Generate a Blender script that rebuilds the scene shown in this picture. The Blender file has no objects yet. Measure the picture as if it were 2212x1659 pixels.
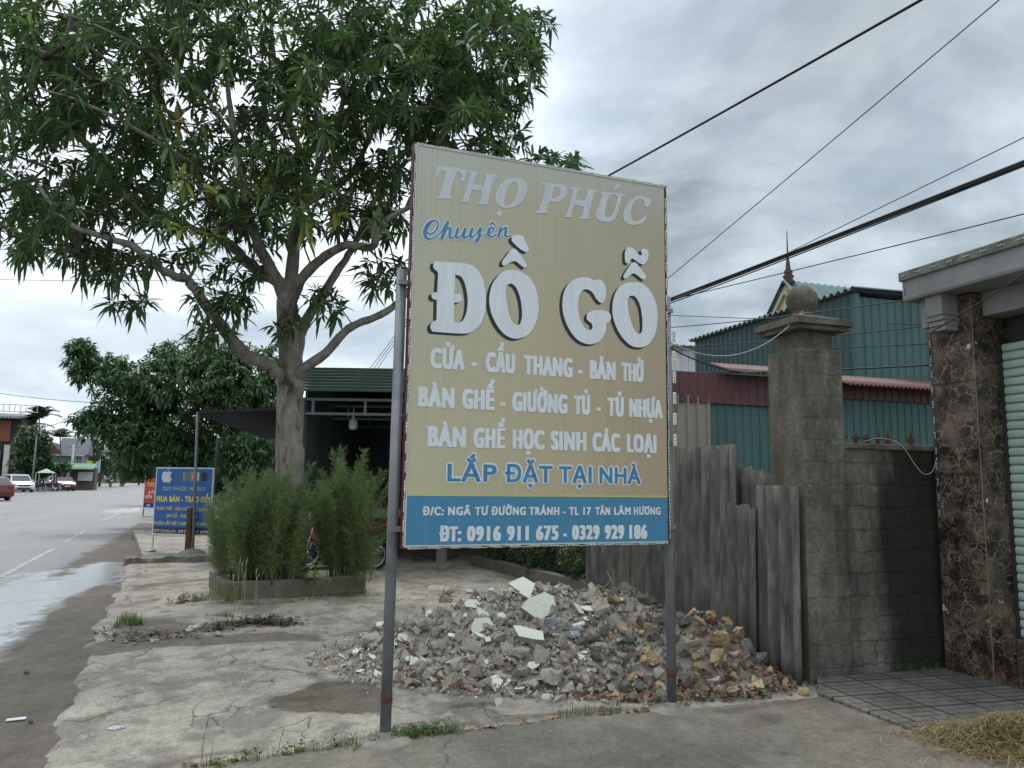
import bpy, bmesh, math, random
import numpy as np
from mathutils import Vector, Matrix, Euler
from mathutils.geometry import tessellate_polygon
random.seed(7); rng = np.random.default_rng(11)
S = bpy.context.scene
COL = S.collection
R = math.radians
# ------------------------------------------------------------------ camera
PITCH, ROLL, EYE, FPX = 7.25, 0.8, 1.6, 1661.0
cam = bpy.data.cameras.new("camera"); camo = bpy.data.objects.new("camera", cam); COL.objects.link(camo)
cam.sensor_width = 36.0; cam.lens = 36.0 * FPX / 2212.0; cam.clip_start = 0.05; cam.clip_end = 3000
CR = Matrix.Rotation(R(90 + PITCH), 4, 'X') @ Matrix.Rotation(R(ROLL), 4, 'Z')
camo.matrix_world = Matrix.Translation((0, 0, EYE)) @ CR
S.camera = camo
CR3 = CR.to_3x3()
def ray(px, py): return (CR3 @ Vector(((px - 1106) / FPX, -(py - 829.5) / FPX, -1))).normalized()
def G(px, py, z=0.0):                      # sight line to the height z
    v = ray(px, py); t = (z - EYE) / v.z; return Vector((v.x * t, v.y * t, z))
def D(px, py, d):                          # sight line to the distance d ahead
    v = ray(px, py); t = d / v.y; return Vector((v.x * t, d, EYE + v.z * t))
# ------------------------------------------------------------------ sky, sun, exposure
EXPO = 0.7
S.view_settings.view_transform = 'Standard'; S.view_settings.look = 'None'
S.view_settings.exposure = EXPO; S.view_settings.gamma = 1.0
SUN_EL, SUN_AZ = R(58), R(-25)             # behind the cloud, ahead and to the left
W = bpy.data.worlds.new("World"); S.world = W; W.use_nodes = True
wt = W.node_tree; wn = wt.nodes; wl = wt.links
for n_ in list(wn): wn.remove(n_)
def N(t, tree=None, **k):
    n = (tree or wt).nodes.new(t)
    for a, b in k.items():
        if a == 'inp':
            for i, v in b.items(): n.inputs[i].default_value = v
        else: setattr(n, a, b)
    return n
def ramp(n, stops):
    cr = n.color_ramp
    while len(cr.elements) > 1: cr.elements.remove(cr.elements[-1])
    for i, (p, c) in enumerate(stops):
        e = cr.elements[0] if i == 0 else cr.elements.new(p)
        e.position = p; e.color = (*c, 1) if len(c) == 3 else c
    return n
sky = N('ShaderNodeTexSky', sky_type='NISHITA'); sky.sun_disc = False
sky.sun_elevation = SUN_EL; sky.sun_rotation = SUN_AZ; sky.air_density = 1.2; sky.dust_density = 2.5
tc = N('ShaderNodeTexCoord'); sx = N('ShaderNodeSeparateXYZ'); wl.new(tc.outputs['Generated'], sx.inputs[0])
mx = N('ShaderNodeMath', operation='MAXIMUM', inp={1: 0.0}); wl.new(sx.outputs['Z'], mx.inputs[0])
ad = N('ShaderNodeMath', operation='ADD', inp={1: 0.30}); wl.new(mx.outputs[0], ad.inputs[0])
dx = N('ShaderNodeMath', operation='DIVIDE'); wl.new(sx.outputs['X'], dx.inputs[0]); wl.new(ad.outputs[0], dx.inputs[1])
dy = N('ShaderNodeMath', operation='DIVIDE'); wl.new(sx.outputs['Y'], dy.inputs[0]); wl.new(ad.outputs[0], dy.inputs[1])
cb = N('ShaderNodeCombineXYZ', inp={2: 3.7}); wl.new(dx.outputs[0], cb.inputs[0]); wl.new(dy.outputs[0], cb.inputs[1])
n1 = N('ShaderNodeTexNoise', inp={'Scale': 1.35, 'Detail': 10.0, 'Roughness': 0.55, 'Distortion': 0.3}); wl.new(cb.outputs[0], n1.inputs['Vector'])
r1 = ramp(N('ShaderNodeValToRGB'), [(0.30, (3.4, 4.05, 4.6)), (0.43, (4.9, 5.6, 6.2)), (0.53, (7.0, 7.7, 8.3)), (0.67, (9.5, 9.9, 10.1))])
wl.new(n1.outputs['Fac'], r1.inputs[0])
# thin spots where the blue shows
n2 = N('ShaderNodeTexNoise', inp={'Scale': 1.3, 'Detail': 6.0, 'Roughness': 0.5}); wl.new(cb.outputs[0], n2.inputs['Vector'])
r2 = ramp(N('ShaderNodeValToRGB'), [(0.54, (0, 0, 0)), (0.70, (0.6, 0.6, 0.6))]); wl.new(n2.outputs['Fac'], r2.inputs[0])
mixb = N('ShaderNodeMix', data_type='RGBA'); wl.new(r2.outputs[0], mixb.inputs[0]); wl.new(r1.outputs[0], mixb.inputs[6]); wl.new(sky.outputs[0], mixb.inputs[7])
# a heavy grey bank up to the right
vd = N('ShaderNodeVectorMath', operation='DOT_PRODUCT'); vd.inputs[1].default_value = ray(1800, 60); wl.new(tc.outputs['Generated'], vd.inputs[0])
na = N('ShaderNodeMath', operation='MULTIPLY_ADD', inp={1: 0.16, 2: -0.08}); wl.new(n1.outputs['Fac'], na.inputs[0])
sm = N('ShaderNodeMath', operation='SUBTRACT'); wl.new(vd.outputs['Value'], sm.inputs[0]); wl.new(na.outputs[0], sm.inputs[1])
r3 = ramp(N('ShaderNodeValToRGB'), [(0.86, (1, 1, 1)), (0.93, (0.74, 0.77, 0.79)), (0.985, (0.40, 0.425, 0.44))]); wl.new(sm.outputs[0], r3.inputs[0])
mm = N('ShaderNodeMix', data_type='RGBA', blend_type='MULTIPLY', inp={0: 1.0}); wl.new(mixb.outputs[2], mm.inputs[6]); wl.new(r3.outputs[0], mm.inputs[7])
# overcast: the zenith is the brightest part
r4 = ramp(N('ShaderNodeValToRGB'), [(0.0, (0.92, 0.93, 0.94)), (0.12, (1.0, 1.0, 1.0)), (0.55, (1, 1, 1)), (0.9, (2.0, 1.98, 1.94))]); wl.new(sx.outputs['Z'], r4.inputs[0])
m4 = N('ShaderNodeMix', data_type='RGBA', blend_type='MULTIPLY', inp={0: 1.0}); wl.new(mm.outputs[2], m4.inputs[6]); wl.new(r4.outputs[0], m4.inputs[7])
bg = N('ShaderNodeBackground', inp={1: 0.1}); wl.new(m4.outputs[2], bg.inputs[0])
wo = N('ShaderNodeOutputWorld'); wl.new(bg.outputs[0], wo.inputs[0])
sun = bpy.data.lights.new("sun", 'SUN'); sun.energy = 1.0; sun.angle = R(14); sun.color = (1.0, 0.96, 0.9)
suno = bpy.data.objects.new("sun", sun); COL.objects.link(suno)
sd = Vector((math.sin(SUN_AZ) * math.cos(SUN_EL), math.cos(SUN_AZ) * math.cos(SUN_EL), math.sin(SUN_EL)))
suno.rotation_euler = sd.to_track_quat('Z', 'Y').to_euler()
S.cycles.max_bounces = 6; S.cycles.transparent_max_bounces = 8
# ------------------------------------------------------------------ materials
def M(name, c1, c2=None, rough=0.8, scale=5.0, detail=7.0, bump=0.0, bscale=None, stretch=(1, 1, 1), metal=0.0, rand=0.0,
      spec=0.4, fac=(0.35, 0.65), nrough=0.6, c3=None, s3=1.0, f3=(0.5, 0.7), bdist=0.02):
    m = bpy.data.materials.new(name); m.use_nodes = True; t = m.node_tree; L = t.links.new
    b = t.nodes['Principled BSDF']; b.inputs['Roughness'].default_value = rough; b.inputs['Metallic'].default_value = metal
    b.inputs['Specular IOR Level'].default_value = spec
    co = N('ShaderNodeTexCoord', t); mp = N('ShaderNodeMapping', t); mp.inputs['Scale'].default_value = stretch
    L(co.outputs['Object'], mp.inputs[0])
    out = None
    if c2 is None: c2 = tuple(x * 0.82 for x in c1)
    nz = N('ShaderNodeTexNoise', t, inp={'Scale': scale, 'Detail': detail, 'Roughness': nrough}); L(mp.outputs[0], nz.inputs['Vector'])
    rp = ramp(N('ShaderNodeValToRGB', t), [(fac[0], c1), (fac[1], c2)]); L(nz.outputs['Fac'], rp.inputs[0]); out = rp.outputs[0]
    if c3 is not None:
        n3 = N('ShaderNodeTexNoise', t, inp={'Scale': s3, 'Detail': 8.0, 'Roughness': 0.62}); L(mp.outputs[0], n3.inputs['Vector'])
        r3_ = ramp(N('ShaderNodeValToRGB', t), [(f3[0], (0, 0, 0)), (f3[1], (1, 1, 1))]); L(n3.outputs['Fac'], r3_.inputs[0])
        mz = N('ShaderNodeMix', t, data_type='RGBA'); L(r3_.outputs[0], mz.inputs[0]); L(out, mz.inputs[6]); mz.inputs[7].default_value = (*c3, 1); out = mz.outputs[2]
    if rand:
        oi = N('ShaderNodeObjectInfo', t); mr = N('ShaderNodeMapRange', t, inp={3: 1 - rand, 4: 1 + rand}); L(oi.outputs['Random'], mr.inputs[0])
        hs = N('ShaderNodeHueSaturation', t); L(mr.outputs[0], hs.inputs['Value']); L(out, hs.inputs['Color']); out = hs.outputs[0]
    L(out, b.inputs['Base Color'])
    if bump:
        nb = N('ShaderNodeTexNoise', t, inp={'Scale': bscale or scale * 4, 'Detail': 6.0, 'Roughness': 0.65}); L(mp.outputs[0], nb.inputs['Vector'])
        bp = N('ShaderNodeBump', t, inp={'Strength': bump, 'Distance': bdist}); L(nb.outputs['Fac'], bp.inputs['Height']); L(bp.outputs[0], b.inputs['Normal'])
    return m
def leafmat(name, dark, light, yellow, trans=0.3, rough=0.45):
    m = bpy.data.materials.new(name); m.use_nodes = True; t = m.node_tree; L = t.links.new
    b = t.nodes['Principled BSDF']; b.inputs['Roughness'].default_value = rough; b.inputs['Specular IOR Level'].default_value = 0.35
    at = N('ShaderNodeAttribute', t, attribute_name='tint')
    rp = ramp(N('ShaderNodeValToRGB', t), [(0.0, dark), (0.62, light), (0.85, yellow), (1.0, (0.22, 0.12, 0.05))]); L(at.outputs['Fac'], rp.inputs[0])
    L(rp.outputs[0], b.inputs['Base Color'])
    tr = N('ShaderNodeBsdfTranslucent', t); L(rp.outputs[0], tr.inputs[0])
    mx_ = N('ShaderNodeMixShader', t, inp={0: trans}); L(b.outputs[0], mx_.inputs[1]); L(tr.outputs[0], mx_.inputs[2])
    L(mx_.outputs[0], t.nodes['Material Output'].inputs[0])
    return m
# ------------------------------------------------------------------ mesh building
class MB:
    def __init__(s): s.v = []; s.f = []; s.sm = []
    def add(s, vs, fs, smooth=False):
        o = len(s.v); s.v += [tuple(v) for v in vs]
        for f in fs: s.f.append([i + o for i in f]); s.sm.append(smooth)
        return s
    def box(s, c, size, ax=None, ay=None, az=None):
        ax = Vector(ax or (1, 0, 0)); ay = Vector(ay or (0, 1, 0)); az = Vector(az or (0, 0, 1)); c = Vector(c)
        h = [x / 2 for x in size]
        vs = [c + ax * (i * h[0]) + ay * (j * h[1]) + az * (k * h[2]) for k in (-1, 1) for j in (-1, 1) for i in (-1, 1)]
        return s.add(vs, [(0, 2, 3, 1), (4, 5, 7, 6), (0, 1, 5, 4), (2, 6, 7, 3), (0, 4, 6, 2), (1, 3, 7, 5)])
    def tube(s, pts, rad, n=8, caps=True):
        pts = [Vector(p) for p in pts]; k = len(pts)
        if not hasattr(rad, '__len__'): rad = [rad] * k
        vs = []; fs = []; prev = None
        for i, p in enumerate(pts):
            d = (pts[min(i + 1, k - 1)] - pts[max(i - 1, 0)]).normalized()
            if prev is None: u = d.orthogonal().normalized()
            else:
                u = prev - d * prev.dot(d); u = u.normalized() if u.length > 1e-6 else d.orthogonal().normalized()
            prev = u; w = d.cross(u)
            for j in range(n):
                a = 2 * math.pi * j / n; vs.append(p + (u * math.cos(a) + w * math.sin(a)) * rad[i])
        for i in range(k - 1):
            for j in range(n):
                a = i * n + j; b = i * n + (j + 1) % n; fs.append((a, b, b + n, a + n))
        s.add(vs, fs, True)
        if caps:
            o = len(s.v) - len(vs)
            s.f.append([o + j for j in reversed(range(n))]); s.sm.append(False)
            s.f.append([o + (k - 1) * n + j for j in range(n)]); s.sm.append(False)
        return s
    def lathe(s, c, prof, n=20, ax=None, smooth=True):
        c = Vector(c); az = Vector(ax or (0, 0, 1)).normalized(); u = az.orthogonal().normalized(); w = az.cross(u)
        vs = [c + az * z + (u * math.cos(2 * math.pi * j / n) + w * math.sin(2 * math.pi * j / n)) * r for r, z in prof for j in range(n)]
        fs = [(i * n + j, i * n + (j + 1) % n, (i + 1) * n + (j + 1) % n, (i + 1) * n + j) for i in range(len(prof) - 1) for j in range(n)]
        return s.add(vs, fs, smooth)
    def prism(s, poly, off, smooth=False):
        a = [Vector(p) for p in poly]; off = Vector(off); n = len(a)
        return s.add(a + [p + off for p in a], [list(range(n - 1, -1, -1)), list(range(n, 2 * n))] + [(i, (i + 1) % n, n + (i + 1) % n, n + i) for i in range(n)], smooth)
    def sheet(s, p0, u, v, wu, wv, pitch, amp, nrm, nv=1, wob=0.0, thick=0.004, sub=6, prof='sin'):
        """corrugated sheet: waves along u, straight along v, given a real thickness"""
        p0 = Vector(p0); u = Vector(u); v = Vector(v); nrm = Vector(nrm)
        k = max(2, int(wu / pitch * sub))
        rows = []
        for sd_ in (0, 1):
            for j in range(nv + 1):
                for i in range(k + 1):
                    a = wu * i / k; ph = (a / pitch) % 1.0
                    h = math.sin(2 * math.pi * ph) * amp if prof == 'sin' else (amp if ph < 0.22 else -amp * 0.2)
                    rows.append(p0 + u * a + v * (wv * j / nv) + nrm * (h - sd_ * thick))
        m = (k + 1) * (nv + 1); fs = []
        for j in range(nv):
            for i in range(k):
                a = j * (k + 1) + i; fs.append((a, a + 1, a + k + 2, a + k + 1)); fs.append((m + a, m + a + k + 1, m + a + k + 2, m + a + 1))
        for i in range(k):
            fs.append((i, m + i, m + i + 1, i + 1)); t_ = nv * (k + 1) + i; fs.append((t_, t_ + 1, m + t_ + 1, m + t_))
        for j in range(nv):
            a = j * (k + 1); fs.append((a, a + k + 1, m + a + k + 1, m + a)); b = a + k; fs.append((b, m + b, m + b + k + 1, b + k + 1))
        return s.add(rows, fs, prof == 'sin')
    def build(s, name, mat, parent=None, bevel=0.0):
        me = bpy.data.meshes.new(name); me.from_pydata(s.v, [], s.f); me.polygons.foreach_set('use_smooth', s.sm); me.update()
        o = bpy.data.objects.new(name, me); COL.objects.link(o); me.materials.append(mat)
        if parent is not None: attach(o, parent)
        if bevel:
            b = o.modifiers.new('bevel', 'BEVEL'); b.width = bevel; b.segments = 2; b.limit_method = 'ANGLE'; b.angle_limit = R(40)
        return o
def attach(o, parent):
    o.parent = parent; root = parent
    inv = Matrix.Identity(4); chain = []
    while root is not None: chain.append(root); root = root.parent
    m = Matrix.Identity(4)
    for r_ in reversed(chain): m = m @ r_.matrix_parent_inverse @ r_.matrix_basis
    o.matrix_parent_inverse = m.inverted()
def tag(o, label, cat, group=None, kind=None):
    if label: o['label'] = label
    if cat: o['category'] = cat
    if group: o['group'] = group
    if kind: o['kind'] = kind
    return o
def thing(name, label, cat, loc=(0, 0, 0), group=None):
    o = bpy.data.objects.new(name, None); COL.objects.link(o); o.location = loc; o.empty_display_size = 0.1
    return tag(o, label, cat, group)
def dup(root, loc, rz=0.0, scale=1.0, label=None, group=None):
    r_ = root.copy(); COL.objects.link(r_); r_.location = loc; r_.rotation_euler = (0, 0, rz); r_.scale = (scale,) * 3
    if label: r_['label'] = label
    if group: r_['group'] = group
    for ch in list(root.children):
        c = ch.copy(); COL.objects.link(c); c.parent = r_
        for g in list(ch.children):
            e = g.copy(); COL.objects.link(e); e.parent = c
    return r_
def npmesh(name, V, T, mat, attrs=None, parent=None, smooth=False):
    V = np.asarray(V, dtype=np.float32); T = np.asarray(T, dtype=np.int32); k = T.shape[1]
    me = bpy.data.meshes.new(name); me.vertices.add(len(V)); me.vertices.foreach_set('co', V.ravel())
    me.loops.add(T.size); me.loops.foreach_set('vertex_index', T.ravel())
    me.polygons.add(len(T)); me.polygons.foreach_set('loop_start', np.arange(0, T.size, k, dtype=np.int32))
    if smooth: me.polygons.foreach_set('use_smooth', np.ones(len(T), dtype=bool))
    me.update(calc_edges=True)
    for a, vals in (attrs or {}).items():
        at = me.attributes.new(a, 'FLOAT', 'POINT'); at.data.foreach_set('value', np.asarray(vals, dtype=np.float32))
    o = bpy.data.objects.new(name, me); COL.objects.link(o); me.materials.append(mat)
    if parent is not None: attach(o, parent)
    return o
def sdist(P, poly):
    """signed distance (negative inside) of points P (n,2) to a polygon"""
    P = np.asarray(P, float); poly = np.asarray([(p[0], p[1]) for p in poly], float); n = len(poly)
    best = np.full(len(P), 1e9); ins = np.zeros(len(P), bool)
    for i in range(n):
        a = poly[i]; b = poly[(i + 1) % n]; e = b - a; w = P - a
        t = np.clip((w @ e) / (e @ e + 1e-12), 0, 1); q = w - t[:, None] * e; best = np.minimum(best, (q ** 2).sum(1))
        c = (a[1] > P[:, 1]) != (b[1] > P[:, 1])
        with np.errstate(divide='ignore', invalid='ignore'): xi = e[0] * (P[:, 1] - a[1]) / (e[1] if e[1] != 0 else 1e-12) + a[0]
        ins ^= c & (P[:, 0] < xi)
    d = np.sqrt(best); return np.where(ins, -d, d)
_ph = rng.uniform(0, 6.28, (24, 3))
def wob(P, freq=1.0):
    """cheap smooth noise in about -1..1"""
    P = np.asarray(P, float); x, y = P[:, 0] * freq, P[:, 1] * freq; r_ = np.zeros(len(P)); tot = 0
    for i in range(12):
        f = 1.0 * 1.45 ** (i % 6); a = _ph[i]; th = a[0]
        r_ += np.sin((x * math.cos(th) + y * math.sin(th)) * f * 1.7 + a[1]) / f ** 0.8; tot += 1 / f ** 0.8
    return r_ / tot * 2.2
def hull(pts):
    bm = bmesh.new()
    for p in pts: bm.verts.new(p)
    r_ = bmesh.ops.convex_hull(bm, input=bm.verts)
    bmesh.ops.delete(bm, geom=[e for e in bm.verts if not e.link_faces], context='VERTS')
    bm.verts.index_update()
    V = [v.co[:] for v in bm.verts]; F = [[v.index for v in f.verts] for f in bm.faces]; bm.free(); return V, F
def smooth_closed(pts, k=5):
    out = []; n = len(pts)
    for i in range(n):
        p0, p1, p2, p3 = pts[i - 1], pts[i], pts[(i + 1) % n], pts[(i + 2) % n]
        t1 = (0, 0) if len(p1) > 2 else ((p2[0] - p0[0]) * .5, (p2[1] - p0[1]) * .5)
        t2 = (0, 0) if len(p2) > 2 else ((p3[0] - p1[0]) * .5, (p3[1] - p1[1]) * .5)
        for j in range(k):
            t = j / k; a = 2 * t ** 3 - 3 * t * t + 1; b = t ** 3 - 2 * t * t + t; c = -2 * t ** 3 + 3 * t * t; d = t ** 3 - t * t
            out.append((a * p1[0] + b * t1[0] + c * p2[0] + d * t2[0], a * p1[1] + b * t1[1] + c * p2[1] + d * t2[1]))
    return out
def smooth_open(pts, k=5):
    pts = [np.asarray(p, float) for p in pts]; P = [2 * pts[0] - pts[1]] + pts + [2 * pts[-1] - pts[-2]]; out = []
    for i in range(1, len(P) - 2):
        for j in range(k):
            t = j / k; out.append(0.5 * (2 * P[i] + (P[i + 1] - P[i - 1]) * t + (2 * P[i - 1] - 5 * P[i] + 4 * P[i + 1] - P[i + 2]) * t * t + (3 * P[i] - P[i - 1] - 3 * P[i + 1] + P[i + 2]) * t ** 3))
    out.append(pts[-1]); return out
# ---- lettering: closed outlines filled as flat print
def area2(p): return 0.5 * sum(p[i - 1][0] * p[i][1] - p[i][0] * p[i - 1][1] for i in range(len(p)))
def fill2d(loops):
    """loops -> verts, tris; nests by even-odd through the 2D curve filler"""
    cu = bpy.data.curves.new('f', 'CURVE'); cu.dimensions = '2D'; cu.fill_mode = 'FRONT'
    for lp in loops:
        sp = cu.splines.new('POLY'); sp.points.add(len(lp) - 1); sp.use_cyclic_u = True
        for i, p in enumerate(lp): sp.points[i].co = (p[0], p[1], 0, 1)
    o = bpy.data.objects.new('f', cu); me = o.to_mesh()
    V = [v.co[:2] for v in me.vertices]; F = [list(f.vertices) for f in me.polygons]
    o.to_mesh_clear(); bpy.data.objects.remove(o); bpy.data.curves.remove(cu); return V, F
def font_loops(txt, spacing=1.0):
    c = bpy.data.curves.new('t', 'FONT'); c.body = txt; c.resolution_u = 4; c.space_character = spacing
    o = bpy.data.objects.new('t', c); COL.objects.link(o); bpy.context.view_layer.update()
    cv = o.to_curve(bpy.context.evaluated_depsgraph_get()); loops = []
    for s_ in cv.splines:
        bp = s_.bezier_points; n = len(bp); lp = []
        for i in range(n):
            a, b = bp[i], bp[(i + 1) % n]
            p0, p1, p2, p3 = a.co, a.handle_right, b.handle_left, b.co
            st = ((p1 - p0).cross(p3 - p0).length + (p2 - p0).cross(p3 - p0).length) < 1e-5
            for t in ((0,) if st else (0, .25, .5, .75)):
                u = 1 - t; q = p0 * u ** 3 + p1 * 3 * u * u * t + p2 * 3 * u * t * t + p3 * t ** 3; lp.append((q.x, q.y))
        cl = []
        for q in lp:
            if not cl or math.hypot(q[0] - cl[-1][0], q[1] - cl[-1][1]) > 1e-4: cl.append(q)
        if len(cl) > 2 and math.hypot(cl[0][0] - cl[-1][0], cl[0][1] - cl[-1][1]) < 1e-4: cl.pop()
        if len(cl) > 2: loops.append(cl)
    o.to_curve_clear(); bpy.data.objects.remove(o); bpy.data.curves.remove(c); return loops
CAP = 0.73
def inside(p, lp):
    r_ = False; n = len(lp)
    for i in range(n):
        a, b = lp[i - 1], lp[i]
        if (a[1] > p[1]) != (b[1] > p[1]) and p[0] < (b[0] - a[0]) * (p[1] - a[1]) / (b[1] - a[1]) + a[0]: r_ = not r_
    return r_
def text_line(txt, u0, u1, base, cap, bx=0.0, by=0.0, shear=0.0, extra=0.0, spacing=1.0):
    """text fitted between u0 and u1, capital height cap; bx/by = boldening in metres; extra = outline on every side"""
    lps = font_loops(txt, spacing); xs = [p[0] for l in lps for p in l]; x0, x1 = min(xs), max(xs)
    kx = (u1 - u0 - 2 * bx) / (x1 - x0); ky = (cap - 2 * by) / CAP
    out = []; idx = []
    for i, l in enumerate(lps):
        q = [(u0 + bx + (p[0] - x0) * kx, base + by + p[1] * ky) for p in l]
        hole = any(area2(m) * area2(l) < 0 and abs(area2(m)) > abs(area2(l)) and inside(l[0], m) for m in lps)
        if area2(q) < 0: q = q[::-1]
        out.append([(p[0] + shear * (p[1] - base), p[1]) for p in q]); idx.append(hole)
    grp = []
    for i, l in enumerate(lps):
        if idx[i]: continue
        grp.append([out[i]] + [out[j] for j in range(len(lps)) if idx[j] and area2(lps[j]) * area2(l) < 0 and inside(lps[j][0], l)])
    return grp
def stroke_loops(pts, extra=0.0):
    """a pen stroke (x, y, half width) -> one closed outline"""
    q = smooth_open(pts, 6); a = []; b = []
    for i, p in enumerate(q):
        d = (q[min(i + 1, len(q) - 1)] - q[max(i - 1, 0)])[:2]; d = d / (np.hypot(*d) + 1e-9); w = p[2] + extra
        a.append((p[0] - d[1] * w, p[1] + d[0] * w)); b.append((p[0] + d[1] * w, p[1] - d[0] * w))
    e0 = (q[1] - q[0])[:2]; e0 = e0 / (np.hypot(*e0) + 1e-9); e1 = (q[-1] - q[-2])[:2]; e1 = e1 / (np.hypot(*e1) + 1e-9)
    s0 = q[0][:2] - e0 * (q[0][2] + extra) * .9; s1 = q[-1][:2] + e1 * (q[-1][2] + extra) * .9
    return [tuple(s0)] + a + [tuple(s1)] + b[::-1]
def print_on(name, groups, frame, depth, mat, parent, offs=((0, 0),)):
    """groups of loops (each filled apart) laid on the plane frame = (origin, u axis, up, normal); offs repeats each glyph to thicken it"""
    o, u, w, n = frame; mb = MB()
    for i, lp in enumerate(groups):
        V, F = fill2d(lp)
        for j, (a, b) in enumerate(offs): mb.add([o + u * (x + a) + w * (y + b) + n * (depth + 0.00006 * ((i + 3 * j) % 16)) for x, y in V], F)
    return mb.build(name, mat, parent)
def bold(bx, by, ex=0.0):
    r_ = [(bx * k / 2, by * s_) for k in (-2, -1, 0, 1, 2) for s_ in (-1, 1)]
    if ex: r_ = [(a + ex * math.cos(t * math.pi / 5), b + ex * math.sin(t * math.pi / 5)) for a, b in ((-bx, -by), (bx, by)) for t in range(10)]
    return r_
def print_strokes(name, strokes, extra, frame, depth, mat, parent):
    o, u, w, n = frame; mb = MB(); c = 0
    for s_ in strokes:
        lp = stroke_loops(s_, extra); m = (len(lp) - 2) // 2; L_ = lp[1:m + 1]; R_ = lp[m + 2:][::-1]; P = [(lp[0], lp[0])] + list(zip(L_, R_)) + [(lp[m + 1], lp[m + 1])]
        for (a, b), (a2, b2) in zip(P[:-1], P[1:]):
            c += 1; dd = depth + .00002 * (c % 40); q = [b, b2, a2, a]; mb.add([o + u * x + w * y + n * dd for x, y in q], [(0, 1, 2, 3)])
    return mb.build(name, mat, parent)
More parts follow.
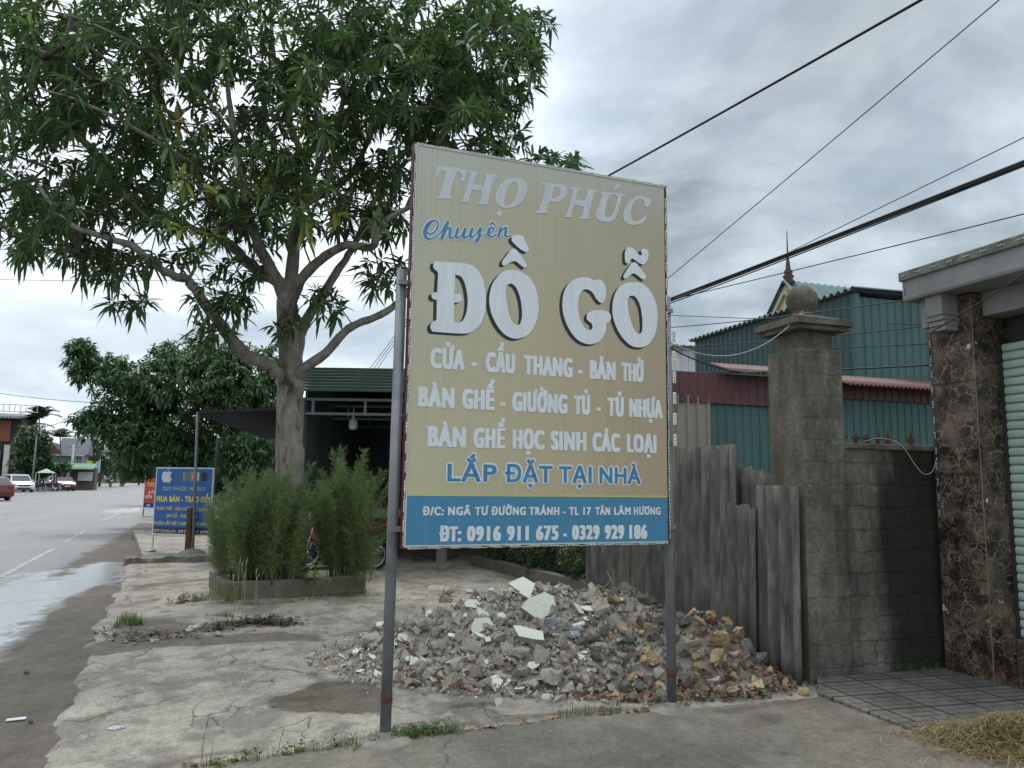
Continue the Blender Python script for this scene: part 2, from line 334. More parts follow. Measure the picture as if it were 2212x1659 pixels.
# street frame of the right-hand side: E1 into the plots, E2 along the road away from the camera
TH = R(18); E1 = Vector((math.cos(TH), math.sin(TH), 0)); E2 = Vector((-math.sin(TH), math.cos(TH), 0)); ZU = Vector((0, 0, 1)); O1 = Vector((2.43, 6.40, 0))
def E(a, b, z=0.0): return O1 + E1 * a + E2 * b + ZU * z
GLYPHS={'D_bar':[[(0.201,3.0019),(0.2147,3.0099),(0.4016,3.0208),(0.4782,3.0036),(0.5274,2.9464),(0.5553,2.8512),(0.5614,2.7865),(0.5534,2.7021),(0.5262,2.6257),(0.4777,2.5756),(0.4123,2.5518),(0.2272,2.5473),(0.1979,2.5538),(0.188,2.5826),(0.2027,2.6109),(0.227,2.6248,1),(0.2251,2.7596,1),(0.2077,2.7588),(0.1909,2.7716),(0.1947,2.7983),(0.2257,2.8079,1),(0.2289,2.9271),(0.221,2.9473),(0.2022,2.9607),(0.1951,2.9828)],[(0.345,2.9373,1),(0.3828,2.9304),(0.4093,2.8915),(0.4268,2.8286),(0.4339,2.7646),(0.4261,2.6903),(0.4055,2.6407),(0.3779,2.6218),(0.3452,2.6226,1),(0.3421,2.7501,1),(0.3794,2.7575),(0.3958,2.7775),(0.3905,2.8018),(0.3781,2.8116),(0.3434,2.8126,1)]],'O_hat':[[(0.7416,3.0148),(0.8015,3.0102),(0.8674,2.9744),(0.9189,2.8984),(0.9383,2.7903),(0.9262,2.6892),(0.877,2.595),(0.8077,2.5537),(0.7535,2.5474),(0.6893,2.5748),(0.6348,2.6352),(0.5945,2.7199),(0.5832,2.8073),(0.601,2.8934),(0.6437,2.964),(0.6922,3.0026)],[(0.7331,2.9198),(0.7681,2.9017),(0.7967,2.8477),(0.8126,2.7829),(0.8176,2.7077),(0.8063,2.6549),(0.7817,2.6424),(0.7468,2.6637),(0.716,2.7453),(0.6998,2.8378),(0.7038,2.8949)],[(0.7594,3.1634),(0.7898,3.1383),(0.8409,3.0771),(0.8493,3.054),(0.8313,3.0404),(0.806,3.0538),(0.7756,3.0742),(0.7556,3.0766),(0.721,3.0611),(0.6916,3.0405),(0.6719,3.043),(0.6715,3.0667),(0.6956,3.1029),(0.7296,3.1501)],[(0.773,3.2625),(0.8184,3.2578),(0.834,3.2259),(0.8577,3.1902),(0.8601,3.1614),(0.84,3.1512),(0.7994,3.1665),(0.7589,3.1951),(0.7366,3.2182),(0.7401,3.2457)]],'G':[[(1.299,3.0259),(1.3582,3.0116),(1.4069,3.0208),(1.445,2.9831),(1.4525,2.9143),(1.434,2.8629),(1.4068,2.8553),(1.3744,2.8817),(1.3474,2.9184),(1.3098,2.9392),(1.2725,2.9304),(1.246,2.8933),(1.2335,2.8237),(1.2465,2.7372),(1.2784,2.6721),(1.3156,2.6509),(1.3444,2.6651),(1.3423,2.6951),(1.3241,2.7101),(1.3027,2.7277),(1.3048,2.7621),(1.3315,2.7841),(1.3744,2.798),(1.4502,2.8002),(1.4828,2.7834),(1.4915,2.7496),(1.474,2.7185),(1.4565,2.709),(1.4499,2.6574),(1.4174,2.596),(1.3637,2.5606),(1.2998,2.5527),(1.2259,2.5806),(1.1628,2.6525),(1.1259,2.7359),(1.1149,2.8219),(1.13,2.9107),(1.1717,2.9736),(1.235,3.0129)]],'O_til':[[(1.6837,3.0318),(1.7516,3.0259),(1.8196,2.9719),(1.8644,2.8746),(1.8702,2.7736),(1.8449,2.6604),(1.7816,2.5802),(1.6971,2.5588),(1.625,2.5829),(1.5536,2.6562),(1.5101,2.7513),(1.5026,2.8299),(1.5161,2.9108),(1.555,2.9798),(1.6163,3.0195)],[(1.6583,2.9302),(1.6919,2.9215),(1.7276,2.8614),(1.7437,2.7623),(1.7407,2.6818),(1.7169,2.6579),(1.6868,2.6723),(1.6482,2.7538),(1.6265,2.8517),(1.6325,2.9125)],[(1.6848,3.1793),(1.7186,3.1547),(1.7694,3.0992),(1.7783,3.0746),(1.7576,3.0591),(1.7293,3.0693),(1.6955,3.0909),(1.6673,3.0929),(1.6334,3.0668),(1.6053,3.0485),(1.592,3.0642),(1.6112,3.1017),(1.6508,3.157)],[(1.6403,3.2863),(1.6855,3.2735),(1.717,3.2415),(1.7363,3.2356),(1.7456,3.248),(1.7366,3.2695),(1.7596,3.2878),(1.794,3.2818),(1.8005,3.2465),(1.7875,3.2037),(1.7586,3.1716),(1.7245,3.1758),(1.6849,3.1967),(1.6624,3.2042),(1.6487,3.1873),(1.6396,3.1659),(1.6115,3.1677),(1.6039,3.2023),(1.6064,3.2484),(1.6211,3.2757)]],'tho':[[(0.2063,3.6613,1),(0.3055,3.6635),(0.4061,3.6657,1),(0.4022,3.6265),(0.3906,3.5844),(0.3695,3.5849),(0.3783,3.6179),(0.3637,3.6299),(0.335,3.63),(0.296,3.4764),(0.3123,3.4675),(0.292,3.4474),(0.2077,3.4367),(0.2101,3.4539),(0.2256,3.4657),(0.2639,3.6232),(0.2355,3.6234),(0.2171,3.6109),(0.2036,3.5897),(0.1923,3.5926),(0.198,3.622)],[(0.4179,3.658),(0.4888,3.6599),(0.4842,3.6446),(0.4698,3.6355),(0.4546,3.5724,1),(0.5267,3.5741,1),(0.5432,3.6348),(0.5331,3.6457),(0.5378,3.6581),(0.6237,3.6623),(0.6172,3.6398),(0.6024,3.6316),(0.5612,3.4636),(0.576,3.4561),(0.5713,3.4458),(0.4933,3.4392),(0.4882,3.4528),(0.5026,3.4616),(0.5207,3.5297,1),(0.4477,3.5329,1),(0.43,3.4585),(0.4398,3.4504),(0.4304,3.4414),(0.3729,3.4376),(0.3727,3.45),(0.3868,3.4597),(0.4311,3.6312),(0.4182,3.6436)],[(0.7421,3.6617),(0.8029,3.6665),(0.84,3.6378),(0.8447,3.5892),(0.8251,3.5271),(0.7751,3.4708),(0.7052,3.4411),(0.6504,3.4429),(0.6171,3.4767),(0.619,3.5351),(0.6477,3.5978),(0.692,3.642)],[(0.7375,3.6315),(0.7679,3.6265),(0.7735,3.588),(0.7592,3.5271),(0.7297,3.4787),(0.6949,3.4591),(0.6797,3.4762),(0.6839,3.5255),(0.7029,3.5869)],[(0.6439,3.4168),(0.666,3.3987),(0.6446,3.3744),(0.6225,3.3925)]],'phuc':[[(0.9553,3.6609),(1.0832,3.671),(1.131,3.6634),(1.1493,3.6259),(1.1262,3.5722),(1.0735,3.5393),(1.0159,3.5308),(0.9956,3.4683),(1.0061,3.4599),(0.9989,3.449),(0.9131,3.4368),(0.913,3.4535),(0.9334,3.4643),(0.9785,3.6297),(0.9555,3.641)],[(1.0465,3.6432,1),(1.0834,3.6409),(1.0942,3.6125),(1.0733,3.5743),(1.0261,3.5572,1)],[(1.1737,3.662),(1.2522,3.6671),(1.249,3.6513),(1.2329,3.6408),(1.2137,3.5802,1),(1.2849,3.5807,1),(1.3033,3.6393),(1.2945,3.6533),(1.2978,3.6639),(1.3798,3.6694),(1.3743,3.6502),(1.3579,3.6374),(1.3144,3.4736),(1.3329,3.4661),(1.3253,3.4519),(1.2443,3.4436),(1.2442,3.4567),(1.2603,3.466),(1.2785,3.5342,1),(1.201,3.535,1),(1.18,3.4647),(1.196,3.4569),(1.1886,3.4459),(1.1249,3.4399),(1.1269,3.4542),(1.1427,3.4644),(1.1899,3.6372),(1.1738,3.6448)],[(1.4184,3.6671),(1.5073,3.6704),(1.4983,3.6536),(1.4794,3.6404),(1.4459,3.5279),(1.4458,3.4921),(1.4679,3.485),(1.5069,3.5161),(1.5464,3.6402),(1.5353,3.654),(1.5185,3.6566),(1.5241,3.6699),(1.6064,3.6751),(1.5995,3.6554),(1.5802,3.6453),(1.5403,3.5106),(1.5067,3.4649),(1.4513,3.4471),(1.3962,3.4496),(1.3722,3.4818),(1.3798,3.5286),(1.4239,3.6372),(1.4162,3.6514)],[(1.513,3.7023),(1.5469,3.7469),(1.5727,3.7375),(1.5693,3.7213),(1.5298,3.6966)],[(1.7112,3.6753),(1.7689,3.6788),(1.8152,3.6752),(1.8243,3.6503),(1.8088,3.6197),(1.774,3.6062),(1.7661,3.626),(1.7628,3.6517),(1.7283,3.657),(1.688,3.6302),(1.6591,3.5688),(1.6587,3.5066),(1.687,3.4847),(1.7328,3.5014),(1.7792,3.5443),(1.7907,3.5376),(1.7614,3.4898),(1.6982,3.4583),(1.63,3.4562),(1.5941,3.4924),(1.6024,3.5606),(1.6424,3.6286)]]}
SCRIPT=[[(0.1542,3.1961,0.0048),(0.1746,3.1895,0.0038),(0.2044,3.2148,0.0038),(0.2212,3.2496,0.0038),(0.2167,3.277,0.0038),(0.1933,3.2831,0.0048),(0.1598,3.258,0.0106),(0.1372,3.2105,0.0125),(0.1384,3.1691,0.0106),(0.1627,3.1547,0.0048),(0.201,3.1698,0.0029),(0.2391,3.2055,0.0029)],[(0.2391,3.2055,0.0029),(0.271,3.2704,0.0029),(0.2874,3.2923,0.0038),(0.2805,3.267,0.0096),(0.2475,3.1675,0.0096)],[(0.2544,3.1889,0.0029),(0.2831,3.2374,0.0038),(0.3036,3.2439,0.0077),(0.3008,3.2089,0.0086),(0.3052,3.1824,0.0067),(0.3221,3.1837,0.0029),(0.3478,3.2123,0.0029)],[(0.3583,3.2513,0.0086),(0.3452,3.2054,0.0086),(0.3503,3.1864,0.0048),(0.3765,3.203,0.0029),(0.4021,3.2506,0.0038)],[(0.4076,3.2579,0.0086),(0.3954,3.2073,0.0086),(0.4034,3.1933,0.0048),(0.4353,3.2173,0.0029)],[(0.4554,3.2643,0.0086),(0.443,3.2183,0.0086),(0.4491,3.2021,0.0048),(0.4775,3.2228,0.0029),(0.5036,3.267,0.0038)],[(0.5132,3.274,0.0086),(0.5045,3.2216,0.0086),(0.4937,3.1823,0.0058),(0.4784,3.1775,0.0038),(0.4857,3.1983,0.0029),(0.5315,3.2289,0.0019),(0.5605,3.2432,0.0019)],[(0.5662,3.2468,0.0029),(0.5972,3.2643,0.0029),(0.6047,3.2844,0.0048),(0.587,3.2878,0.0048),(0.5698,3.2664,0.0086),(0.5724,3.2324,0.0086),(0.594,3.2238,0.0038),(0.627,3.2491,0.0029)],[(0.5789,3.302,0.0029),(0.5942,3.3232,0.0048),(0.6161,3.309,0.0029)],[(0.6557,3.299,0.0077),(0.641,3.2337,0.0086)],[(0.6466,3.2536,0.0029),(0.6776,3.2942,0.0038),(0.6954,3.3005,0.0067),(0.6918,3.275,0.0086),(0.6903,3.2459,0.0077),(0.7043,3.242,0.0038),(0.736,3.2557,0.0019)]]
# ================================================================== GROUND
def ground_mat(name, base, base2, kind):
    """paving with attribute masks: 'dirt' earth lying on it, 'wet' damp patches"""
    m = bpy.data.materials.new(name); m.use_nodes = True; t = m.node_tree; L = t.links.new; b = t.nodes['Principled BSDF']
    co = N('ShaderNodeTexCoord', t); mp = N('ShaderNodeMapping', t); L(co.outputs['Object'], mp.inputs[0]); mp.inputs['Rotation'].default_value = (0, 0, R(-24)); mp.inputs['Scale'].default_value = (1, 0.5, 1) if kind == 'road' else (1.0, 0.8, 1)
    def noise(sc, det=8, ro=.6, v=None):
        n = N('ShaderNodeTexNoise', t, inp={'Scale': sc, 'Detail': det, 'Roughness': ro}); L(v or mp.outputs[0], n.inputs['Vector']); return n.outputs['Fac']
    def rmp(src, *st): r_ = ramp(N('ShaderNodeValToRGB', t), st); L(src, r_.inputs[0]); return r_.outputs[0]
    def mixc(f, a, c, bt='MIX'):
        x = N('ShaderNodeMix', t, data_type='RGBA', blend_type=bt)
        for i, v in ((0, f), (6, a), (7, c)):
            if isinstance(v, (int, float)): x.inputs[i].default_value = v
            elif isinstance(v, tuple): x.inputs[i].default_value = (*v, 1)
            else: L(v, x.inputs[i])
        return x.outputs[2]
    def math_(op, a, c):
        x = N('ShaderNodeMath', t, operation=op)
        for i, v in ((0, a), (1, c)):
            if isinstance(v, (int, float)): x.inputs[i].default_value = v
            else: L(v, x.inputs[i])
        return x.outputs[0]
    ad_ = N('ShaderNodeAttribute', t, attribute_name='dirt'); aw = N('ShaderNodeAttribute', t, attribute_name='wet')
    big = noise(0.9 if kind != 'road' else .5); fine = noise(75, 5, .75); mid = noise(6, 9, .7)
    col = rmp(big, (0.35, base), (0.66, base2))
    col = mixc(0.55, col, rmp(mid, (0.3, (.62, .61, .6)), (0.62, (1.08, 1.08, 1.08))), 'MULTIPLY')
    if kind == 'pave':      # pale worn tops, grey-green film, cracks
        col = mixc(rmp(noise(1.7, 9, .68), (.50, (0, 0, 0)), (.56, (.62, .62, .62))), col, (.15, .138, .115)); col = mixc(rmp(noise(3.6, 10, .72), (.55, (0, 0, 0)), (.60, (.6, .6, .6))), col, (.17, .15, .12)); col = mixc(rmp(noise(2.9, 10, .7), (.60, (0, 0, 0)), (.66, (.5, .5, .5))), col, (.52, .49, .42))
        col = mixc(rmp(noise(9, 8, .75), (.62, (0, 0, 0)), (.70, (.6, .6, .6))), col, (.115, .105, .088))
    if kind == 'apron': col = mixc(rmp(noise(1.4, 9, .7), (.48, (0, 0, 0)), (.62, (.7, .7, .7))), col, (.11, .10, .08)); col = mixc(rmp(noise(4.2, 10, .74), (.60, (0, 0, 0)), (.68, (.45, .45, .45))), col, (.33, .305, .255))
    col = mixc(0.8, col, rmp(fine, (0.30, (.45, .45, .44)), (0.68, (1.25, 1.25, 1.25))), 'MULTIPLY'); col = mixc(.45, col, rmp(noise(19, 7, .75), (.36, (.45, .44, .42)), (.56, (1.1, 1.1, 1.1))), 'MULTIPLY')
    hgt = math_('ADD', fine, math_('MULTIPLY', mid, .6))
    if kind in ('pave', 'apron'):
        wv = N('ShaderNodeVectorMath', t, operation='MULTIPLY_ADD'); nv = N('ShaderNodeTexNoise', t, inp={'Scale': 2.2, 'Detail': 5.0}); L(mp.outputs[0], nv.inputs['Vector'])
        L(nv.outputs['Color'], wv.inputs[0]); wv.inputs[1].default_value = (.55, .55, .0); L(mp.outputs[0], wv.inputs[2])
        cr = None
        for sc, w0 in ((1.1, .010), (2.6, .011)) if kind == 'pave' else ((.55, .004),):
            vo = N('ShaderNodeTexVoronoi', t, feature='DISTANCE_TO_EDGE', inp={'Scale': sc}); L(wv.outputs[0], vo.inputs['Vector'])
            line = rmp(vo.outputs['Distance'], (w0 * .5, (1, 1, 1)), (w0 * 1.7, (0, 0, 0)))
            gate = rmp(noise(.8 + sc * .2, 4), (.50, (0, 0, 0)), (.58, (1, 1, 1)))
            g = math_('MULTIPLY', line, gate); cr = g if cr is None else math_('MAXIMUM', cr, g)
        col = mixc(math_('MULTIPLY', cr, .75), col, (.06, .055, .045)); hgt = math_('SUBTRACT', hgt, math_('MULTIPLY', cr, 1.6))
    # earth
    dm = math_('ADD', ad_.outputs['Fac'], math_('MULTIPLY', math_('SUBTRACT', noise(2.3, 9, .66), .5), 1.15))
    dmask = rmp(dm, (.42, (0, 0, 0)), (.62, (1, 1, 1))); hgt = math_('ADD', hgt, math_('MULTIPLY', dmask, math_('MULTIPLY', noise(11, 9, .75), 2.2)))
    dcol = rmp(noise(3.5, 9, .7), (.3, (.075, .061, .047)) if kind == 'road' else (.3, (.085, .072, .057)), (.68, (.15, .122, .092)) if kind == 'road' else (.68, (.165, .142, .112)))
    dcol = mixc(.75, dcol, rmp(noise(8, 10, .78), (.36, (.5, .49, .47)), (.62, (1.35, 1.33, 1.3))), 'MULTIPLY')
    col = mixc(math_('MULTIPLY', dmask, .86), col, mixc(.75, dcol, rmp(fine, (.3, (.55, .55, .55)), (.7, (1.2, 1.2, 1.2))), 'MULTIPLY'))
    # water
    wm = math_('ADD', aw.outputs['Fac'], math_('MULTIPLY', math_('SUBTRACT', noise(2.6 if kind == 'road' else 2.4, 10, .70 if kind == 'road' else .66), .5), 2.3 if kind == 'road' else 1.5))
    wmask = rmp(wm, (.44, (0, 0, 0)), (.60, (1, 1, 1)))
    if kind == 'road': wmask = math_('MULTIPLY', wmask, math_('SUBTRACT', 1.0, dmask))
    col = mixc(wmask, col, mixc(1.0, col, (.40, .36, .30) if kind != 'road' else (.66, .66, .66), 'MULTIPLY'))
    L(col, b.inputs['Base Color'])
    dry = .78 if kind != 'road' else .52
    ro = N('ShaderNodeMapRange', t, inp={3: dry, 4: .24 if kind == 'road' else .2}); L(wmask, ro.inputs[0]); L(ro.outputs[0], b.inputs['Roughness'])
    b.inputs['Specular IOR Level'].default_value = .4
    if kind == 'road':
        sp_ = N('ShaderNodeMapRange', t, inp={3: .75, 4: .12}); L(dmask, sp_.inputs[0]); L(sp_.outputs[0], b.inputs['Specular IOR Level'])
        L(wmask, b.inputs['Coat Weight']); b.inputs['Coat Roughness'].default_value = .2
    bp = N('ShaderNodeBump', t, inp={'Strength': .6 if kind != 'road' else .45, 'Distance': .012}); L(math_('MULTIPLY', hgt, math_('SUBTRACT', 1.0, math_('MULTIPLY', wmask, .7))), bp.inputs['Height']); L(bp.outputs[0], b.inputs['Normal'])
    return m
MAT_ROAD = ground_mat('asphalt', (.125, .125, .122), (.175, .172, .165), 'road')
MAT_PAVE = ground_mat('old_concrete', (.42, .38, .312), (.31, .28, .228), 'pave')
MAT_APRON = ground_mat('smooth_concrete', (.235, .210, .167), (.15, .134, .108), 'apron')
MAT_SOIL = M('soil', (.16, .145, .11), (.10, .105, .06), scale=.6, bump=.5, bscale=6, c3=(.07, .10, .035), s3=.25, f3=(.45, .6))
def heightsheet(name, poly, zin, zout, cell, mat, dirt=None, wet=None, edge=.05, jag=.05, relief=.006, kind='structure', bounds=None):
    xs = [p[0] for p in poly]; ys = [p[1] for p in poly]
    x0, x1, y0, y1 = bounds or (min(xs) - .2, max(xs) + .2, min(ys) - .2, max(ys) + .2)
    nx = int((x1 - x0) / cell) + 1; ny = int((y1 - y0) / cell) + 1
    gx, gy = np.meshgrid(x0 + np.arange(nx) * cell, y0 + np.arange(ny) * cell); P = np.stack([gx.ravel(), gy.ravel()], 1)
    s_ = sdist(P, poly) + wob(P, 3.0) * jag
    z = np.where(s_ < -edge, zin, np.where(s_ > 0, zout, zin + (zout - zin) * (s_ + edge) / edge)) + wob(P, 1.3) * relief * (s_ < 0)
    V = np.column_stack([P, z]); idx = np.arange(nx * ny).reshape(ny, nx)
    Q = np.stack([idx[:-1, :-1].ravel(), idx[:-1, 1:].ravel(), idx[1:, 1:].ravel(), idx[1:, :-1].ravel()], 1)
    Q = Q[(s_[Q] < cell * .5).any(1)]; used = np.unique(Q); re = np.full(len(V), -1); re[used] = np.arange(len(used)); V = V[used]; Q = re[Q]; P = P[used]
    at = {'dirt': np.zeros(len(P)), 'wet': np.zeros(len(P))}
    for key, regs in (('dirt', dirt or []), ('wet', wet or [])):
        for pl, soft, amt in regs: at[key] = np.maximum(at[key], np.clip(.5 - sdist(P, pl) / soft, 0, 1) * amt)
    o = npmesh(name, V, Q, mat, at, smooth=True); tag(o, None, None, kind=kind); return o
gp = lambda *pts: [G(*p) for p in pts]
b_ = MB(); b_.add([(-900, -60, -.06), (900, -60, -.06), (900, 2500, -.06), (-900, 2500, -.06)], [(0, 1, 2, 3)])
tag(b_.build('ground', MAT_SOIL), None, None, kind='structure')
# road: right edge measured on the photograph, left edge 12 m across, far end bending away
RD_R = [(-1.2, .5), (-2.0, 3.4), (-2.55, 4.5), (-3.0, 5.45), (-3.4, 6.24), (-4.4, 8.6), (-5.7, 11.4), (-7.1, 14.5), (-10.9, 22.6), (-15.4, 33), (-19.6, 41.5), (-34.5, 74), (-49.5, 106), (-83, 180), (-150, 330)]
RD_L = [(-170, 330), (-91, 180), (-61, 106), (-48.6, 74), (-33, 41), (-20.6, 14.5), (-15, 2), (-13, -4)]
def road_strip():
    """quads graded with distance, so the masks stay fine near the camera"""
    ys = np.concatenate([np.arange(-3, 26, .12), np.geomspace(26, 330, 120)]); V = []; n = 70
    rr = np.array(sorted(RD_R + [(0.2, -3)], key=lambda p: p[1])); ll = np.array(sorted(RD_L, key=lambda p: p[1]))
    for y in ys:
        a = np.interp(y, ll[:, 1], ll[:, 0]); c = np.interp(y, rr[:, 1], rr[:, 0]) + .55
        for i in range(n):
            f = 1 - (1 - i / (n - 1)) ** 1.6; V.append((a + (c - a) * f, y, 0.0))
    V = np.array(V); idx = np.arange(len(ys) * n).reshape(len(ys), n)
    Q = np.stack([idx[:-1, :-1].ravel(), idx[:-1, 1:].ravel(), idx[1:, 1:].ravel(), idx[1:, :-1].ravel()], 1); P = V[:, :2]
    dirt = [(gp((-60, 1700), (-60, 1470), (30, 1400), (95, 1345), (150, 1292), (215, 1262), (255, 1268), (300, 1310), (230, 1500), (160, 1700)), .55, 1.15),
            (gp((70, 1262), (150, 1212), (230, 1170), (300, 1128), (345, 1132), (345, 1200), (300, 1218), (215, 1212), (130, 1250)), .8, .98),
            (gp((306, 1060), (330, 1060), (330, 1140), (300, 1125)), 2.0, .7)]
    wet = [(gp((-90, 1560), (-90, 1290), (40, 1238), (150, 1225), (262, 1205), (270, 1262), (140, 1295), (60, 1360), (0, 1420)), .8, .84),
           (gp((-100, 1200), (40, 1140), (110, 1140), (60, 1180)), 2.0, .62), (gp((215, 1103), (305, 1096), (305, 1106), (240, 1110)), 1.2, 1.0),
           (gp((-300, 1130), (40, 1100), (300, 1052), (305, 1060), (120, 1102), (-100, 1160)), 6.0, .60)]
    at = {'dirt': np.zeros(len(P)), 'wet': np.zeros(len(P))}
    for key, regs in (('dirt', dirt), ('wet', wet)):
        for pl, soft, amt in regs: at[key] = np.maximum(at[key], np.clip(.5 - sdist(P, pl) / soft, 0, 1) * amt)
    tag(npmesh('road', V, Q, MAT_ROAD, at), None, None, kind='structure')
road_strip()
MAT_LINE = M('worn_road_paint', (.46, .46, .42), (.17, .17, .165), scale=9, fac=(.36, .58), rough=.6)
mb = MB()
for a, c in ((( 0, 1247), (118, 1184)), ((140, 1171), (184, 1146.5)), ((222, 1123), (286, 1099)), ((-160, 1334), (-40, 1270)), ((300, 1092), (330, 1078))):
    p, q = G(*a, .004), G(*c, .004); d_ = (q - p).normalized(); w = Vector((-d_.y, d_.x, 0)) * .06
    k = 14; L_ = [p + (q - p) * (i / k) for i in range(k + 1)]
    mb.add([x - w * random.uniform(.75, 1.05) for x in L_] + [x + w * random.uniform(.75, 1.05) for x in L_], [(i, i + 1, k + 2 + i, k + 1 + i) for i in range(k)])
tag(mb.build('road_marking', MAT_LINE), None, None, kind='structure')
# old cracked pavement, running back to the shop yard
PAVE = gp((60, 1690), (72, 1659), (111, 1597), (134, 1542), (156, 1475), (172, 1430), (186, 1395), (200, 1365), (226, 1318), (248, 1288), (262, 1262), (268, 1240), (272, 1219)) + [Vector(p) for p in ((-5.3, 15.0, 0), (-4.2, 22.5, 0), (6, 22.5, 0), (1.2, 10, 0), (2.6, 6.2, 0), (5.5, 6.6, 0), (6, 1.5, 0), (-1.2, 1.5, 0), (-2.2, 3.6, 0))]
pd = [(gp((160, 1412), (205, 1392), (320, 1383), (450, 1378), (600, 1372), (690, 1378), (700, 1392), (560, 1392), (420, 1402), (300, 1410), (210, 1425)), .22, .95),
      (gp((235, 1352), (330, 1340), (430, 1352), (560, 1342), (640, 1350), (600, 1362), (440, 1368), (330, 1385), (250, 1375)), .25, .72),
      (gp((270, 1272), (340, 1262), (460, 1250), (470, 1256), (350, 1270), (290, 1285)), .2, .62),
      (gp((370, 1306), (430, 1295), (440, 1300), (380, 1312)), .1, .7),
      (gp((300, 1700), (420, 1655), (640, 1628), (860, 1605), (1060, 1578), (1300, 1556), (1480, 1550), (1480, 1530), (1260, 1530), (1000, 1562), (860, 1588), (640, 1608), (400, 1640), (240, 1690)), .22, .62),
      (gp((1050, 1560), (1150, 1525), (1460, 1545), (1750, 1520), (1750, 1480), (1500, 1400), (1200, 1500)), .4, .6),
      (gp((350, 1560), (400, 1545), (410, 1600), (380, 1625), (340, 1600)), .4, .45), (gp((310, 1590), (500, 1575), (560, 1630), (330, 1650)), .6, .42)]
pw = [(gp((575, 1522), (640, 1500), (690, 1482), (760, 1480), (840, 1500), (870, 1530), (830, 1552), (760, 1558), (690, 1552), (620, 1548)), .34, 1.0),
      (gp((860, 1205), (1000, 1202), (1010, 1215), (870, 1222)), .5, .5), (gp((920, 1530), (1060, 1520), (1100, 1532), (980, 1545)), .2, .7)]
heightsheet('pavement', PAVE, .03, -.05, .05, MAT_PAVE, pd, pw, edge=.06, jag=.07, relief=.008)
# front slab the sign stands on
APR = gp((400, 1680), (513, 1656), (658, 1634), (849, 1615.5), (1055, 1583), (1254, 1560), (1444, 1548), (1600, 1534), (1735, 1520), (1775, 1512)) + [Vector(p) for p in ((2.6, 5.4, 0), (2.85, 5.1, 0), (4.2, 5.6, 0), (5.6, 2, 0), (5, 0.8, 0), (-3.0, .8, 0), (-2.4, 3.6, 0))]
ap_d = [(gp((1600, 1560), (1690, 1552), (1740, 1575), (1640, 1600), (1580, 1590)), .15, .66), (gp((1790, 1585), (1900, 1572), (2000, 1582), (1880, 1600), (1780, 1605)), .12, .70),
        (gp((1480, 1556), (1560, 1546), (1780, 1515), (1790, 1522), (1600, 1560)), .2, .75), (gp((1850, 1520), (2010, 1590), (2000, 1610), (1830, 1530)), .2, .5)]
ap_w = [(gp((1560, 1640), (1900, 1580), (2000, 1600), (1800, 1659), (1500, 1690)), .5, .42)]
heightsheet('apron_slab', APR, .05, -.02, .05, MAT_APRON, ap_d, ap_w, edge=.03, jag=.02, relief=.004)
# grey garden tiles by the gate
def tile_mat():
    m = bpy.data.materials.new('grooved_tile'); m.use_nodes = True; t = m.node_tree; L = t.links.new; b = t.nodes['Principled BSDF']
    co = N('ShaderNodeTexCoord', t); mp = N('ShaderNodeMapping', t); mp.inputs['Rotation'].default_value = (0, 0, R(-18 + 3)); L(co.outputs['Object'], mp.inputs[0])
    br = N('ShaderNodeTexBrick', t, offset=0.0, inp={'Scale': 1.0, 'Mortar Size': .013, 'Mortar Smooth': .3, 'Brick Width': .36, 'Row Height': .36, 'Color1': (.165, .158, .14, 1), 'Color2': (.115, .11, .10, 1), 'Mortar': (.035, .035, .028, 1)}); L(mp.outputs[0], br.inputs['Vector'])
    b2 = N('ShaderNodeTexBrick', t, offset=0.5, offset_frequency=2, inp={'Scale': 1.0, 'Mortar Size': .007, 'Mortar Smooth': .5, 'Brick Width': .18, 'Row Height': .09, 'Color1': (1, 1, 1, 1), 'Color2': (.82, .82, .82, 1), 'Mortar': (.3, .3, .28, 1)}); L(mp.outputs[0], b2.inputs['Vector'])
    nz = N('ShaderNodeTexNoise', t, inp={'Scale': 3.0, 'Detail': 9.0, 'Roughness': .7}); L(co.outputs['Object'], nz.inputs['Vector'])
    rp = ramp(N('ShaderNodeValToRGB', t), [(.3, (.5, .5, .46)), (.7, (1.15, 1.15, 1.15))]); L(nz.outputs['Fac'], rp.inputs[0])
    m1 = N('ShaderNodeMix', t, data_type='RGBA', blend_type='MULTIPLY', inp={0: 1.0}); L(br.outputs['Color'], m1.inputs[6]); L(b2.outputs['Color'], m1.inputs[7])
    m2 = N('ShaderNodeMix', t, data_type='RGBA', blend_type='MULTIPLY', inp={0: 1.0}); L(m1.outputs[2], m2.inputs[6]); L(rp.outputs[0], m2.inputs[7])
    L(m2.outputs[2], b.inputs['Base Color']); b.inputs['Roughness'].default_value = .8
    ma = N('ShaderNodeMath', t, operation='ADD'); L(br.outputs['Fac'], ma.inputs[0]); L(b2.outputs['Fac'], ma.inputs[1])
    bp = N('ShaderNodeBump', t, inp={'Strength': .6, 'Distance': .01}); bp.invert = True; L(ma.outputs[0], bp.inputs['Height']); L(bp.outputs[0], b.inputs['Normal'])
    return m
TZ = .075
c0 = G(1768, 1494, TZ); c1 = G(1998, 1583, TZ)
mb = MB(); mb.prism([c0, c1, c1 + Vector((1.5, .42, 0)), E(1.36, -.8, TZ), E(1.36, 0, TZ), E(.05, 0, TZ)], (0, 0, -.12))
tag(mb.build('tiled_path', tile_mat(), bevel=.008), None, None, kind='structure')
